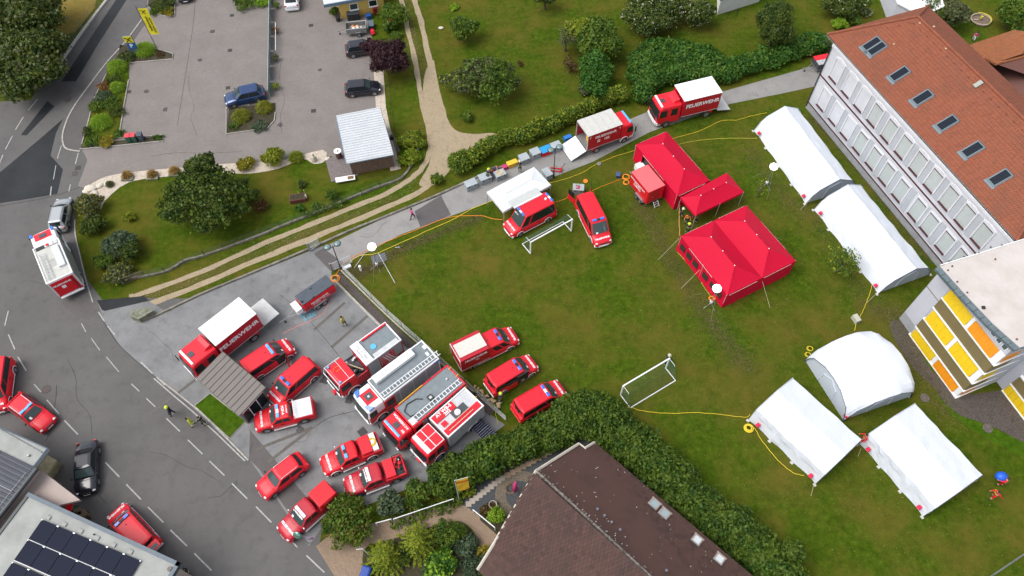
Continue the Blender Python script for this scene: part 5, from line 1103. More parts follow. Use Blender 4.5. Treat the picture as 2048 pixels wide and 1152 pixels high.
# E3 red engine, grey deck
e3, d = engine('fire engine with grey roof deck, black hose and light blue bar across its red cab', (-7.4, 26.45), 43.3+180, 5.9, 2.5, 3.1, 1.65, 2.85, rim=red2, body=red, bar=lblue, wins=((.03, .55),), bumper=dgrey, shutters=4)
ladder(e3, (-2.75, -.78, 3.3), (2.6, -.78, 3.3), .42, white, 15)
mb = MB(); mb.tube([(1.9, -.5, 3.14), (2.5, -.3, 3.14), (2.55, .4, 3.14), (2.0, .75, 3.14), (1.1, .6, 3.14), (.7, .2, 3.14)], .045, black, 6); ob('roof_hose', mb, e3)
mb = MB(); mb.box(-.1, .35, -.55, .1, 3.08, 3.2, black); mb.box(.0, .25, -.3, -.05, 3.2, 3.24, alu); ob('roof_light_mast', mb, e3)
mb = MB(); mb.tube([(-.1, 1.2, 3.2), (2.5, 1.2, 3.2)], .05, yel, 6); ob('yellow_pole', mb, e3)
mb = MB(); mb.cyl((-2.0, .2, 3.15), .1, .14, alu, 10); ob('roof_vent', mb, e3)
mb = MB(); mb.box(2.3, 2.85, -1.1, -.5, 3.08, 3.2, white); ob('white_tray', mb, e3)
text('lettering', 'WOLFSBERG 210', .26, TT((3.3, 0, 2.87), (0, 1, 0), (-1, 0, 0)), white, e3)
text('lettering', '102', .26, TT((3.75, -.8, 2.87), (0, 1, 0), (-1, 0, 0)), white, e3)
for y in (.75, -.2): mb = MB(); mb.tube([(-2.7, y, 3.2), (-3.0, y, 3.35), (-3.05, y, 3.1)], .03, yel, 5); ob('handrail', mb, e3)
mb = MB(); mb.box(1.95, 2.85, -1.275, -1.2, .9, 2.85, red); mb.box(2.05, 2.75, -1.29, -1.25, 1.75, 2.6, glass); ob('crew_door', mb, e3)
flip_gear(e3)
# E4 white/red AT WB-S
e4, d = engine('fire engine marked AT WB-S 202 with white bars over its red cab roof', (-5.1, 25.0), 44.6+180, 4.1, 2.45, 2.95, 2.25, 2.75, gap=.25, body=mat('grey_body', (.42, .43, .45), .5), deckc=alu, bar=None, hatch=False, wins=((.03, .36), (.48, .85)))
mb = MB(); mb.box(-.3, 1.95, .35, 1.08, 2.95, 3.05, red2); ob('red_locker_lid', mb, e4, bev=.02)
mb = MB(); mb.box(-1.9, 1.95, -1.08, -.5, 2.95, 3.03, red2); ob('red_locker_lid', mb, e4, bev=.02)
mb = MB(); mb.box(-1.0, .5, -.4, .3, 2.93, 2.98, dgrey); ob('deck_hatch', mb, e4)
mb = MB(); mb.cyl((.0, -.12, 3.1), .26, .25, white, 18); ob('monitor_base', mb, e4)
mb = MB(); mb.box(1.2, 1.7, -.3, .15, 2.95, 3.02, red2); ob('red_hatch', mb, e4)
ladder(e4, (-1.1, -.72, 3.2), (1.6, -.72, 3.2), .34, mat('pale_wood', (.62, .50, .38), .7), 8, name='wooden_ladder', rung=red2)
text('lettering', 'AT WB-S', .42, TT((1.0, .84, 3.06), (-1, 0, 0), (0, -1, 0)) if 0 else TT((.75, .85, 3.055), (-1, 0, 0), (0, -1, 0)), white, e4)
text('lettering', '202', .42, TT((.6, .50, 3.055), (-1, 0, 0), (0, -1, 0)), white, e4)
x1, x2 = 2.35, 4.3; z = 2.80
mb = MB()
for y in (-1.0, 0, 1.0): mb.tube([(x1, y, z), (x2-.2, y, z)], .035, white, 4)
for x in (x1, (x1+x2)/2-.1, x2-.25): mb.tube([(x, -1.02, z), (x, 1.02, z)], .035, white, 4)
ob('cab_roof_bars', mb, e4)
mb = MB(); mb.box(3.75, 4.15, -1.0, 1.0, 2.68, 2.77, white); ob('white_visor', mb, e4, bev=.02)
mb = MB(); mb.box(4.5, 4.8, -.4, .1, .5, .8, red2); mb.tube([(4.6, .5, .6), (4.95, .6, .5), (4.9, .2, .45)], .035, black, 5); ob('front_winch', mb, e4)
for y in (1.1, -.2): mb = MB(); mb.tube([(-1.9, y, 3.0), (-2.1, y, 3.15), (-2.15, y, 2.9)], .03, yel, 5); ob('handrail', mb, e4)
flip_gear(e4)
# E5 engine parked at the kerb
e5c = (P(92, 472, 3.0)+P(133, 570, 3.0))/2; dv_ = P(92, 470, 3)-P(133, 570, 3)
e5, d = engine('fire engine with open roof lockers and ladder, parked at the kerb behind the silver car', (-44.6, 40.6), math.degrees(math.atan2(dv_.y, dv_.x)), 4.9, 2.5, 3.15, 2.1, 3.0, body=mat('white_body', (.60, .61, .62), .5), cabbody=white, deckc=mat('pale_deck', (.48, .48, .44), .7, var=.08, scale=2), hatch=False, bar=None)
mb = MB(); mb.box(3.3, 4.2, -.8, .8, 2.99, 3.02, red2); ob('red_roof_panel', mb, e5); mb = MB(); mb.box(3.5, 3.95, -.35, .35, 3.02, 3.06, dgrey); ob('roof_hatch', mb, e5)
mb = MB(); mb.box(2.45, 3.2, -1.1, 1.1, 3.0, 3.06, white); ob('cab_roof_cover', mb, e5)
for s in (-1, 1): mb = MB(); mb.box(3.95, 4.4, s*1.0-.14, s*1.0+.14, 2.96, 3.1, blue); ob('corner_beacon', mb, e5, bev=.04)
mb = MB()
for i in range(5): mb.box(1.95, 2.35, -1.05+i*.42, -.68+i*.42, 3.1, 3.2, black if i > 2 else alu)
mb.cyl((2.15, -.1, 3.22), .15, .08, red2, 12); ob('locker_row', mb, e5)
mb = MB(); mb.box(-1.2, 1.6, -1.0, -.35, 3.1, 3.35, mat('pale_box', (.55, .58, .60), .4)); ob('roof_box', mb, e5, bev=.03)
ladder(e5, (-2.2, .62, 3.3), (1.2, .62, 3.3), .4, alu, 8)
mb = MB(); [mb.tube([(x, -.3, 3.16), (x, .35, 3.16)], .02, alu, 4) for x in (-.6, -.4, -.2, 0, .2)]; ob('deck_rails', mb, e5)
mb = MB(); mb.box(-2.5, -2.44, -1.05, 1.05, .9, 2.95, red); ob('rear_shutter', mb, e5)
text('lettering', 'FEUERWEHR', .3, TT((-2.52, .15, 2.45), (0, -1, 0), (0, 0, 1)), white, e5)
mb = MB(); mb.box(-2.53, -2.5, -.0, .35, 1.8, 2.15, white); ob('crest', mb, e5)
ladder(e5, (-2.56, -.85, .9), (-2.56, -.85, 2.9), .35, dgrey, 6, name='rear_ladder')
mb = MB(); mb.box(-2.62, -2.45, -1.1, 1.1, .6, .78, white); ob('rear_bumper', mb, e5, bev=.04)

# --- trailers
def trailer_base(rt, L, W, z, xs, r=.3, draw=1.4, m=galv):
    mb = MB(); mb.box(-L/2, L/2, -W/2, W/2, z-.1, z, m); ob('frame', mb, rt)
    for x in xs:
        for s in (-1, 1): wheel(rt, x, s*(W/2+.12), r, .2)
    for s in (-1, 1): mb = MB(); mb.rings([[(x_, s*(W/2+.02), z_), (x_, s*(W/2+.24), z_), (x_, s*(W/2+.24), z_+.03), (x_, s*(W/2+.02), z_+.03)] for x_, z_ in ((min(xs)-.4, .45), (min(xs)-.25, .66), (max(xs)+.25, .66), (max(xs)+.4, .45))], m); ob('mudguard', mb, rt)
    mb = MB(); mb.tube([(L/2-.1, -W*.35, z-.05), (L/2+draw*.6, 0, z-.05), (L/2+draw, 0, z-.02)], .04, m, 6); mb.tube([(L/2-.1, W*.35, z-.05), (L/2+draw*.6, 0, z-.05)], .04, m, 6); mb.cyl((L/2+draw*.75, 0, .3), .04, .55, m, 8); mb.cyl((L/2+draw*.75, 0, .12), .11, .08, rubber, 10, 'y'); ob('drawbar', mb, rt)
ga, gb_ = P(588, 620, .9), P(668, 565, .9); dr = ga-gb_
gt = placed('generator_trailer', 'red trailer with a grey lid, FEUERWEHR on its flank and cables at its tail', 'trailer', P(630, 592, .9), math.degrees(math.atan2(dr.y, dr.x)))
trailer_base(gt, 3.9, 1.5, .6, (-.35, .4), .33, 2.2)
mb = MB(); mb.rings([[(x_, -.78, .6), (x_, -.78, 1.35), (x_, -.62, 1.75), (x_, .62, 1.75), (x_, .78, 1.35), (x_, .78, .6)] for x_ in (-1.95, 1.6)], red); ob('housing', mb, gt, bev=.04)
mb = MB(); mb.box(-1.98, 1.62, -.68, .70, 1.72, 1.82, mat('lid_grey', (.06, .075, .095), .5, var=.12, scale=1.5)); ob('lid', mb, gt, bev=.03)
for x, y in ((.35, .65), (0, -.35)): mb = MB(); mb.box(x-.14, x+.14, y-.05, y+.05, 1.82, 1.86, black); ob('lid_handle', mb, gt)
mb = MB(); mb.cyl((1.45, .35, 1.9), .1, .16, black, 12); ob('exhaust', mb, gt)
for x in (-1.5, 1.3): mb = MB(); mb.box(x-.28, x+.28, .785, .80, .8, 1.3, dred); mb.box(x-.28, x+.28, -.80, -.785, .8, 1.3, dred); ob('louvre', mb, gt)
mb = MB(); mb.box(1.75, 2.35, -.6, .6, .6, 1.3, white); ob('front_box', mb, gt, bev=.02)
sidetext(gt, 'FEUERWEHR', .34, -.1, .80, 1.22, white, 1); sidetext(gt, 'WOLFSBERG', .15, .3, .80, .92, white, 1); sidetext(gt, 'NOTSTROM', .15, -.8, .80, .92, white, 1)
# container trailer at the red tent
ct = placed('container_trailer', 'boxy red trailer with a pink-red roof and little steps beside the long red tent', 'trailer', (13.75, 51.1), 28.5-90+180)
trailer_base(ct, 3.1, 1.95, .6, (-.75, -.05), .3, 1.5)
mb = MB(); mb.box(-1.58, 1.58, -1.02, 1.02, .6, 2.5, red); ob('box_body', mb, ct, bev=.03); mb = MB(); mb.box(-1.6, 1.6, -1.04, 1.04, 2.49, 2.56, mat('faded_red_roof', (.70, .12, .13), .6, var=.04)); ob('box_roof', mb, ct, bev=.02)
for i, (s_, sz) in enumerate((('FREIWILLIGE FEUERWEHR', .22), ('WOLFSBERG', .2), ('STABSSTELLE', .22))): sidetext(ct, s_, sz, .25, 1.035, 1.95-i*.28, white, 1)
mb = MB(); mb.box(-1.62, -1.57, -.5, .5, .7, 2.3, dred); mb.box(-1.64, -1.6, .35, .42, 1.4, 1.5, alu); ob('rear_door', mb, ct)
ladder(ct, (-1.7, -.1, .65), (-2.15, -.1, .1), .55, alu, 3, .04, 'steps')
# trailer behind the school corner
tt_ = placed('small_trailer', 'red-topped trailer half hidden behind the school corner', 'trailer', P(1648, 128, .6), 15+180)
trailer_base(tt_, 2.6, 1.5, .6, (-.3,), .3, 1.5); mb = MB(); mb.box(-1.3, 1.3, -.75, .75, .6, 1.3, dgrey); mb.box(-1.32, 1.32, -.77, .0, 1.3, 1.42, red2); mb.box(-1.32, 1.32, .0, .77, 1.3, 1.4, alu); ob('housing', mb, tt_, bev=.02)
# utility trailer with load
ut = placed('utility_trailer', 'open grey trailer loaded with pale sacks by the yellow house', 'trailer', P(713, 58, .6), 188)
trailer_base(ut, 2.5, 1.4, .55, (-.25,), .3, 1.2)
mb = MB(); gr_ = mat('trailer_side', (.19, .19, .18), .6, var=.15, scale=4)
for a_ in ((-1.25, 1.25, -.72, -.67), (-1.25, 1.25, .67, .72), (-1.25, -1.2, -.67, .67), (1.2, 1.25, -.67, .67)): mb.box(*a_, .55, 1.15, gr_)
ob('side_boards', mb, ut); mb = MB(); mb.tube([(-1.25, -.7, 1.17), (1.25, -.7, 1.17), (1.25, .7, 1.17), (-1.25, .7, 1.17), (-1.25, -.7, 1.17)], .03, alu, 4); ob('top_rail', mb, ut)
ld = empty('load_of_sacks', P(713, 58, .6)); tag(ld, 'pile of orange and white sacks lying in the open grey trailer', 'sacks')
for i in range(8):
    mb = MB(); mb.ell((0, 0, 0), .26, .2, .14, mat(f'sack_{i % 3}', ((.6, .25, .09), (.55, .5, .38), (.62, .62, .6))[i % 3], .8), 8, 5); o = ob('sack', mb, ld, True, loc=(random.uniform(-.5, .7), random.uniform(-.3, .3), random.uniform(.1, .4)), rz=random.uniform(0, 3))
# ---------------------------------------------------------------- tents
def fabric(name, c, sheen=.0, rough=.7):
    def f(n, b, pos, N):
        w1 = N('ShaderNodeTexNoise', Vector=pos, Scale=1.6, Detail=4.0, Roughness=.5, Distortion=1.5)
        w2 = N('ShaderNodeTexWave', Vector=pos, Scale=.9, Distortion=9.0, Detail=3.0)
        s = n.nodes.new('ShaderNodeMath'); s.operation = 'ADD'; n.links.new(w1.outputs['Fac'], s.inputs[0]); m2 = n.nodes.new('ShaderNodeMath'); m2.operation = 'MULTIPLY'; m2.inputs[1].default_value = .10; n.links.new(w2.outputs['Fac'], m2.inputs[0]); n.links.new(m2.outputs[0], s.inputs[1])
        b.inputs['Base Color'].default_value = (*c, 1); b.inputs['Specular IOR Level'].default_value = .12; bump(n, b, s.outputs[0], .45, .06)
    return node_mat(name, f, rough)
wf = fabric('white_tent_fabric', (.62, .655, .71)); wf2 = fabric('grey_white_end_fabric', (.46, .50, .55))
rf_ = fabric('crimson_tent_fabric', (.47, .005, .030), rough=.6); rf2 = fabric('crimson_wall_fabric', (.58, .006, .035), rough=.6)
from mathutils import noise as mno
def frame_tent(label, b1, u, v, L, sec, nb=4, name='frame_tent'):
    """b1 = near ground corner, u along the tent (toward b1), v across; sec = cross-section"""
    rt = empty(name, b1, math.atan2(u[1], u[0])); tag(rt, label, 'tent', 'white frame tents')
    U = Vector((1, 0, 0)); s = 1 if Vector((u[0], u[1], 0)).cross(Vector((v[0], v[1], 0))).z > 0 else -1
    pts = []
    for (a0, z0), (a1, z1) in zip(sec, sec[1:]):
        for k in range(4): pts.append((a0+(a1-a0)*k/4, z0+(z1-z0)*k/4))
    pts.append(sec[-1]); n = len(pts); nx = nb*6; V = []
    for i in range(nx+1):
        x = -L*i/nx; ph = (i % 6)/6; sag = math.sin(math.pi*ph)
        for j, (a_, z_) in enumerate(pts):
            q = mno.noise(Vector((x*.9+b1.x, a_*1.1, z_*.5)))*.05+(mno.noise(Vector((x*2.6+b1.y, a_*.6, z_*1.1)))*.10 if .1 < z_ < 1.6 and a_ < 2.5 else 0)
            bot = z_ < .05; dz = -.05*sag*(1 if z_ > 1 else 0)
            side = -1 if j < n/2 else 1
            V.append((x, s*(a_-side*(.10*sag if z_ < 1.3 else .03*sag)*(1 if bot or True else 0)+q), max(.0, z_+dz+(q if z_ > .1 else 0))))
    F = [(i*n+j, i*n+j+1, (i+1)*n+j+1, (i+1)*n+j) for i in range(nx) for j in range(n-1)]
    mb = MB(); mb.add(V, F, wf); ob('cover', mb, rt, smooth=False)
    for x, nm in ((0, 0), (-L, 1)):
        mb = MB(); sg = -1 if not nm else 1; P0 = [(x+sg*.08, s*(a_+(.05 if a_ < 1 else -.05 if a_ > sec[-1][0]-1 else 0)), z_*.985) for a_, z_ in sec]
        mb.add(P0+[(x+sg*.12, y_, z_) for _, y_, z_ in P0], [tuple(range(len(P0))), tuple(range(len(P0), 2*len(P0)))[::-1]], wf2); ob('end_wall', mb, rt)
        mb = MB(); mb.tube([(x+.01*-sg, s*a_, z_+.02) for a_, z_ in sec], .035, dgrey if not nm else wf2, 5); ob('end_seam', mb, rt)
        mb = MB(); c_ = sec[-1][0]/2; mb.tube([(x-sg*.01+sg*.06, s*(c_-1.1), .1), (x+sg*.05, s*(c_-.8), 1.7), (x+sg*.05, s*(c_+.3), 2.2), (x+sg*.05, s*(c_+.9), 1.6), (x+sg*.05, s*(c_+1.0), .1)], .035, wf, 5); ob('door_zip', mb, rt)
    for x in (-.7, -L+.9):
        mb = MB(); mb.cyl((0, 0, 0), .20, .34, mat('red_vent_sock', (.62, .01, .06), .7), 12, 'y', .14); o = ob('vent_sock', mb, rt, loc=(x, -s*.02, .55)); o.rotation_euler = (R(s*35), 0, 0)
    for i in range(nb+1):
        for y in (-s*.14, s*(sec[-1][0]+.14)): mb = MB(); mb.box(-.14, .14, -.10, .10, 0, .07, mat('ballast_plate', (.48, .46, .42), .8)); ob('ballast_plate', mb, rt, loc=(-L*i/nb, y, 0))
    return rt
SA_ = [(0, 0), (.45, 1.15), (1.05, 1.85), (3.0, 2.8), (4.95, 1.85), (5.55, 1.15), (6.0, 0)]
frame_tent('long white frame tent nearest the upper left corner of the school', Vector((30.6, 49.68, .0)), (.324, -.946), (.946, .324), 11.15, SA_)
frame_tent('long white frame tent between the school wall and the small tree', Vector((35.31, 38.47, .0)), (.358, -.934), (.934, .358), 11.15, SA_)
SB_ = [(0, 0), (.55, 1.7), (2.65, 2.35), (4.75, 1.7), (5.25, 0)]
frame_tent('short white frame tent with the yellow hose coil at its left corner', Vector((25.15, 19.67, .0)), (.627, -.779), (.779, .627), 7.4, [(0, 0), (.3, 1.75), (2.72, 2.35), (5.15, 1.75), (5.4, 0)], 3)
frame_tent('short white frame tent nearest to the two red-suited people on the right', Vector((33.38, 16.94, .0)), (.505, -.863), (.863, .505), 7.35, [(0, 0), (.3, 1.8), (3.0, 2.4), (5.7, 1.8), (5.95, 0)], 3)
# square vaulted tent
rt = empty('vaulted_tent', (31.2, 29.0, 0)); tag(rt, 'white square tent with rounded vaulted roof and arched ends in front of the yellow blinds', 'tent', 'white frame tents')
cs = [Vector((26.6, 31.2, 0)), Vector((28.75, 25.25, 0)), Vector((35.35, 27.5, 0)), Vector((33.0, 33.6, 0))]
prof = [(-1, 0), (-.93, .9), (-.80, 1.75), (-.38, 2.55), (0, 2.7), (.38, 2.55), (.80, 1.75), (.93, .9), (1, 0)]
def gp(t): return float(np.interp(t, [p[0] for p in prof], [p[1] for p in prof]))
ng = 24; V = []; ts = [-1+2*i/ng for i in range(ng+1)]; ts = [math.copysign(abs(t)**.8, t) for t in ts]
for b_ in ts:
    for a_ in ts:
        A3, B3 = abs(a_)**3, abs(b_)**3; z = gp(a_)*B3+gp(b_)*A3+(1-A3)*(1-B3)*3.05; q = mno.noise(Vector((a_*3, b_*3, 2)))*.04
        p = cs[1].lerp(cs[2], (a_+1)/2).lerp(cs[0].lerp(cs[3], (a_+1)/2), (b_+1)/2); V.append((p.x, p.y, z+(q if z > .2 else 0)))  # noqa
mb = MB(); mb.add(V, [(j*(ng+1)+i, j*(ng+1)+i+1, (j+1)*(ng+1)+i+1, (j+1)*(ng+1)+i) for j in range(ng) for i in range(ng)], wf); rel(ob('cover', mb), rt)
ccn = sum(cs, Vector())/4
for k in range(4):
    p0, p1 = cs[k], cs[(k+1) % 4]; inn = (ccn-(p0+p1)/2).normalized()
    arc = [p0.lerp(p1, (t+1)/2)+Vector((0, 0, z*.98))+inn*.12 for t, z in prof]
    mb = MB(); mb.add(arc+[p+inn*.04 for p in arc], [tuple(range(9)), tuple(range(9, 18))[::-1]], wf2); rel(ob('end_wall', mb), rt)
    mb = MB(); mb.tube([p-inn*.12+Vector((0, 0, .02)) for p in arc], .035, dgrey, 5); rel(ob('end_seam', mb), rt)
    m_ = p0.lerp(p1, .5); dd_ = (p1-p0).normalized(); mb = MB(); mb.tube([m_-dd_*1.1+inn*.08+Vector((0, 0, .1)), m_-dd_*.9+inn*.08+Vector((0, 0, 1.6)), m_+inn*.09+Vector((0, 0, 2.2)), m_+dd_*.9+inn*.08+Vector((0, 0, 1.6)), m_+dd_*1.1+inn*.08+Vector((0, 0, .1))], .035, wf, 5); rel(ob('door_zip', mb), rt)
mb = MB(); mb.cyl((28.95, 25.55, .7), .26, .3, MATS['red_vent_sock'], 12); rel(ob('vent_sock', mb), rt)

def marquee(name, label, cat, cor, ze, zr, ends, m, wall=None, wallm=None, windows=None, legs=True, open_gap=None, dots=3, val=.28):
    """cor: four eave corners (long side = 0-3 and 1-2); ends = inset of the ridge ends"""
    c0 = sum((Vector((*q, 0)) for q in cor), Vector())/4; rt = empty(name, c0); tag(rt, label, cat)
    q = [Vector((*p, ze)) for p in cor]; m0, m1 = (q[0]+q[1])/2, (q[3]+q[2])/2; d = (m1-m0).normalized()
    r0, r1 = m0+d*ends+Vector((0, 0, zr-ze)), m1-d*ends+Vector((0, 0, zr-ze))
    def panel(cs_, n=10, sag=.05):
        V = []; F = []
        for j in range(n+1):
            for i in range(n+1):
                s, t = i/n, j/n; p = cs_[0].lerp(cs_[1], s).lerp(cs_[3].lerp(cs_[2], s), t); V.append(p-Vector((0, 0, sag*16*s*(1-s)*t*(1-t)))+Vector((0, 0, mno.noise(p*.8)*.015)))
        for j in range(n):
            for i in range(n): F.append((j*(n+1)+i, j*(n+1)+i+1, (j+1)*(n+1)+i+1, (j+1)*(n+1)+i))
        return V, F
    mb = MB()
    for cs_ in ([q[0], q[3], r1, r0], [q[2], q[1], r0, r1], [q[1], q[0], r0, r0], [q[3], q[2], r1, r1]): V, F = panel(cs_); mb.add(V, F, m)
    rel(ob('canopy_roof', mb, smooth=False), rt)
    mb = MB(); qq = [c0+Vector((0, 0, ze))+(p-c0-Vector((0, 0, ze)))*1.004 for p in q]
    for i in range(4): a_, b_ = qq[i], qq[(i+1) % 4]; mb.add([a_, b_, b_-Vector((0, 0, val)), a_-Vector((0, 0, val))], [(0, 1, 2, 3)], m)
    rel(ob('valance', mb), rt)
    mb = MB(); mb.tube([r0+Vector((0, 0, .02)), r1+Vector((0, 0, .02))], .015, m, 4); rel(ob('ridge_seam', mb), rt)
    for k in range(dots): p = r0.lerp(r1, k/(dots-1)); mb = MB(); mb.ell(p+Vector((0, 0, .04)), .06, .06, .05, white, 8, 5); rel(ob('peak_cap', mb), rt)
    n_l = [(0, 3), (1, 2)]
    for a_, b_ in n_l:
        for t in (0.01, .5, .99): p = q[a_].lerp(q[b_], t); mb = MB(); mb.box(p.x-.03, p.x+.03, p.y-.03, p.y+.03, 0, ze, alu if wall is None else alu); rel(ob('leg', mb), rt)
    if wall:
        for i in wall:
            a_, b_ = q[i], q[(i+1) % 4]; W0_ = (b_-a_).length; dirn = (b_-a_).normalized(); outn = ((a_+b_)/2-c0-Vector((0, 0, ze))).normalized()
            gap = (open_gap or {}).get(i); V = []; nn_ = 32; F = []
            for k in range(nn_+1):
                p = a_.lerp(b_, k/nn_); off = mno.noise(Vector((p.x*1.5, p.y*1.5, 0)))*.05; V += [p-Vector((0, 0, .05)), p+outn*(off*.6)-Vector((0, 0, ze*.5)), Vector((p.x, p.y, 0))+outn*(off*2+.06)]
            for k in range(nn_):
                if gap and gap[0] < (k+.5)/nn_ < gap[1]: continue
                F += [(3*k, 3*k+3, 3*k+4, 3*k+1), (3*k+1, 3*k+4, 3*k+5, 3*k+2)]
            mb = MB(); mb.add(V, F, wallm or m); rel(ob('side_wall', mb), rt)
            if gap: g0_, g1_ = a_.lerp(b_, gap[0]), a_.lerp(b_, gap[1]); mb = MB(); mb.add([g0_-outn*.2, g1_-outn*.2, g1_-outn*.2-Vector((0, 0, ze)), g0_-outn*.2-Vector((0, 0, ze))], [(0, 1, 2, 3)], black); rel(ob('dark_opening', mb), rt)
            if windows and i in windows:
                for t in windows[i]:
                    p = a_.lerp(b_, t)+outn*.085; h0 = dirn*.38; mb = MB(); z1 = Vector((0, 0, ze-.55)); z0 = Vector((0, 0, ze-1.5))
                    c = [p-h0-z0, p+h0-z0, p+h0-z1, p-h0-z1]; c = [Vector((x_.x, x_.y, x_.z)) for x_ in c]; mb.add([Vector((p.x, p.y, 0))+s_*h0+Vector((0, 0, zz_)) for s_, zz_ in ((-1, .75), (1, .75), (1, 1.6), (-1, 1.6))]+[Vector((p.x, p.y, 0))+s_*h0-outn*.03+Vector((0, 0, zz_)) for s_, zz_ in ((-1, .75), (1, .75), (1, 1.6), (-1, 1.6))], [(0, 1, 2, 3), (7, 6, 5, 4)], mat('tent_window', (.045, .035, .032), .4)); rel(ob('window', mb), rt)
            t0 = .3 if W0_ > 5 else .15; mb = MB(); f0, f1 = a_.lerp(b_, t0), a_.lerp(b_, 1-t0+.1); mb.tube([f0+outn*.05-Vector((0, 0, .06)), f1+outn*.05-Vector((0, 0, .06))], .02, mat('pale_pole', (.75, .45, .42), .6), 5); rel(ob('edge_pole', mb), rt)
    return rt
r1t = marquee('red_marquee', 'long red marquee with closed walls behind the boxy trailer', 'tent', [(12.93, 56.16), (16.48, 58.09), (20.22, 51.1), (16.59, 49.05)], 2.2, 3.15, 2.0, rf_, wall=(0, 1, 2, 3), wallm=rf2, open_gap={3: (.66, .80)})
A0, A1, A2, A3 = [Vector(p) for p in ((16.31, 43.92), (23.47, 47.77), (27.12, 40.9), (19.88, 37.0))]
mA, mB_ = (A0+A1)/2, (A3+A2)/2
marquee('red_marquee', 'left half of the double red marquee, its outer wall with dark windows', 'tent', [tuple(A0), tuple(mA), tuple(mB_), tuple(A3)], 2.2, 3.15, 2.0, rf_, wall=(0, 2, 3), wallm=rf2, windows={3: (.12, .25, .41, .62, .76, .9)})
marquee('red_marquee', 'right half of the double red marquee, joined along the middle valley', 'tent', [tuple(mA), tuple(A1), tuple(A2), tuple(mB_)], 2.2, 3.15, 2.0, rf_, wall=(0, 1, 2), wallm=rf2)
marquee('red_canopy', 'open-sided red canopy linking the marquees, firefighters beneath its corner', 'canopy', [(18.13, 46.54), (16.9, 48.85), (22.17, 52.15), (23.52, 49.54)], 2.2, 3.0, 1.45, rf_)
marquee('white_canopy', 'white pop-up canopy straddling the path edge above the awning van', 'canopy', [(-1.3, 47.0), (-3.02, 49.62), (1.92, 52.99), (3.65, 50.52)], 2.3, 2.68, 1.4, fabric('white_canopy_fabric', (.62, .65, .68)), dots=2)

# flags and guy ropes
grope = mat('guy_rope', (.45, .42, .28), .8)
gw = empty('guy_ropes', P(1400, 600)); tag(gw, 'thin pale guy ropes pegged in the grass round the red and white tents', 'rope')
for a_, za, b_ in (((1358, 477), 2, (1316, 520)), ((1399, 540), 2, (1362, 577)), ((1524, 560), 1.5, (1540, 615)), ((1550, 472), 2, (1563, 480)), ((1630, 390), 1, (1600, 420)), ((1752, 588), .8, (1732, 607)), ((1628, 968), .8, (1622, 992)), ((1722, 897), .5, (1716, 913))):
    mb = MB(); mb.tube([P(*a_, za), P(*b_)], .018, grope, 4); rel(ob('rope', mb), gw)
# ---------------------------------------------------------------- cables on the ground
def cable(name, label, pts, m, r=.026, z=.05, k=6):
    c = [p+Vector((random.uniform(-.03, .03), random.uniform(-.03, .03), z)) for p in smooth_path(P2(pts), k)]
    mb = MB(); mb.tube(c, r, m, 5); return tag(ob(name, mb, None), label, 'cable')
ylw = mat('yellow_cable', (.66, .50, .03), .6); orc = mat('orange_cable', (.75, .25, .02), .6); ygr = mat('yellow_green_cable', (.50, .46, .05), .6)
cable('power_cable', 'yellow cable from the white canopy past the lorries to the first white tent', [(1100, 367), (1160, 348), (1200, 325), (1260, 304), (1345, 278), (1400, 262), (1440, 243), (1470, 241), (1482, 238), (1505, 232), (1533, 226)], ylw)
cable('power_cable', 'thin yellow cable running right from the long red marquee to the white tent corner', [(1355, 290), (1400, 281), (1460, 277), (1514, 277)], ygr, .025)
cable('power_cable', 'orange cable along the path edge from the generator to the awning van', [(672, 550), (690, 525), (712, 512), (760, 490), (845, 455), (900, 435), (960, 432), (985, 438), (1005, 440)], orc, .034)
cable('power_cable', 'yellow cable beside the orange one, ending under the white canopy', [(700, 525), (720, 512), (752, 508), (800, 487), (855, 462), (905, 440), (945, 418), (985, 402)], ylw, .034)
cable('power_cable', 'orange cable from the equipment van tail to the coil by the red trailer', [(1112, 405), (1140, 395), (1170, 388), (1200, 375), (1225, 365), (1248, 357)], orc)
cable('power_cable', 'yellow cable from the lower goal to the coil at the white tent', [(1238, 817), (1262, 816), (1285, 822), (1330, 827), (1400, 826), (1460, 832), (1492, 835), (1500, 829)], ylw)
cable('power_cable', 'yellow cable curving beside the lower edge of the short white tent', [(1508, 856), (1530, 890), (1560, 925), (1585, 945), (1608, 952)], ylw)
cable('power_cable', 'yellow cable hanging from the second long tent down to the grass', [(1744, 570), (1735, 600), (1722, 630), (1712, 650), (1708, 662)], ylw)
cable('power_cable', 'orange cable dropping beside the canopy corner to the double marquee', [(1357, 393), (1357, 420), (1357, 450), (1358, 478)], mat('buff_cable', (.45, .24, .08), .7), .05, .5)
cable('power_cable', 'yellow cable behind the parked engines along the field fence', [(865, 700), (930, 760), (985, 805), (992, 830), (996, 850)], ygr, .025)
cable('power_cable', 'thin green-yellow cable along the windowed marquee wall', [(1355, 505), (1390, 545), (1408, 575), (1425, 600)], ygr, .02)
def coil(label, px, py, m, r0, n, rr=.04, z=.08):
    mb = MB(); c = P(px, py)
    for i in range(n): r_ = r0*(1-.13*i); mb.tube([c+Vector((r_*math.cos(t)+.05*math.sin(i*2), r_*math.sin(t)*.95, z+.03*i)) for t in np.linspace(0, 6.4, 20)], rr, m, 5)
    return tag(ob('cable_coil', mb, None), label, 'cable coil')
coil('thick yellow cable coil at the corner of the short white tent', 1497, 857, ylw, .40, 4, .05); coil('loose yellow loops beside the vaulted tent, upper one', 1619, 698, ylw, .27, 2, .03)
coil('loose yellow loops beside the vaulted tent, lower one', 1615, 710, ylw, .25, 2, .03)
coil('orange cable coil at the drawbar of the boxy red trailer, upper loops', 1252, 355, orc, .42, 3); coil('orange cable coil at the boxy red trailer, lower loops', 1252, 366, orc, .32, 2)
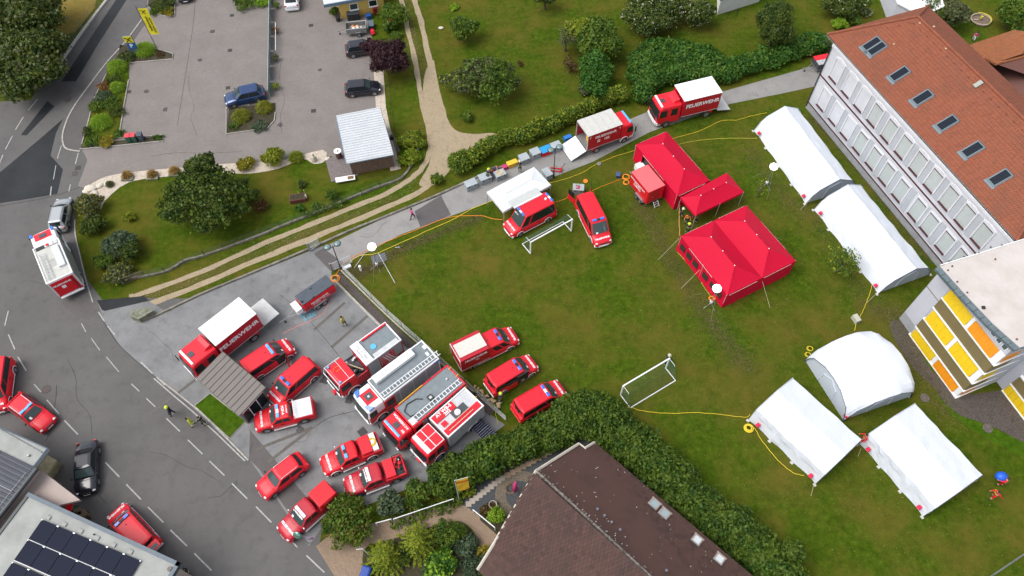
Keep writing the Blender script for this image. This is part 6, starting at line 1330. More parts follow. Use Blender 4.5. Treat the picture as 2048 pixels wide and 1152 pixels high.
coil('orange cable bunch at the foot of the balloon lamp by the marquee', 1423, 598, orc, .28, 3); coil('orange cable bunch behind the generator trailer', 671, 558, orc, .45, 3, .035)
# ---------------------------------------------------------------- crates and equipment on the path
cg = mat('grey_crate', (.27, .31, .33), .5, var=.06, scale=2); cgl = mat('grey_crate_lid', (.34, .38, .40), .5, var=.06, scale=2)
PA = 27
def crate(label, px, py, L, W, H, m=cg, lid=cgl, ang=PA, name='crate', cat='crate', group='crates along the path', open_=False):
    e_ = empty(name, P(px, py)+Vector((0, 0, .022)), R(ang)); tag(e_, label, cat, group); mb = MB()
    if open_:
        for a_ in ((-L/2, L/2, -W/2, -W/2+.04), (-L/2, L/2, W/2-.04, W/2), (-L/2, -L/2+.04, -W/2+.04, W/2-.04), (L/2-.04, L/2, -W/2+.04, W/2-.04)): mb.box(*a_, 0, H, m)
        mb.box(-L/2, L/2, -W/2, W/2, 0, .05, black)
    else: mb.box(-L/2, L/2, -W/2, W/2, 0, H, m)
    ob('body', mb, e_, bev=.02)
    if lid: mb = MB(); mb.box(-L/2-.03, L/2+.03, -W/2-.03, W/2+.03, H, H+.06, lid); ob('lid', mb, e_, bev=.02)
    mb = MB(); [mb.box(x-.06, x+.06, -W/2-.03, -W/2, H*.7, H*.85, black) for x in (-L*.28, L*.28)]; ob('latches', mb, e_, kind=None); return e_
crate('grey lidded crate at the left end of the row on the path', 942, 375, 1.25, .85, .75)
crate('grey crate with sloping lid and a red handle, second in the row', 970, 362, 1.25, .9, .75)
crate('open empty crate that a firefighter leans into', 986, 350, 1.2, .9, .7, mat('lilac_grey_crate', (.25, .24, .28), .6), None, open_=True)
cy = crate('grey crate with a yellow hose ring on its lid', 1000, 355, 1.15, .85, .7)
mb = MB(); mb.tube([(.28*math.cos(t), .33*math.sin(t), .80) for t in np.linspace(0, 6.4, 18)], .045, yel, 5); o = ob('hose_ring', mb, None, loc=P(1000, 355)+Vector((0, 0, .0))); tag(o, 'yellow hose ring lying on a grey crate', 'hose')
crate('small pink-red box between the crate and the yellow case', 1010, 337, .65, .5, .4, mat('pink_box', (.45, .04, .14), .6), None, name='box', cat='box')
crate('yellow case with white label beside the hedge', 1024, 331, 1.15, .55, .5, yel, mat('yellow_lid', (.78, .46, .03), .5), name='case', cat='case')
crate('left one of the two long grey crates under the hedge', 1048, 323, 1.0, .95, .72); crate('right one of the two long grey crates under the hedge', 1070, 312, 1.0, .95, .72)
crate('red box topped with a bright blue tarpaulin near the street lamp', 1091, 306, 1.2, .9, .6, red, mat('cyan_tarp', (.02, .28, .60), .5), name='box', cat='box')
crate('grey crate behind the double-headed lamp, next to the lowered tail lift', 1111, 300, 1.1, .8, .85)
crate('grey crate standing alone right of the white canopy', 1094, 353, .75, 1.15, .7, ang=PA+3)
gc = crate('grey crate with red and green gear on top behind the equipment van', 1156, 384, 1.15, .85, .75, ang=-5)
mb = MB()
for i in range(12): mb.ell((random.uniform(-.25, .1), random.uniform(-.25, .25), .86), .1, .1, .08, random.choice([mat('pink_gear', (.5, .03, .12), .6), mat('green_gear', (.05, .35, .2), .6), MATS['pink_gear']]), 7, 4)
o = ob('equipment_pile', mb, None, loc=P(1156, 384)); tag(o, 'small heap of pink and green gear on the crate behind the van', 'equipment')
crate('bright blue lid or tarpaulin bundle leaning at the hedge by the open lorry', 1135, 280, .9, .5, .55, mat('mid_blue_plastic', (.02, .16, .50), .5), None, name='blue_case', cat='case')
crate('dark blue toolbox on the grass left of the boxy red trailer', 1236, 353, .42, .55, .35, mat('navy_plastic', (.03, .06, .16), .5), mat('navy_lid', (.05, .09, .2), .5), ang=-8, name='toolbox', cat='toolbox', group=None)
crate('cream box lying on the grass above the vaulted tent', 1710, 641, .5, .8, .55, mat('cream_box', (.42, .42, .34), .7), None, ang=20, name='box', cat='box', group=None)
crate('small white box beside the metal gate on the field', 694, 536, .9, .35, .25, white, None, ang=28, name='box', cat='box', group=None)
crate('white table top at the left wall of the long red marquee', 1278, 339, .9, .7, .75, white, None, ang=28, name='table', cat='table', group=None)
mb = MB(); mb.cyl((0, 0, .06), .26, .1, orange, 18); o = ob('marker_disc', mb, None, bev=.02, loc=P(1171, 363)); tag(o, 'orange round disc lying on the grass right of the grey crate', 'disc')
mb = MB(); mb.cyl((0, 0, .06), .24, .1, galv, 18); o = ob('cable_cover', mb, None, bev=.02, loc=P(1198, 328)); tag(o, 'grey round cover over the yellow cable near the open lorry', 'cover')
pj = empty('pallet_jack', P(1114, 341)+Vector((0, 0, .02)), R(-10)); tag(pj, 'red pallet jack standing between the lone crate and the lamp post', 'pallet jack')
for y in (-.2, .2): mb = MB(); mb.box(-.75, .35, y-.07, y+.07, .06, .14, dred); ob('fork', mb, pj, bev=.01)
mb = MB(); mb.box(.35, .5, -.27, .27, .06, .3, red); mb.tube([(.45, 0, .3), (.75, .05, 1.1)], .025, black, 6); mb.tube([(.75, -.12, 1.12), (.75, .2, 1.12)], .025, black, 6); ob('handle', mb, pj)
for i, (x, y) in enumerate(((983, 344), (992, 339))): mb = MB(); mb.cyl((0, 0, .2), .2, .4, mat('red_canister', (.5, .08, .06), .6), 14); o = ob('canister', mb, None, bev=.02, loc=P(x, y)); tag(o, ('red canister nearest the open crate by the hedge', 'red canister further right under the hedge')[i], 'canister', 'red canisters under the hedge')
# ---------------------------------------------------------------- street lamps, balloon lamps
dgn = mat('dark_green_metal', (.03, .06, .055), .4, metal=.4); lens = mat('lamp_dome', (.16, .23, .23), .1, coat=.6)
def lamp(label, px, py, hgt, ang):
    e_ = empty('street_lamp', P(px, py), R(ang)); tag(e_, label, 'street lamp', 'double-headed street lamps')
    mb = MB(); mb.tube([(0, 0, 0), (0, 0, hgt)], .06, dgn, 8, .04); mb.cyl((0, 0, .4), .09, .8, dgn, 10); ob('post', mb, e_)
    for s in (-1, 1):
        mb = MB(); mb.tube([(0, 0, hgt-.35), (s*.3, 0, hgt-.05), (s*.45, 0, hgt)], .025, dgn, 6); ob('arm', mb, e_)
        mb = MB(); mb.cyl((0, 0, 0), .36, .05, dgn, 20); mb.ell((0, 0, .03), .30, .30, .14, lens, 16, 8); mb.cyl((0, 0, -.12), .14, .2, dgn, 12); ob('lamp_head', mb, e_, loc=(s*.5, 0, hgt+.05))
lamp('double-headed green street lamp standing by the metal gate', 682, 539, 4.1, 25); lamp('double-headed green street lamp beside the lone grey crate', 1107, 355, 4.5, 25)
glow = mat('glowing_balloon', (1, .98, .95), .5, emit=2.6); blk = black
def balloon(label, px, py, hgt, r_=.44):
    e_ = empty('balloon_lamp', P(px, py)); tag(e_, label, 'balloon lamp', 'lit balloon lamps on tripods')
    mb = MB(); mb.tube([(0, 0, .1), (0, 0, hgt-r_*.5)], .035, galv, 8); ob('mast', mb, e_)
    mb = MB(); n_ = 8; rs = []
    for k in range(7): t = math.pi*(k/6*.96+.02); rs.append([(r_*math.sin(t)*math.cos(i*2*math.pi/n_), r_*math.sin(t)*math.sin(i*2*math.pi/n_), -r_*.75*math.cos(t)) for i in range(n_)])
    mb.rings(rs, glow); ob('balloon', mb, e_, loc=(0, 0, hgt))
    for i in range(4): t = i*math.pi/2+.5; mb = MB(); mb.tube([(0, 0, .45), (.8*math.cos(t), .8*math.sin(t), 0)], .022, galv, 6); mb.tube([(0, 0, .9), (.45*math.cos(t), .45*math.sin(t), .22)], .015, black, 5); ob('leg', mb, e_)
    mb = MB(); mb.box(-.12, .12, -.12, .12, .45, .75, white); ob('ballast_unit', mb, e_, bev=.02)
    mb = MB(); [mb.tube([(.1, 0, hgt-.5), (1.9*math.cos(t), 1.9*math.sin(t), 0)], .006, grope, 3) for t in (.4, 2.5, 4.6)]; ob('stay_ropes', mb, e_)
balloon('lit balloon lamp on its tripod near the path, left end of the field', 755, 534, 3.5); balloon('lit balloon lamp at the windowed corner of the double marquee', 1420, 610, 3.0); balloon('lit balloon lamp between the small bare tree and the white tent', 1531, 372, 3.1)
mb = MB(); mb.box(-.75, .75, -.5, .5, .03, .05, mat('grey_mat', (.10, .11, .12), .7)); o = ob('ground_mat', mb, None, loc=P(758, 517), rz=R(20)); tag(o, 'dark grey mat on the grass under the left balloon lamp', 'mat')
for i, (a_, b_) in enumerate((((756, 505), (790, 566)), ((709, 535), (727, 510)), ((790, 495), (800, 494)))):
    mb = MB(); mb.tube([P(*a_, .1), P(*b_, .1)], .02, white, 5); o = ob('marker_pole', mb, None); tag(o, ('long thin white pole lying on the grass below the left balloon lamp', 'short white pole lying near the gate', 'tiny white rod lying on the worn grass by the path')[i], 'pole')
# ---------------------------------------------------------------- goals
def goal(label, c, ang, tipped=False, W_=5.1, H_=2.0, D_=1.45):
    e_ = empty('football_goal', c, R(ang)); tag(e_, label, 'goal'); h = W_/2; gp_ = .06
    for s in (-1, 1): mb = MB(); mb.box(s*h-gp_, s*h+gp_, -gp_, gp_, 0, H_-gp_, white); ob('post', mb, e_, bev=.02)
    mb = MB(); mb.box(-h-gp_, h+gp_, -gp_, gp_, H_-gp_, H_+gp_, white); ob('crossbar', mb, e_, bev=.02)
    for s in (-1, 1): mb = MB(); mb.tube([(s*h, .05, .04), (s*h, D_, .04)], .045, white, 6); ob('ground_side_bar', mb, e_); mb = MB(); mb.tube([(s*h, .05, H_), (s*h, .75, H_-.03), (s*h, .85, H_-.15)], .02, white, 6); ob('top_stay', mb, e_)
    mb = MB(); mb.tube([(-h, D_, .04), (h, D_, .04)], .05, white, 6); ob('ground_rear_bar', mb, e_)
    nm = mat('green_net', (.07, .17, .11), .8); mb = MB(); r_ = .006
    for i in range(35): x = -h+W_*i/34; mb.tube([(x, .05, H_), (x, .8, H_-.1), (x, D_, .05)], r_, nm, 3)
    for t in np.linspace(0, 1, 8): mb.tube([(-h, .8+(D_-.8)*t, H_-.1-(H_-.15)*t), (h, .8+(D_-.8)*t, H_-.1-(H_-.15)*t)], r_, nm, 3)
    for s in (-1, 1):
        for t in np.linspace(0, 1, 9): mb.tube([(s*h, .05+t*.8, H_-.05*t), (s*h, .05+t*(D_-.05), .05)], r_, nm, 3)
        for z_ in np.linspace(.2, H_-.15, 8): mb.tube([(s*h, .05, z_), (s*h, .8+(D_-.8)*(H_-z_)/H_, z_)], r_, nm, 3)
    ob('net', mb, e_, kind='stuff')
    return e_
g0, g1 = P(1240.6, 791), P(1332, 736.5); dgv = g1-g0; goal('full white football goal near the hedge with a firefighter behind its far post', (g0+g1)/2, math.degrees(math.atan2(dgv.y, dgv.x))+180)
ga2, gb2 = P(1060, 508), P(1143, 462); dgv = gb2-ga2; goal('white football goal tucked behind the two vans below the canopy', (ga2+gb2)/2, math.degrees(math.atan2(dgv.y, dgv.x)))
# ---------------------------------------------------------------- fences, gates, rails
def mesh_fence(name, label, pts, h, m, dz=.12, posts=2.2, cat='fence', postm=None, mesh=True):
    c = P2(pts); e_ = empty(name, c[0]); tag(e_, label, cat)
    for a_, b_ in zip(c, c[1:]):
        L_ = (b_-a_).length; n_ = max(1, round(L_/posts))
        for i in range(n_+1): p = a_.lerp(b_, i/n_); mb = MB(); mb.cyl((p.x, p.y, h/2), .03, h, postm or m, 6); rel(ob('post', mb), e_)
        if mesh:
            mb = MB()
            for z in np.arange(.08, h, dz): mb.tube([a_+Vector((0, 0, z)), b_+Vector((0, 0, z))], .008, m, 3)
            for i in range(int(L_/.22)): p = a_.lerp(b_, i*.22/L_); mb.tube([p+Vector((0, 0, .05)), p+Vector((0, 0, h))], .006, m, 3)
            rel(ob('wire_mesh', mb, kind='stuff'), e_)
    return e_
fm_ = mat('fence_wire', (.30, .32, .30), .5, metal=.4)
mesh_fence('wire_fence', 'wire mesh fence between the car park and the field', [(686, 540), (775, 628), (865, 708), (930, 768), (1012, 842)], 1.15, fm_, .10)
grn = mat('green_wire', (.06, .09, .07), .6)
mesh_fence('garden_fence', 'low dark wire fence on the wall above the gravel tracks', [(250, 560), (330, 545), (410, 512), (560, 455), (650, 420), (760, 374), (802, 358)], .9, grn, .2)
mesh_fence('corner_fence', 'wire fence at the planted verge in the top left corner', [(215, 0), (150, 80), (110, 140)], 1.3, galv, .3)
mesh_fence('garden_fence', 'long brown fence rail beside the whitish stone strip', [(772, 120), (782, 215), (795, 300), (798, 335)], .7, mat('fence_brown', (.16, .10, .07), .8), .35, 1.3)
mesh_fence('field_fence', 'galvanised wire fence crossing the bottom right corner of the lawn', [(1975, 1155), (2060, 1098)], 1.2, galv, .15)
def panel_gate(name, label, p0, p1, h, nb, m):
    a_, b_ = P(*p0), P(*p1); L_ = (b_-a_).length; e_ = empty(name, a_, math.atan2(b_.y-a_.y, b_.x-a_.x)); tag(e_, label, 'gate')
    mb = MB(); mb.tube([(0, 0, .05), (0, 0, h), (L_, 0, h), (L_, 0, .05), (0, 0, .05)], .035, m, 6); ob('frame', mb, e_)
    for i in range(nb): z = h*(i+1)/(nb+1); mb = MB(); mb.tube([(0, 0, z), (L_, 0, z)], .02, m, 5); ob('bar', mb, e_)
    mb = MB(); mb.box(-.08, .08, -.08, .08, 0, h+.12, galv); ob('gate_post', mb, e_, bev=.01)
wg = mat('white_galv', (.5, .52, .53), .5, metal=.3)
panel_gate('metal_gate', 'open white barred gate leaf beside the gravel track', (620, 502), (640, 490), 1.2, 6, wg)
panel_gate('metal_gate', 'open barred gate leaf at the field entrance by the street lamp', (665, 542), (705, 524), 1.2, 6, wg)
panel_gate('wicket_gate', 'rusty garden gate between the shrubs and the track wall', (247, 568), (291, 552), .9, 5, mat('rusty_gate', (.13, .10, .06), .8))
mb = MB(); a_, b_ = P(266, 640), P(310, 622); bz = empty('block_wall_end', a_); tag(bz, 'mossy grey concrete wall end with a dark recess by the driveway', 'wall')
mb.prism([(p.x, p.y) for p in P2([(266, 640), (284, 646), (312, 630), (305, 622), (268, 630)])], 0, .75, mat('mossy_block', (.16, .17, .12), .9, var=.4, scale=3)); rel(ob('wall', mb, bev=.02), bz)
def rail(label, a_, b_, h=.9):
    A_, B_ = P(*a_), P(*b_); e_ = empty('handrail', A_); tag(e_, label, 'handrail', 'white tube handrails by the driveway'); z = Vector((0, 0, h)); mb = MB(); mb.tube([A_+z, B_+z], .04, white, 8); rel(ob('rail', mb), e_)
    for p in (A_, B_): mb = MB(); mb.tube([p, p+z], .035, white, 8); rel(ob('post', mb), e_)
rail('long white handrail between the hedge and the brick driveway', (790, 1044), (908, 1004)); rail('short white handrail partly inside the shrubs', (755, 1052), (785, 1044)); rail('white handrail sloping down to the brown roof', (947, 1025), (990, 1060), .8)
mb = MB(); A_ = P(736, 1108); mb.tube([A_, A_+Vector((-.3, .2, .9)), A_+Vector((-.8, .15, .9))], .03, white, 6); o = ob('rail_end', mb, None); tag(o, 'bent white rail end beside the lime shrub and driveway', 'handrail')
# glass screen fence between parking rows
e_ = empty('screen_fence', P(541, 100)); tag(e_, 'tall thin metal screen fence with white posts dividing the two parking rows', 'fence'); a_, b_ = P(544, -60), P(541, 196)
for i in range(9):
    p, q = a_.lerp(b_, i/9+.004), a_.lerp(b_, (i+1)/9-.004); mb = MB(); mb.add([p, q, q+Vector((0, 0, 1.2)), p+Vector((0, 0, 1.2))]+[v_+Vector((.04, 0, 0)) for v_ in (p, q, q+Vector((0, 0, 1.2)), p+Vector((0, 0, 1.2)))], [(0, 1, 2, 3), (7, 6, 5, 4), (3, 2, 6, 7), (0, 3, 7, 4), (1, 5, 6, 2)], mat('screen_glass', (.16, .24, .22), .2, coat=.3)); rel(ob('panel', mb), e_)
    mb = MB(); mb.cyl((p.x, p.y, .62), .035, 1.3, wg, 6); rel(ob('post', mb), e_)
mb = MB(); mb.tube([a_+Vector((0, 0, 1.25)), b_+Vector((0, 0, 1.25))], .03, wg, 6); mb.tube([P(551, 45, .7), P(551, 100, .7)], .04, white, 6); rel(ob('top_rail', mb), e_)
# ---------------------------------------------------------------- flags and signs
fy = mat('flag_yellow', (.78, .68, .02), .7); fb = mat('flag_print_dark', (.10, .085, .01), .7); fbl = mat('sign_blue', (.02, .10, .34), .5)
def gable_cross(par, x, z, s, T, m):
    mb = MB(); w = .12*s
    for sg in (-1, 1):
        mb.tube([T @ Vector(v) for v in ((x-sg*.42*s, z-.5*s, .012), (x+sg*.30*s, z+.32*s, .012), (x+sg*.48*s, z+.20*s, .012), (x+sg*.44*s, z+.42*s, .012))], w*.6, m, 4)
    o = ob('emblem', mb); o.parent = par; return o
fl = empty('banner_flag', P(317, 103)); tag(fl, 'tall yellow banner flag with dark lettering on a pole at the parking entrance', 'flag')
mb = MB(); mb.cyl((0, 0, 3.3), .045, 6.6, mat('flagpole_grey', (.16, .15, .17), .4, metal=.5), 8); ob('pole', mb, fl)
bu_ = Vector((.97, .0, 0)).normalized(); T = Matrix.Translation((.08, 0, 2.6)) @ Matrix((bu_, Vector((0, 0, 1)), Vector((0, -1, 0)))).transposed().to_4x4()
mb = MB(); V = []; ny = 16
for j in range(ny+1):
    for i in range(5): V.append(T @ Vector((i*.27, j*.23, .03*math.sin(j*.8+i))))
F = [(j*5+i, j*5+i+1, (j+1)*5+i+1, (j+1)*5+i) for j in range(ny) for i in range(4)]
mb.add(V, F, fy); ob('banner', mb, fl)
for s_, x, z, sz in (('Raiffeisenbank', .46, 1.45, .36), ('Unteres Lavanttal', .82, 1.25, .30)):
    o = text('lettering', s_, sz, T @ Matrix.Translation((x, z+.1, .05)) @ Matrix.Rotation(R(90), 4, 'Z'), fb, fl)
gable_cross(fl, .5, 3.25, .55, T @ Matrix.Translation((0, 0, .05)), fb)
sgn = empty('pylon_sign', P(274, 110), R(6)); tag(sgn, 'pylon sign with a yellow emblem panel above a blue P panel', 'sign')
mb = MB(); mb.box(-.5, .5, -.1, .1, .0, 2.9, mat('sign_slate', (.07, .11, .16), .5)); ob('pylon', mb, sgn, bev=.02)
mb = MB(); mb.box(-.49, .49, -.125, -.1, 1.95, 2.88, fy); ob('emblem_panel', mb, sgn); mb = MB(); mb.box(-.49, .49, -.125, -.1, 1.1, 1.92, fbl); ob('parking_panel', mb, sgn)
T = Matrix.Translation((0, -.14, 2.42)) @ Matrix.Rotation(R(90), 4, 'X'); gable_cross(sgn, 0, 0, .75, T, mat('emblem_black', (.02, .02, .015), .5)); text('lettering', 'P', .75, Matrix.Translation((0, -.14, 1.5)) @ Matrix.Rotation(R(90), 4, 'X'), white, sgn)
f2 = empty('banner_flag', P(919, 1003)); tag(f2, 'orange-yellow banner flag with a red stripe above the hedge near the driveway', 'flag')
mb = MB(); mb.cyl((0, 0, 2.8), .04, 5.6, wg, 8); ob('pole', mb, f2); mb = MB(); mb.tube([(0, 0, 5.52), (1.05, .25, 5.62)], .025, wg, 6); ob('crossbar', mb, f2)
mb = MB(); V = [(.06+i*.24*.97, i*.24*.25+.03*math.sin(j+i), 5.5-j*.3+i*.02) for j in range(10) for i in range(5)]; mb.add(V, [(j*5+i, j*5+i+1, (j+1)*5+i+1, (j+1)*5+i) for j in range(9) for i in range(4)], mat('flag_orange_yellow', (.78, .48, .02), .7)); ob('banner', mb, f2)
mb = MB(); V = [(.06+i*.24*.97, i*.24*.25-.03, 5.05-j*.35+i*.02) for j in range(2) for i in range(5)]; mb.add(V, [(i, i+1, 5+i+1, 5+i) for i in range(4)], mat('flag_red', (.60, .12, .02), .7)); ob('red_stripe', mb, f2)
for k in range(5): mb = MB(); mb.box(.15, .95, .02, .03, 4.4-k*.34, 4.43-k*.34, mat('flag_print_brown', (.4, .2, .02), .7)); ob('print_line', mb, f2)
cm = empty('convex_mirror', P(617, 1087)); tag(cm, 'round green-tinted convex traffic mirror over the hardtop pickup', 'mirror')
mb = MB(); mb.tube([(0, 0, 0), (0, 0, 2.9)], .035, galv, 8); ob('post', mb, cm); mb = MB(); mb.ell((0, 0, 0), .36, .14, .36, mat('mirror_glass', (.16, .30, .24), .03, metal=.6), 16, 10); o = ob('mirror_disc', mb, cm, True, loc=(-.15, -.1, 3.0)); o.rotation_euler = (R(-30), 0, R(-20))
mb = MB(); mb.ell((0, 0, 0), .28, .1, .28, mat('sign_back', (.22, .14, .22), .4), 14, 8); o = ob('sign_disc', mb, cm, loc=(.75, -.2, 2.5)); mb = MB(); mb.tube([(0, 0, 2.6), (.75, -.15, 2.5)], .02, galv, 5); ob('arm', mb, cm)
# portable solar panel by the last engine
sp_ = empty('portable_solar_panel', P(967, 868), R(44)); tag(sp_, 'two-part dark solar panel on a low stand behind the last engine', 'solar panel')
for i in range(2):
    mb = MB(); mb.box(-.62, .62, -.5+i*1.04, .5+i*1.04, 0, .04, pm); q = ob('panel', mb, sp_, bev=.01, loc=(0, -.5, .95)); q.rotation_euler = (0, 0, 0)
    mb = MB(); [mb.box(-.62, .62, -.5+i*1.04+k*.2-.006, -.5+i*1.04+k*.2+.006, .04, .045, alu) for k in range(1, 5)]; mb.tube([(-.62, -.52+i*1.04, .05), (.62, -.52+i*1.04, .05)], .02, alu, 4); g = ob('grid_lines', mb, q)
mb = MB(); [mb.tube([(x, y, 0), (x, y, .95)], .025, alu, 5) for x in (-.5, .5) for y in (-.9, .9)]; ob('stand', mb, sp_)
# ---------------------------------------------------------------- bins, garden furniture and bits
def wbin(label, px, py, body, lid, ang=5, s=1):
    e_ = empty('wheelie_bin', P(px, py), R(ang)); tag(e_, label, 'bin', 'wheelie bins'); mb = MB(); mb.rings([[(x*k, y*k, z) for x, y in ((-.26, -.3), (.26, -.3), (.26, .3), (-.26, .3))] for z, k in ((.05, .85*s), (.95, s))], body); ob('body', mb, e_, bev=.02)
    mb = MB(); mb.box(-.29*s, .29*s, -.34*s, .33*s, .95, 1.03, lid); ob('lid', mb, e_, bev=.03); mb = MB(); mb.cyl((0, .3*s, .1), .1, .5*s, black, 10, 'x'); ob('wheels', mb, e_)
bgn = mat('bin_green', (.02, .10, .06), .5)
wbin('left wheelie bin with a pinkish red lid on the planting bed end', 261, 283, bgn, mat('bin_lid_red', (.55, .05, .07), .5)); wbin('middle wheelie bin with a bright red lid on the planting bed end', 272, 282, bgn, MATS['bin_lid_red']); wbin('grey-blue wheelie bin at the right of the red-lidded pair', 285, 280, mat('bin_slate', (.06, .08, .10), .5), MATS['bin_slate'])
wbin('wheelie bin with red lid beside the solar roof building', 150, 1022, bgn, red); wbin('brown wheelie bin next to the solar roof building', 167, 1030, mat('bin_brown', (.12, .09, .05), .6), MATS['bin_brown'], 30); wbin('brown bin nearer the street by the solar roof building', 176, 1034, MATS['bin_brown'], MATS['bin_brown'], 40); wbin('light blue-grey bin tucked against the solar roof edge', 160, 1040, mat('bin_blue', (.10, .2, .3), .5), mat('bin_lid_grey', (.45, .48, .5), .5), 20)
tb_ = empty('round_table', P(679, 316)); tag(tb_, 'round white-topped tall table on the timber deck', 'table'); mb = MB(); mb.cyl((0, 0, 1.12), .42, .05, white, 24); mb.box(-.05, .05, -.12, .12, 1.15, 1.18, dgrey); ob('table_top', mb, tb_); mb = MB(); mb.cyl((0, 0, .55), .33, 1.1, mat('barrel_brown', (.10, .05, .04), .7), 18); ob('barrel', mb, tb_)
lg = empty('day_bed', P(692, 362), R(12)); tag(lg, 'white wooden door frame lying on the deck edge by the shed', 'furniture'); mb = MB(); mb.box(-1.05, 1.05, -.35, .35, .35, .42, white); ob('frame', mb, lg, bev=.02); mb = MB(); mb.box(.25, .9, -.22, .22, .42, .44, wood); mb.box(-.9, 0, -.25, .25, .42, .46, white); ob('panel', mb, lg)
st_ = empty('garden_statue', P(629, 322)); tag(st_, 'pale stone garden statue on the white gravel by the deck', 'statue'); mb = MB(); cstone = mat('pale_stone', (.55, .50, .42), .85, var=.1, scale=6)
mb.tube([(0, 0, 0), (.02, 0, .35), (-.03, 0, .6), (0, 0, .85)], .3, cstone, 10, .17); mb.ell((0, 0, 1.02), .14, .14, .17, cstone); mb.tube([(-.18, 0, .7), (-.32, .05, .45), (-.1, .15, .35)], .07, cstone, 6); mb.tube([(.18, 0, .7), (.3, .05, .45), (.1, .15, .35)], .07, cstone, 6); ob('figure', mb, st_, True)
rb = empty('raised_bed', P(597, 400), R(12)); tag(rb, 'brown raised planting box with salad greens and a yellow pole', 'planter'); mb = MB(); mb.box(-.85, .85, -.45, .45, 0, .55, mat('cor_brown', (.12, .035, .025), .7)); mb.box(-.78, .78, -.38, .38, .5, .56, m_soil); ob('box', mb, rb, bev=.02); mb = MB(); mb.box(.86, .92, -.1, .1, 0, 1.4, mat('ochre_post', (.35, .27, .1), .7)); mb.box(.84, .96, -.16, .06, .3, .75, white); ob('post', mb, rb)
ps = empty('folded_parasol', P(1030, 985)); tag(ps, 'folded pink parasol standing on the round cobbled seat by the brown roof', 'parasol'); mb = MB(); mb.tube([(0, 0, .8), (0, .05, 1.6), (.05, .1, 2.4)], .24, mat('pink_cloth', (.50, .03, .16), .7), 8, .1); ob('canopy', mb, ps, True); mb = MB(); mb.cyl((0, 0, .5), .03, 1.0, black); mb.cyl((0, 0, .04), .3, .08, dgrey, 14); ob('stand', mb, ps)
mb = MB(); mb.tube([(.42*math.cos(t), .42*math.sin(t), .12) for t in np.linspace(0, 6.3, 20)], .07, wood, 6); o = ob('wooden_ring', mb, None, loc=P(1022, 978)); tag(o, 'dark wooden ring on the cobbled seat next to the pink parasol', 'ring')
mb = MB(); mb.rings([[(r_*math.cos(t), r_*math.sin(t), z) for t in np.linspace(0, 6.2832, 17)[:-1]] for r_, z in ((.25, 0), (.36, .45), (.30, .45), (.2, .1))], mat('pot_grey', (.3, .28, .24), .8)); o = ob('plant_pot', mb, None, loc=P(986, 1012)); tag(o, 'round grey stone pot among the shrubs by the diamond path', 'pot')
bc = empty('blue_barrel_car', P(733, 1150), R(-15)); tag(bc, 'small dark blue covered object at the bottom edge beside the lime shrubs', 'cover'); mb = MB(); mb.box(-.4, .4, -.6, .6, 0, .8, mat('blue_tarp', (.01, .05, .30), .3, coat=.5)); ob('tarp', mb, bc, bev=.18, seg=3)
rpa = empty('parasol', P(782, 58)); tag(rpa, 'small bright red parasol among the garden plants right of the yellow house', 'parasol'); mb = MB(); mb.tube([(0, 0, 1.3), (0, 0, 1.6)], .42, red2, 8, .05); ob('canopy', mb, rpa); mb = MB(); mb.cyl((0, 0, .65), .02, 1.3, white); ob('pole', mb, rpa)
pl_ = empty('play_nest', P(1960, 42)); tag(pl_, 'round wooden sandpit with yellow rim in the garden behind the school', 'sandpit'); mb = MB(); mb.tube([(1.2*math.cos(t), 1.1*math.sin(t), .25) for t in np.linspace(0, 6.3, 22)], .1, mat('pale_timber', (.38, .30, .22), .8), 6); ob('rim', mb, pl_); mb = MB(); mb.tube([(1.2*math.cos(t), 1.1*math.sin(t), .42) for t in np.linspace(-1, 1.6, 12)], .05, mat('lemon', (.6, .55, .05), .6), 6); mb.cyl((0, .1, .5), .14, .3, MATS['lemon']); mb.box(-.9, -.3, -.1, .1, .1, .25, MATS['pale_timber']); ob('toys', mb, pl_); mb = MB(); mb.cyl((0, 0, .06), 1.15, .1, mat('sand_dark', (.16, .12, .09), .95, var=.3, scale=5), 20); ob('sand', mb, pl_)
# things beside the yellow house
crate('black composter standing between the trailer and the yellow house', 708, 38, 1.5, .7, .9, black, dgrey, ang=8, name='composter', cat='composter', group=None)
crate('dark grey storage trunk right of the loaded trailer', 743, 55, .7, 1.1, .6, mat('slate_box', (.05, .065, .08), .5), mat('slate_lid', (.10, .13, .16), .5), ang=8, name='storage_box', cat='box', group=None)
crate('blue tub near the corner of the yellow house', 738, 36, .7, .6, .5, mat('tub_blue', (.02, .09, .35), .5), None, name='tub', cat='tub', group=None); crate('red bin standing at the right corner of the yellow house', 751, 28, .45, .45, .9, mat('bin_dred', (.25, .02, .02), .5), MATS['bin_dred'], name='bin', cat='bin', group=None)
mb = MB(); mb.box(-.45, .45, -.25, .25, .2, .45, red2); mb.box(-.2, .3, -.2, .2, .45, .6, red2); o = ob('lawn_mower', mb, None, bev=.08, loc=P(746, 68), rz=R(-70)); tag(o, 'small red garden machine at the right of the loaded trailer', 'mower')
mb = MB(); mb.cyl((0, 0, .3), .28, .6, black, 14); o = ob('plant_pot', mb, None, bev=.03, loc=P(677, 42)); tag(o, 'black plant pot at the left corner of the yellow house', 'pot'); mb = MB(); mb.cyl((0, 0, .25), .22, .5, black, 14); o = ob('plant_pot', mb, None, bev=.03, loc=P(784, 278)); tag(o, 'black pot on the stone strip right of the white-roofed shed', 'pot')
mb = MB(); mb.ell((0, 0, .1), .35, .25, .12, cstone, 9, 5); o = ob('boulder', mb, None, loc=P(882, 57)); tag(o, 'pale flat stone on the orchard grass left of the round bush', 'stone')
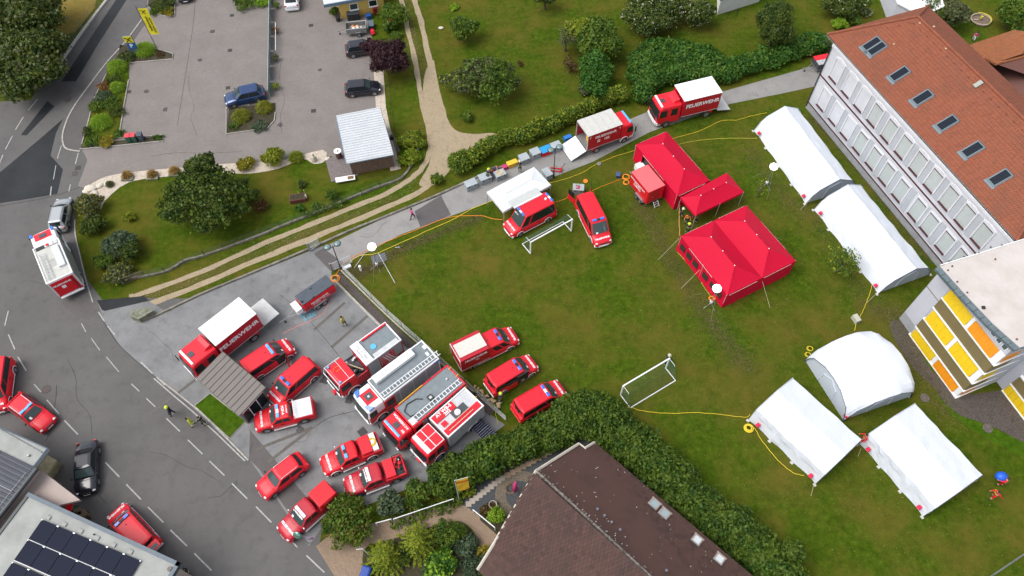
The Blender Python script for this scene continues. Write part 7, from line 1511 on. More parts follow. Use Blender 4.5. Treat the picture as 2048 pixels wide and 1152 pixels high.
for i, (x, y, s) in enumerate(((182, 378, .7), (200, 372, .5), (190, 388, .5), (172, 384, .4), (655, 318, .35), (212, 368, .35))):
    mb = MB(); mb.ell((0, 0, s*.2), s, s*.7, s*.35, cstone, 9, 5); o = ob('boulder', mb, None, loc=P(x, y), rz=i); tag(o, ['largest pale boulder on the white stone border by the street', 'pale boulder right of the largest one on the stone border', 'flat pale boulder just below the largest one', 'small boulder at the tip of the stone border', 'small boulder beside the statue near the deck', 'smallest pale boulder on the bend of the stone border'][i], 'boulder', 'boulders on the stone border')
mb = MB(); mb.cyl((0, 0, .35), .12, .7, white, 10); mb.ell((0, 0, .75), .15, .15, .1, white); o = ob('gas_bottle', mb, None, loc=P(770, 1000) if 0 else P(722, 541)); o.hide_render = False; tag(o, 'small white post cap near the wire fence and gate', 'post')
# pallet-like box garden tools near bottom lawn
cr_ = MB(); cr_.box(-.45, .45, -.03, .03, 0, .02, mat('cyan_peg', (.05, .4, .4), .6)); o = ob('cyan_strip', cr_, None, loc=P(1314, 863), rz=R(80), kind=None); o.scale = (.5, 1, 2); tag(o, 'tiny cyan strip lying on the lawn near the hedge', 'litter')
# hose heap by the field fence
mb = MB(); hm = mat('buff_gear', (.36, .28, .16), .8, var=.3, scale=8)
for i in range(26): t = i/25; p = P(948+52*t+random.uniform(-5, 5), 778+38*t+random.uniform(-7, 7)); mb.ell(p+Vector((0, 0, .12)), random.uniform(.12, .28), random.uniform(.1, .22), .14, hm if i % 3 else black, 8, 4)
o = ob('gear_heap', mb, None, True); tag(o, 'row of tan protective gear heaped along the wire fence near the vans', 'gear')
for o in bpy.data.objects:
    if o.name.startswith('wheel') and o.type == 'MESH' and o.parent and o.parent.get('category') == 'bin': pass
# ---------------------------------------------------------------- people
skin = mat('skin', (.50, .29, .20), .6); navy = mat('navy_cloth', (.012, .016, .03), .8, var=.2, scale=9); ygear = mat('yellow_turnout', (.42, .37, .04), .75, var=.15, scale=9)
hiviz = mat('yellow_green_jacket', (.55, .60, .04), .7); orj = mat('orange_suit', (.78, .12, .02), .7); pinkc = mat('pink_cloth_top', (.55, .03, .22), .7); refl = mat('reflective_strip', (.62, .64, .30), .4)
hair = mat('dark_hair', (.03, .02, .015), .8); helm = mat('pale_helmet', (.50, .52, .36), .3, coat=.5); yhelm = mat('neon_helmet', (.60, .70, .03), .3, coat=.4)
def person(label, px, py, ang, top=navy, legs=navy, head=helm, stride=.0, arms=((.15, -.05), (.15, -.05)), lean=0.0, H=1.78, boots=black, strips=True, group=None, z0=.02):
    """arms: (forward swing, outward) per arm, lean: forward bend in radians"""
    rt = empty('person', P(px, py)+Vector((0, 0, z0)), R(ang)); tag(rt, label, 'person', group)
    k = H/1.78; V = []; E = []; RAD = []; REG = []
    def add(p, r, reg, par=None):
        V.append(Vector(p)*k); RAD.append(r*k); REG.append(reg)
        if par is not None: E.append((par, len(V)-1))
        return len(V)-1
    def ln(p): # lean the upper body about the hips
        x, y, z = p; dz = z-.95; return (x+dz*math.sin(lean), y, .95+dz*math.cos(lean))
    pel = add((0, 0, .95), .155, 'legs'); w_ = add(ln((0, 0, 1.12)), .135, 'top', pel); ch = add(ln((0, 0, 1.36)), .165, 'top', w_); nk = add(ln((.01, 0, 1.50)), .062, 'skin', ch); hd = add(ln((.03, 0, 1.62)), .095, 'skin', nk); add(ln((.03, 0, 1.72)), .08, 'skin', hd)
    for s in (-1, 1):
        f = stride*s; hp = add((0, s*.10, .90), .10, 'legs', pel); kn = add((.05+f*.5, s*.11, .50), .075, 'legs', hp); an = add((f-.02*s*0, s*.11, .10+.05*max(0, -f)), .048, 'boots', kn); add((f+.17, s*.12, .04+.03*max(0, -f)), .042, 'boots', an)
        sw, out = arms[0 if s < 0 else 1]
        sh = add(ln((0, s*.19, 1.42)), .072, 'top', ch); el = add(ln((sw*.45, s*(.26+out*.6), 1.16+max(0, sw)*.10)), .052, 'top', sh); wr_ = add(ln((sw, s*(.27+out), .92+max(0, sw)*.55)), .036, 'top', el)
        d = (V[wr_]-V[el]).normalized(); side = Vector((0, s, 0)); pm_ = add((V[wr_]+d*.07*k)/k, .036, 'skin', wr_)
        for q in range(4): b1_ = add((V[pm_]+d*(.05+.006*(1-abs(q-1.5)))*k+Vector((.0, 0, 0))+side.cross(d)*(q-1.5)*.021*k)/k, .010, 'skin', pm_); add((V[b1_]+(d*.8-side*.5)*.035*k)/k, .009, 'skin', b1_)
        add((V[wr_]+d*.06*k+side.cross(d)*.055*k)/k, .011, 'skin', wr_)
    me = bpy.data.meshes.new('body'); me.from_pydata([tuple(v) for v in V], E, []); o = bpy.data.objects.new('body', me); C.objects.link(o)
    sk = o.modifiers.new('s', 'SKIN'); sl = me.skin_vertices[0].data
    for i, r_ in enumerate(RAD): sl[i].radius = (r_, r_*(.82 if REG[i] == 'top' and r_ > .12 else 1))
    sl[0].use_root = True; sb = o.modifiers.new('u', 'SUBSURF'); sb.levels = sb.render_levels = 1
    dg = bpy.context.evaluated_depsgraph_get(); m2 = bpy.data.meshes.new_from_object(o.evaluated_get(dg)); bpy.data.objects.remove(o)
    mm = {'legs': 0, 'top': 1, 'skin': 2, 'boots': 3}; m2.materials.clear(); [m2.materials.append(x) for x in (legs, top, skin, boots)]
    VA = np.array([tuple(v) for v in V]); 
    for p in m2.polygons: p.material_index = mm[REG[int(np.argmin(((VA-np.array(p.center))**2).sum(1)-np.array(RAD)**2*.5))]]; p.use_smooth = True
    b = bpy.data.objects.new('body', m2); C.objects.link(b); b.parent = rt
    hc = V[hd]+Vector((0, 0, .03)); mb = MB()
    if head in (helm, yhelm): mb.ell((hc.x, hc.y, hc.z+.05), .155, .14, .13, head, 12, 7); mb.cyl((hc.x+.02, hc.y, hc.z+.02), .175, .02, head, 14); nm = 'helmet'
    else: mb.ell((hc.x-.02, hc.y, hc.z+.03), .112, .105, .12, head, 12, 7); nm = 'hair'
    ob(nm, mb, rt, True)
    mb = MB(); mb.ell((hc.x+.105, 0, hc.z-.02), .022, .018, .03, skin, 6, 4); ob('nose', mb, rt)
    if strips:
        for z_, r_ in ((1.08, .185), (1.30, .20)):
            c_ = Vector(ln((0, 0, z_)))*k; mb = MB(); mb.rings([[(c_.x+r_*k*.85*math.cos(t), c_.y+r_*k*math.sin(t), c_.z+dz) for t in np.linspace(0, 6.2832, 15)[:-1]] for dz in (-.025, .025)], refl, cap=False); ob('reflective_band', mb, rt)
        for s in (-1, 1):
            f = stride*s; mb = MB(); mb.cyl(Vector((f*.75+.03, s*.11, .30))*k, .078, .05, refl, 10); ob('reflective_band', mb, rt)
    return rt
person('woman in a pink top and dark trousers walking along the path', 826, 437, 200, pinkc, navy, hair, .28, ((.2, .02), (-.2, .05)), strips=False, H=1.68)
person('firefighter in yellow jacket and dark trousers walking in the empty car park bay', 691, 652, 160, ygear, navy, hair, .15, ((.35, 0), (-.1, .05)), lean=.15)
person('firefighter leaning into the open crate on the path', 975, 362, 60, navy, navy, yhelm, .1, ((.4, -.05), (.4, -.05)), lean=.45)
person('firefighter in dark gear with light bands by the long grey crates', 1040, 345, 100, navy, navy, helm, .1, ((.3, .0), (.3, 0)), lean=.15)
person('firefighter in dark clothes with neon yellow helmet standing on the street', 348, 829, 200, navy, navy, yhelm, .18, ((.3, .12), (.1, .2)), strips=False)
person('person in a bright yellow-green jacket and trousers near the small lawn', 389, 850, 215, hiviz, hiviz, hair, .15, ((.15, .1), (.1, .1)), lean=.2)
person('firefighter in navy uniform with white shoulder stripe beside the yellow jacket', 412, 851, 150, navy, navy, hair, .1, ((.3, -.05), (.3, -.05)), lean=.2)
person('firefighter in black gear with yellow bands at the tip of the solar roof', 375, 1146, 310, navy, navy, hair, .1, ((.1, .05), (.2, .05)), lean=.2)
person('firefighter in dark gear reaching into the van with the open side door', 1001, 806, 80, navy, navy, yhelm, .1, ((.5, -.05), (.5, -.05)), lean=.2)
person('person in a bright orange jacket outside the red canopy corner', 1372, 447, 250, orj, navy, orj if 0 else hair, .1, ((.3, 0), (.2, .05)), lean=.25)
person('firefighter with pale helmet just left of the orange jacket', 1360, 436, 300, navy, navy, helm, .1, ((.3, 0), (.2, 0)), lean=.1)
person('firefighter in dark gear with yellow bands below the orange jacket', 1373, 468, 80, navy, navy, yhelm, .15, ((.3, 0), (.2, 0)))
person('firefighter half under the red canopy next to its front leg', 1389, 447, 120, navy, navy, helm, .1, ((.2, 0), (.2, 0)))
person('firefighter crouching forward behind the far post of the lower goal', 1329, 729, 30, navy, navy, helm, .2, ((.4, 0), (.3, 0)), lean=.3)
person('rescuer in a red suit squeezed between two short white tents', 1721, 884, 190, red2, red2, hair, .1, ((.3, .1), (.2, .1)), lean=.15)
bl_ = person('rescuer in red carrying a large blue sack right of the short tent', 1997, 971, 140, red2, dred, hair, .15, ((.45, .05), (.45, .05)), lean=.1)
mb = MB(); mb.ell((0, 0, 0), .50, .42, .40, mat('blue_sack', (.01, .10, .55), .45, bump=.5, scale=3), 14, 9); o = ob('sack', mb, None, True, loc=P(2003, 953, 1.2)); tag(o, 'bulky bright blue sack carried by the rescuer on the right', 'sack')
person('rescuer in red with a yellow bag walking below the blue sack', 1981, 995, 200, red2, red2, hair, .22, ((.3, .1), (-.2, .2)), lean=.3)
mb = MB(); mb.ell((0, 0, 0), .16, .3, .14, yel, 10, 6); o = ob('bag', mb, None, True, loc=P(1993, 985, 1.0)); tag(o, 'yellow bag slung on the red-suited rescuer furthest right', 'bag')
person('child in a pink and white top on the lawn behind the school ridge', 1945, 82, 250, pinkc, white, hair, .15, ((.2, .1), (.1, .1)), strips=False, H=1.35)
# ---------------------------------------------------------------- vegetation
def leafm(name, c1, c2, c3):
    def f(n, b, pos, N):
        geo = [q for q in n.nodes if q.bl_idname == 'ShaderNodeNewGeometry'][0]
        c = ramp(n, geo.outputs['Random Per Island'], [(0, c1), (.55, c2), (1, c3)])
        big = N('ShaderNodeTexNoise', Vector=pos, Scale=1.1, Detail=3.0)
        c = mix(n, ramp(n, big.outputs['Fac'], [(.40, (0, 0, 0)), (.62, (.9,)*3)]), c, c3)
        n.links.new(c, b.inputs['Base Color']); b.inputs['Specular IOR Level'].default_value = .3
        tr = n.nodes.new('ShaderNodeBsdfTranslucent'); n.links.new(c, tr.inputs['Color']); mx = n.nodes.new('ShaderNodeMixShader'); mx.inputs[0].default_value = .35
        out = n.nodes['Material Output']; n.links.new(b.outputs[0], mx.inputs[1]); n.links.new(tr.outputs[0], mx.inputs[2]); n.links.new(mx.outputs[0], out.inputs['Surface'])
    return node_mat(name, f, .6)
L_dark = leafm('leaf_dark_green', (.022, .046, .011), (.041, .084, .016), (0.109, 0.149, 0.019))
L_mid = leafm('leaf_mid_green', (.027, .069, .010), (.056, .131, .015), (0.143, 0.210, 0.022))
L_hedge = leafm('leaf_hedge_green', (.022, .057, .009), (.046, .108, .013), (0.112, 0.173, 0.018))
L_vine = leafm('leaf_vine_green', (.017, .069, .011), (.034, .127, .016), (0.085, 0.193, 0.023))
L_yel = leafm('leaf_yellow_green', (.084, .132, .010), (.156, .228, .014), (.288, .324, .024))
L_lime = leafm('leaf_lime', (.115, .218, .011), (.196, .345, .017), (.287, .437, .034))
L_gold = leafm('leaf_golden', (.160, .130, .010), (.260, .220, .015), (.360, .300, .030))
L_blue = leafm('leaf_blue_green', (.036, .062, .030), (.066, .106, .054), (.120, .174, .096))
L_purp = leafm('leaf_purple', (.018, .007, .011), (.037, .013, .020), (.072, .029, .035))
L_rust = leafm('leaf_rust', (.120, .050, .020), (.240, .110, .035), (.300, .170, .060))
L_red = leafm('leaf_brown_red', (.050, .030, .012), (.100, .050, .020), (.140, .090, .030))
L_white = leafm('flower_white', (.420, .420, .300), (.550, .530, .400), (.650, .620, .500))
L_straw = leafm('leaf_straw', (.200, .120, .030), (.330, .200, .050), (.420, .280, .090))
L_olive = leafm('leaf_olive', (.046, .065, .023), (.091, .111, .039), (.156, .169, .072))
bark = mat('bark', (.09, .065, .045), .9, var=.3, scale=6, bump=.5)
def leaves(name, parent, pts, nrm, size, m, ratio=.6, tilt=.8):
    n = len(pts); r1 = rng.normal(size=(n, 3)); nr = nrm+r1*tilt; nr /= np.linalg.norm(nr, axis=1)[:, None]
    t = np.cross(nr, rng.normal(size=(n, 3))); t /= np.linalg.norm(t, axis=1)[:, None]; b_ = np.cross(nr, t)
    s = size*rng.choice([.6, .85, 1.15, 1.7], n)[:, None]; a_ = t*s; c_ = b_*s*ratio
    V = np.stack([pts-a_, pts-c_*.9+a_*.1, pts+a_, pts+c_*.9+a_*.1], 1).reshape(-1, 3)+np.repeat(np.zeros((n, 3)), 4, 0)
    me = bpy.data.meshes.new(name); me.vertices.add(4*n); me.vertices.foreach_set('co', V.astype(np.float32).ravel()); me.loops.add(4*n); me.loops.foreach_set('vertex_index', np.arange(4*n, dtype=np.int32))
    me.polygons.add(n); me.polygons.foreach_set('loop_start', np.arange(0, 4*n, 4, dtype=np.int32)); me.polygons.foreach_set('loop_total', np.full(n, 4, dtype=np.int32)); me.materials.append(m); me.update(); me.validate()
    o = bpy.data.objects.new(name, me); C.objects.link(o); o.parent = parent; return o
def blob_pts(lumps, dens, hollow=.55):
    """points in the shells of several ellipsoid lumps; lumps = (x,y,z,rx,ry,rz)"""
    Ps, Ns = [], []
    for (x, y, z, rx, ry, rz) in lumps:
        n = int(dens*4*math.pi*((rx*ry+ry*rz+rx*rz)/3)); d = rng.normal(size=(n, 3)); d /= np.linalg.norm(d, axis=1)[:, None]
        rr = rng.uniform(hollow**2, 1.0, n)**.5*(1+.12*rng.normal(size=n)*.6); p = d*rr[:, None]*np.array([rx, ry, rz])+np.array([x, y, z]); k = p[:, 2] > .03; Ps.append(p[k]); Ns.append(d[k])
    return np.concatenate(Ps), np.concatenate(Ns)
def lumpy(rx, ry, rz, zc, n, sub=.45):
    out = [(0, 0, zc, rx*.72, ry*.72, rz*.75)]
    for i in range(n):
        d = rng.normal(size=3); d /= np.linalg.norm(d); d[2] = abs(d[2])*.9-.25; q = sub*rng.uniform(.7, 1.25)
        out.append((d[0]*rx*.68, d[1]*ry*.68, zc+d[2]*rz*.62, rx*q*.8, ry*q*.8, rz*q*.75))
    return out
def tree(label, px, py, zc, rx, ry, rz, m, size=.16, dens=38, n=9, trunk=True, cat='tree', name='tree', hollow=.5, group=None, fl=None, sub=.45, tr=.16, ratio=.6):
    c = P(px, py, zc); c.z = 0; rt = empty(name, c); tag(rt, label, cat, group); lm = lumpy(rx, ry, rz, zc, n+3, sub*.92)
    lm += [(q[0]*1.25+rng.normal()*.1, q[1]*1.25+rng.normal()*.1, max(.15, q[2]*1.08), q[3]*.45, q[4]*.45, q[5]*.45) for q in lm[1:]]; p, nn = blob_pts(lm, dens, hollow); leaves('crown' if trunk else 'foliage', rt, p, nn, size, m, ratio)
    if trunk:
        mb = MB(); mb.tube([(0, 0, 0), (.05, .03, zc*.4), (0, 0, zc*.75)], tr, bark, 8, tr*.55); ob('trunk', mb, rt)
        mb = MB()
        for i in range(7): q = lm[1+i % (len(lm)-1)]; mb.tube([(0, 0, zc*(.35+.05*i)), (q[0]*.5, q[1]*.5, q[2]*.8+.1), (q[0]*.9, q[1]*.9, q[2]+.15)], tr*.38, bark, 5, tr*.12)
        ob('limbs', mb, rt, kind='stuff')
    else: mb = MB(); [mb.tube([(0, 0, 0), (q[0]*.6, q[1]*.6, q[2]*.8)], .03, bark, 4, .012) for q in lm[1:6]]; ob('stems', mb, rt, kind='stuff')
    if fl: m_, d_, s_ = fl; p, nn = blob_pts([(a, b, z, x*1.03, y*1.03, w*1.03) for a, b, z, x, y, w in lm], d_, .93); leaves('blossom', rt, p, nn, s_, m_, 1.0)
    return rt
def bush(label, px, py, r, m, h=None, size=.10, dens=60, n=6, **k): h = h or r*.8; return tree(label, px, py, h*.55, r, r, h*.62, m, size, dens, n, False, 'shrub', 'shrub', **k)
def grasstuft(label, px, py, r, h, m, n=1700, group='ornamental grass clumps', rust=None):
    rt = empty('ornamental_grass', P(px, py)); tag(rt, label, 'grass clump', group)
    for mm_, nn_, hh in ((m, n, 1.0),)+(((rust, n//4, .9),) if rust else ()):
        d = rng.normal(size=(nn_, 3)); d[:, 2] = np.abs(d[:, 2])*.9+.05; d /= np.linalg.norm(d, axis=1)[:, None]; q = rng.uniform(.15, 1.05, nn_)[:, None]
        p0 = d*q*np.array([r, r, h*1.35])*.62+np.array([0, 0, .1]); dr = d*np.array([1, 1, .55])+rng.normal(size=(nn_, 3))*.22; dr /= np.linalg.norm(dr, axis=1)[:, None]
        sd = np.cross(dr, rng.normal(size=(nn_, 3))); sd /= np.linalg.norm(sd, axis=1)[:, None]; sd *= .014; L_ = (r*rng.uniform(.3, .52, nn_))[:, None]
        p1 = p0+dr*L_*.6; p2 = p1+(dr*np.array([1, 1, .0])-np.array([0, 0, .35]))*L_*.5; V = np.concatenate([np.stack([p0-sd, p0+sd, p1+sd, p1-sd], 1), np.stack([p1-sd, p1+sd, p2+sd*.3, p2-sd*.3], 1)]).reshape(-1, 3)
        me = bpy.data.meshes.new('blades'); me.from_pydata(V.tolist(), [], [(4*i, 4*i+1, 4*i+2, 4*i+3) for i in range(len(V)//4)]); me.materials.append(mm_); o = bpy.data.objects.new('blades', me); C.objects.link(o); o.parent = rt; o['kind'] = 'stuff'
def hedge(label, pts, wd, h, m, size=.13, dens=42, step=.8, name='hedge', group=None, jit=.25, fl=None, base=.0):
    c = smooth_path(P2(pts), 8); rt = empty(name, c[0]); tag(rt, label, 'hedge', group); L = []; acc = 0; last = c[0]; o0 = c[0]
    for p in c[1:]:
        acc += (p-last).length; last = p
        if acc > step: acc = 0; q = p-o0; hh = h*random.uniform(.85, 1.12); ww = wd/2*random.uniform(.9, 1.12); L.append((q.x+random.uniform(-jit, jit), q.y+random.uniform(-jit, jit), hh*.50+base, ww*.95, ww*.95, hh*.52)); L.append((q.x+random.uniform(-1, 1)*ww*.7, q.y+random.uniform(-1, 1)*ww*.7, hh*random.uniform(.55, .85), ww*.45, ww*.45, hh*.28))
    p, nn = blob_pts(L, dens, .75); leaves('foliage', rt, p, nn, size, m)
    if fl: m_, d_, s_ = fl; p, nn = blob_pts(L, d_, .95); leaves('light_leaves', rt, p, nn, s_, m_)
    mb = MB(); [mb.tube([(q[0], q[1], 0), (q[0]+.1, q[1], h*.6)], .04, bark, 4) for q in L[::3]]; ob('stems', mb, rt, kind='stuff'); return rt
# hedges
hedge('thick dark green hedge from the car park corner up to the field corner', [(872, 978), (925, 950), (985, 920), (1045, 896), (1110, 870), (1165, 842)], 3.3, 2.3, L_hedge, .12, 60, .7, fl=(L_mid, 9, .11))
hedge('long dark hedge running along the brown roof to the bottom right', [(1175, 830), (1222, 862), (1280, 915), (1340, 972), (1400, 1024), (1450, 1064), (1495, 1102), (1550, 1160), (1590, 1210)], 4.0, 2.5, L_hedge, .13, 56, .7, jit=.45, fl=(L_mid, 5, .12))
hedge('hedge corner clump covering the nose of the lowest van on the field', [(1118, 842), (1155, 824), (1200, 836)], 3.0, 2.3, L_hedge, .12, 58, .6, fl=(L_mid, 10, .11))
hedge('light green leafy hedge behind the crates and lorries on the path', [(905, 335), (950, 322), (1000, 292), (1060, 276), (1120, 250), (1170, 228), (1215, 208), (1240, 203)], 1.9, 1.9, L_mid, .12, 48, .6, fl=(L_yel, 22, .12))
hedge('vine-covered hedge behind the right-hand lorry towards the school', [(1280, 205), (1300, 175), (1350, 155), (1420, 158), (1480, 145), (1540, 125), (1600, 105), (1640, 95)], 2.9, 1.8, L_vine, .14, 44, .6, fl=(L_mid, 8, .13))
hedge('leafy vine mass on the grass above the right-hand lorry', [(1285, 165), (1290, 130), (1335, 122), (1385, 130), (1420, 140)], 4.4, 2.0, L_vine, .16, 44, .6, jit=.5, fl=(L_mid, 9, .14))
hedge('low greenery row on the inner side of the garden fence, left part', [(700, 402), (660, 418), (610, 434)], .8, .6, L_mid, .09, 40, .5)
hedge('low green ground cover below the long white handrail', [(780, 1050), (850, 1028), (905, 1010), (920, 995)], 1.3, .5, L_mid, .09, 45, .5)
# big trees
for q in (('light green clump bulging from the far hedge near its lower end', 1500, 1100, 1.8, L_mid), ('second light clump in the far hedge close to the bottom edge', 1535, 1135, 1.7, L_vine), ('ragged dark clump on the lawn side of the long hedge', 1440, 1030, 1.6, L_dark), ('leafy bulge of the long hedge beside the roof skylights', 1345, 945, 1.6, L_mid), ('ragged bulge of the hedge by the tiny cyan strip', 1265, 868, 1.4, L_hedge)): bush(q[0], q[1], q[2], q[3], q[4], 2.5, size=.13, dens=44, n=9)
bush('bright yellow-green part of the thick hedge behind the garden path', 975, 915, 1.5, L_mid, 2.4, size=.12, dens=40, n=7, fl=(L_lime, 9, .1))
tree('big dark tree mass filling the top left corner, lower crown', 48, 120, 3.2, 5.4, 5.6, 3.6, L_dark, .17, 26, 16, fl=(L_olive, 3, .14)); tree('big dark tree at the very top left corner', 30, 20, 4.5, 6.2, 5.8, 4.2, L_dark, .18, 24, 16, fl=(L_olive, 3, .14)); tree('rusty vine-tangled thicket left under the climbing-plant tree', 1140, 130, 1.0, 1.0, 2.0, .9, L_red, .09, 22, 7, hollow=.2, sub=.3); tree('smaller dark tree on the verge below the top left corner trees', 75, 135, 1.8, 2.6, 2.4, 1.8, L_dark, .15, 32, 7)
tree('large dark spreading tree on the left garden lawn', 412, 398, 2.9, 5.5, 4.9, 3.0, L_dark, .13, 34, 30, sub=.26, tr=.22, fl=(L_mid, 2.5, .11)); tree('pointed crown top rising at the back of the large garden tree', 405, 335, 4.0, 1.8, 1.8, 2.0, L_dark, .13, 44, 6)
tree('purple-leaved tree beside the two black cars', 775, 112, 2.6, 2.9, 3.3, 2.0, L_purp, .13, 40, 12, sub=.4); tree('smaller purple crown leaning over the upper black car', 742, 95, 2.4, 1.5, 1.5, 1.2, L_purp, .12, 42, 6)
tree('round dense green tree alone on the upper orchard grass', 925, 55, 1.9, 2.1, 2.0, 1.7, L_mid, .12, 60, 8)
tree('loose airy pear tree in the orchard above the yard', 970, 155, 2.4, 4.4, 3.6, 2.4, L_olive, .12, 19, 22, sub=.34, hollow=.3, fl=(L_mid, 5, .11)); tree('bluish green willow-like crown right of the pear tree', 1000, 160, 2.6, 2.8, 3.6, 2.4, L_mid, .12, 20, 9, hollow=.3); tree('yellowish low branches left of the pear tree', 912, 160, 1.6, 2.2, 1.8, 1.3, L_olive, .11, 26, 7, fl=(L_yel, 4, .09))
tree('tall climbing-plant covered tree in the upper middle', 1195, 78, 2.6, 3.0, 4.2, 2.6, L_mid, .15, 34, 12); tree('dense green tree below the climbing-plant tree', 1190, 145, 2.0, 2.6, 4.2, 2.2, L_vine, .14, 42, 9); tree('yellowish crown at the top of the climbing-plant tree', 1160, 62, 2.6, 2.4, 2.6, 1.9, L_yel, .12, 26, 8, sub=.35); tree('greyish thin tree left of the climbing-plant tree', 1132, 70, 2.4, 1.4, 2.6, 1.9, L_olive, .10, 16, 6, hollow=.2)
tree('small dark orchard tree cut by the top edge', 1090, -8, 2.0, 1.6, 1.6, 1.4, L_dark, .13, 30, 6); tree('white-flowering big shrub tree at the top of the orchard', 1310, 25, 2.2, 4.6, 3.9, 2.6, L_dark, .13, 40, 14, fl=(L_white, 2.2, .075)); tree('smaller white-flowering tree right of the big flowering one', 1395, 25, 2.0, 2.6, 2.4, 1.9, L_dark, .12, 42, 8, fl=(L_white, 2.2, .075))
tree('dark conifer left of the school gable', 1555, 45, 3.4, 2.6, 3.0, 3.6, L_dark, .10, 60, 14); tree('broad dark shrub tree behind the conifer at the top', 1690, 5, 1.8, 3.4, 2.4, 1.9, L_dark, .12, 44, 9, fl=(L_white, 1.2, .07))
tree('spiky bright green plant right of the lorry hedge', 1500, 118, 1.0, 1.3, 1.2, 1.2, L_mid, .18, 30, 7, ratio=.25)
tree('small green tree in front of the second long white tent', 1688, 520, 2.0, 2.1, 2.0, 1.6, L_mid, .09, 14, 18, sub=.26, hollow=.1, fl=(L_yel, 3, .08)); tree('thin yellowish bare tree below the right balloon lamp', 1523, 375, 1.6, 1.3, 1.4, 1.1, L_yel, .05, 9, 9, hollow=.1, tr=.09, sub=.35)
for q in (('dense dark tree behind the sandpit garden', 1860, 18, 2.5, 2.6, 2.4, L_dark), ('olive autumn-tinted tree beside the sandpit garden', 1905, 25, 2.4, 2.6, 2.4, L_olive), ('green tree at the top right corner', 2030, 25, 2.2, 2.6, 2.4, L_mid), ('small green tree at the right edge above the orange wing', 2046, 70, 1.8, 1.6, 1.4, L_mid)): tree(q[0], q[1], q[2], 2.2, q[3], q[4], q[5]*.7, q[6], .14, 32, 9)
tree('dense shrub tree in front of the yellow house corner', 790, 28, 1.5, 2.0, 2.4, 1.5, L_mid, .12, 42, 9)
# shrubs: street corner garden
bush('yellow-flecked shrub at the street corner by the silver car', 178, 412, 1.7, L_olive, 1.9, fl=(L_gold, 12, .06)); bush('dark leafy shrub just below the yellow-flecked one', 185, 450, 1.5, L_dark, 1.5); bush('grey-green willow shrub in the left garden', 235, 490, 1.9, L_blue, 2.2, size=.11, dens=42, n=9); bush('dark shrub right of the grey-green willow shrub', 262, 500, 1.4, L_dark, 2.0, dens=46)
bush('small bright yellow shrub on the left lawn', 258, 433, .72, L_yel, .8, fl=(L_gold, 14, .05)); bush('mixed yellow-green shrub by the rusty garden gate', 235, 545, 1.5, L_olive, 1.3, fl=(L_yel, 8, .07)); bush('dark green shrub above the rusty garden gate', 205, 520, 1.3, L_mid, 1.2)
bush('rosy brown round shrub right of the large garden tree', 520, 413, .95, L_red, .9, fl=(L_rust, 12, .06)); bush('dark loose shrub touching the large tree on its right', 503, 392, 1.1, L_dark, 1.3, dens=36)
bush('golden shrub at the stone border near the garden tree', 493, 328, 1.15, L_gold, .9, fl=(L_yel, 14, .06)); bush('tall yellow-green conifer shrub on the stone border', 546, 316, 1.5, L_yel, 1.7, fl=(L_gold, 8, .06)); 
grasstuft('green-gold grass clump right of the tall conifer shrub', 593, 318, .95, .9, L_yel)
for i, (x, y) in enumerate(((256, 354), (306, 352), (350, 345))): grasstuft(['straw-coloured grass in the leftmost box on the stone border', 'straw-coloured grass in the middle box on the stone border', 'straw-coloured grass in the box closest to the large tree'][i], x, y, .68, .8, L_straw, 1100); crate(['leftmost mossy planter box on the stone border', 'middle mossy planter box on the stone border', 'mossy planter box nearest the large garden tree'][i], x, y+4, 1.25, .7, .18, MATS['mossy_block'], None, ang=3, name='planter_box', cat='planter', group='planter boxes on the stone border')
grasstuft('small olive grass tuft at the left end of the stone border', 221, 371, .5, .55, L_olive, 900)
for q in (('young green shrub beside the gravel by the garden wall', 663, 388, .85, L_mid, 1.0), ('small green herb clump near the raised bed', 632, 412, .6, L_mid, .6), ('second herb clump below the raised bed', 598, 416, .6, L_vine, .55), ('dark herb clump behind the raised bed', 604, 368, .6, L_dark, .6)): bush(q[0], q[1], q[2], q[3], q[4], q[5], size=.08)
bush('salad greens growing in the raised bed', 597, 385, .42, L_lime, .3, size=.08)
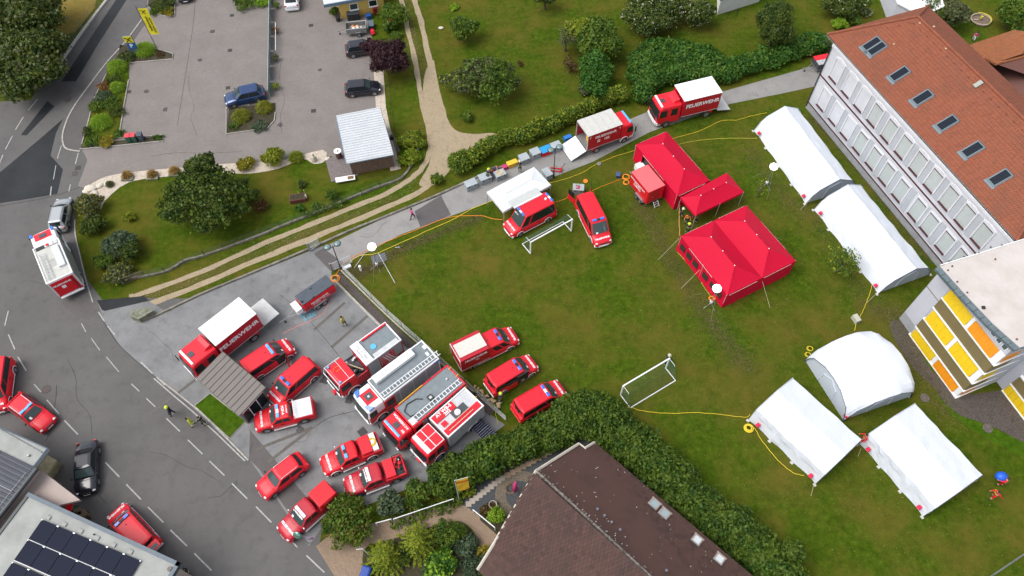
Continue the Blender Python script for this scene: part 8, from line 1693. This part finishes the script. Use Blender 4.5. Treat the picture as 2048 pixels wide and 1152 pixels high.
# island beds of the parking area
for i, (x, y, r_, h_, nm) in enumerate(((292, 104, 1.35, 1.1, 'large grass clump beside the pylon sign'), (237, 139, 1.25, 1.1, 'upper grass clump in the long roadside bed'), (237, 179, .95, .9, 'middle grass clump in the long roadside bed'), (205, 250, 1.35, 1.1, 'lowest and broadest grass clump in the roadside bed'), (484, 236, 1.15, .9, 'left golden grass clump below the blue car'), (530, 219, 1.05, .9, 'right golden grass clump below the blue car'))): grasstuft(nm, x, y, r_, h_, L_lime if i < 4 else L_yel, 3600, rust=L_rust if i > 3 else None)
for i, (x, y, r_, m_, nm) in enumerate(((255, 112, .9, L_dark, 'low dark shrub left of the pylon sign'), (318, 108, .5, L_red, 'low brownish shrub at the flag pole'), (232, 158, .9, L_dark, 'dark shrub between the two upper grass clumps'), (212, 172, .8, L_rust, 'rust-tinted shrub on the road side of the bed'), (203, 195, .9, L_blue, 'blue-green perennial patch in the roadside bed'), (225, 205, .95, L_mid, 'green shrub in the middle of the roadside bed'), (195, 213, .9, L_mid, 'bright perennial patch on the pavement side'), (235, 222, .8, L_dark, 'dark shrub at the parking side of the bed'), (178, 262, .7, L_dark, 'dark shrub at the lower pavement edge'), (212, 280, .8, L_gold, 'yellow-flowering patch near the bins'), (185, 282, .8, L_mid, 'low green patch at the bed tip'), (237, 268, .6, L_mid, 'green patch right above the bins'), (315, 275, .5, L_mid, 'small green patch at the narrow bed end'), (470, 250, .6, L_mid, 'small shrub at the island bed corner'), (520, 250, .8, L_blue, 'grey-green shrub at the round end of the island'), (322, 8, 1.3, L_dark, 'dark perennial patch in the top bed'), (335, 22, .8, L_gold, 'yellow flowers at the front of the top bed'), (312, 22, .7, L_mid, 'green patch in the top bed by the flag'), (485, 5, 1.2, L_mid, 'perennial patch in the bed at the top edge'), (525, 0, 1.0, L_lime, 'lime grass-like patch at the top edge bed'))): bush(nm, x, y, r_*1.45, m_, r_*.75, size=.08, dens=50, n=6, group='perennials in the parking beds')
for i, (x, y, m_, nm) in enumerate(((553, 10, L_mid, 'top'), (552, 60, L_rust, 'rusty red'), (551, 115, L_olive, 'olive'), (553, 172, L_yel, 'yellow'))): bush(f'potted {nm} shrub along the screen fence between the parking rows', x, y, .5, m_, .9, size=.07)
# track side
bush('bright yellow-green bush beside the gravel bend, upper one', 822, 280, 1.7, L_yel, 1.6, fl=(L_mid, 10, .08)); bush('bright green bush beside the gravel bend, lower one', 819, 316, 1.35, L_yel, 1.2, fl=(L_lime, 10, .08)); bush('loose light shrub where the hedge meets the gravel yard', 925, 325, 1.6, L_mid, 1.7, fl=(L_yel, 10, .09)); bush('small bright shrub at the hedge foot beside the path', 873, 358, .8, L_mid, 1.2, fl=(L_yel, 8, .08))
bush('pale dry flowering shrub by the vine tree', 1168, 180, .85, L_olive, .9, fl=(L_white, 8, .06)); bush('white-flecked shrub along the lane near the conifer', 1585, 95, 1.2, L_olive, 1.3, fl=(L_white, 5, .06)); bush('pale shrub patch at the lane near the school', 1610, 100, 1.2, L_mid, 1.2, fl=(L_white, 5, .06)); bush('bright lime bush beside the school gable', 1680, 45, 1.2, L_lime, 1.2); bush('second lime bush beside the school gable', 1712, 40, 1.0, L_mid, 1.1); bush('white hydrangea bush near the school roof', 1735, 25, .8, L_mid, .9, fl=(L_white, 14, .09)); bush('bright low leafy plant patch on the upper orchard grass', 908, 14, .8, L_lime, .4)
bush('green plants in the bed right of the yellow house', 778, 52, 1.1, L_mid, 1.0); bush('green leafy patch below the red parasol', 792, 72, 1.0, L_mid, .8); bush('potted palm at the left corner of the yellow house', 668, 22, .65, L_mid, 1.1, size=.14); bush('small shrub under the pear tree', 935, 232, .8, L_mid, .9); bush('tiny brown dried shrub on the orchard grass', 1040, 126, .45, L_red, .4)
# bottom garden
bush('large mixed green and rust shrub beside the hardtop pickup', 697, 1045, 2.45, L_mid, 2.3, size=.10, dens=46, n=18, fl=(L_rust, 5, .06), sub=.33); bush('second large shrub below the pump pickup', 690, 1010, 1.5, L_mid, 1.8, size=.10, fl=(L_red, 6, .06)); bush('grey-green willowy shrub right of the large shrub', 780, 1010, 1.35, L_blue, 1.5, size=.11, dens=45, n=8, fl=(L_olive, 8, .10)); bush('green shrub at the left end of the thick hedge', 838, 985, 1.4, L_mid, 1.5, fl=(L_red, 3, .06)); bush('dark shrub under the orange-yellow flag', 895, 960, 1.5, L_dark, 1.6); bush('yellow-green tuft at the flag foot', 937, 985, .6, L_yel, .6)
def conifer(label, px, py, r, h, m):
    c = P(px, py); rt = empty('conifer', c); tag(rt, label, 'conifer'); Pt = []; Nn = []
    for i in range(70):
        a_ = i*2.4; t = i/70; z = h*(.15+.8*t); ln_ = r*(1.05-t*.85)*random.uniform(.8, 1.1); n_ = int(18+60*ln_)
        s = rng.uniform(.1, 1, n_); p = np.stack([math.cos(a_)*s*ln_, math.sin(a_)*s*ln_, z-.25*s*s*ln_+.1*np.sin(s*3)], 1)+rng.normal(size=(n_, 3))*.045; Pt.append(p); Nn.append(np.tile([0, 0, 1.], (n_, 1)))
    leaves('branches', rt, np.concatenate(Pt), np.concatenate(Nn), .08, m, .45, .5); mb = MB(); mb.tube([(0, 0, 0), (0, 0, h*.9)], .08, bark, 6, .02); ob('trunk', mb, rt)
conifer('lime-yellow feathery conifer nearest the driveway entrance', 772, 1122, 2.0, 2.4, L_yel); conifer('lime-yellow feathery conifer higher in the bottom bed', 838, 1090, 2.05, 2.5, L_yel)
bush('bright fresh green round shrub at the bottom edge', 878, 1130, 1.6, L_lime if 0 else L_vine, 1.2, size=.13, fl=(L_lime, 12, .11)); bush('mid green conifer shrub beside the brick driveway', 898, 1064, 1.45, L_mid, 1.5, size=.07, dens=90); bush('blue-green low conifer right in the bottom bed', 932, 1088, 1.6, L_blue, .9, size=.08, dens=80); bush('blue-green conifer at the bottom edge by the roof', 945, 1135, 1.2, L_blue, .9, size=.08, dens=80); bush('golden small shrub against the brown roof', 966, 1105, .7, L_gold, .7); bush('clipped ball of lime green leaves by the brown roof', 995, 1030, .92, L_lime, 1.1, size=.06, dens=160, n=3, hollow=.8); bush('brownish ground shrub at the white sloping handrail', 975, 1020, .9, L_red, .5); bush('dark filler shrub between the two lime conifers', 805, 1112, 1.0, L_dark, .9); bush('dark filler shrub behind the fresh green one', 865, 1085, 1.1, L_dark, 1.0)
# clover and weeds scattered over the lawns
for nm, m_, n_, s_ in (('grass_tufts', leafm('tuft_green', (.07, .11, .012), (.10, .15, .016), (.15, .17, .03)), 26000, .055), ('dry_leaves', L_straw, 900, .05), ('clover_flowers', L_white, 500, .03)):
    X = rng.uniform(-12, 40, n_*2); Yy = rng.uniform(12, 84, n_*2); hold = [P(*q) for q in ((690, 560), (1280, 240), (1600, 190), (1880, 520), (1800, 640), (1950, 860), (2080, 960), (2080, 1180), (1600, 1180), (1180, 800), (1000, 800))]; poly = [(p.x, p.y) for p in hold]
    orch = [(p.x, p.y) for p in (P(850, -30), P(1640, -30), P(1640, 70), P(1240, 190), P(960, 255), P(900, 230))]
    k = [i for i in range(len(X)) if inpoly(X[i], Yy[i], poly) or inpoly(X[i], Yy[i], orch)][:n_]
    p = np.stack([X[k], Yy[k], np.full(len(k), .03)], 1); o = leaves(nm, None, p, np.tile([0, 0, 1.], (len(k), 1)), s_, m_, .4, .9); o['kind'] = 'stuff'; o['label'] = {'grass_tufts': 'tufts of grass on the lawns', 'dry_leaves': 'fallen dry leaves scattered on the lawns', 'clover_flowers': 'white clover flowers scattered on the lawns'}[nm]
# trampled, dried trails through the lawn
for nm_, trl, sp_, n_ in (('trail beside the red marquees', [(1275, 405), (1300, 440), (1330, 500), (1370, 560), (1410, 625), (1450, 680), (1500, 740)], 1.1, 9000), ('trail along the path edge', [(700, 548), (740, 538), (790, 505), (860, 475), (960, 435)], .6, 8000), ('trail along the long white tents', [(1500, 300), (1560, 385), (1640, 450), (1740, 610), (1800, 640), (1840, 740), (1900, 830)], 1.3, 9000), ('strip at the foot of the school', [(1625, 235), (1700, 320), (1780, 420), (1860, 520)], .45, 6000)):
    tp = smooth_path(P2(trl), 12); ix = rng.integers(0, len(tp)-1, n_); A_ = np.array([tuple(p) for p in tp]); t_ = rng.uniform(0, 1, n_)[:, None]; p = A_[ix]*(1-t_)+A_[ix+1]*t_+rng.normal(size=(n_, 3))*np.array([sp_, sp_, 0])*rng.uniform(.3, 1, n_)[:, None]; p[:, 2] = .012+rng.uniform(0, .03, n_)
    o = leaves('dry_grass', None, p, np.tile([0, 0, 1.], (n_, 1)), .05, leafm('leaf_dry_lawn', (.085, .075, .02), (.13, .115, .035), (.17, .14, .055)), .5, .5); o['kind'] = 'stuff'; o['label'] = 'trodden dry grass, '+nm_
# loose stones spilling from the gravel tracks
mb = MB(); gs = mat('loose_stone', (.36, .30, .21), .9, var=.3, scale=9)
trk = smooth_path(P2([(812, -20), (823, 60), (840, 133), (856, 190), (868, 240), (872, 300), (850, 345), (812, 378), (700, 428), (600, 470), (512, 506), (400, 556), (290, 598)]), 8)
for i in range(1500):
    p = random.choice(trk)+Vector((random.gauss(0, .8), random.gauss(0, .8), .02)); r_ = random.uniform(.02, .055); mb.add([p+Vector((r_*math.cos(t), r_*math.sin(t), 0)) for t in (0, 2.1, 4.2)]+[p+Vector((0, 0, r_*.6))], [(0, 1, 3), (1, 2, 3), (2, 0, 3)], gs)
ob('loose_stones', mb, kind='stuff')
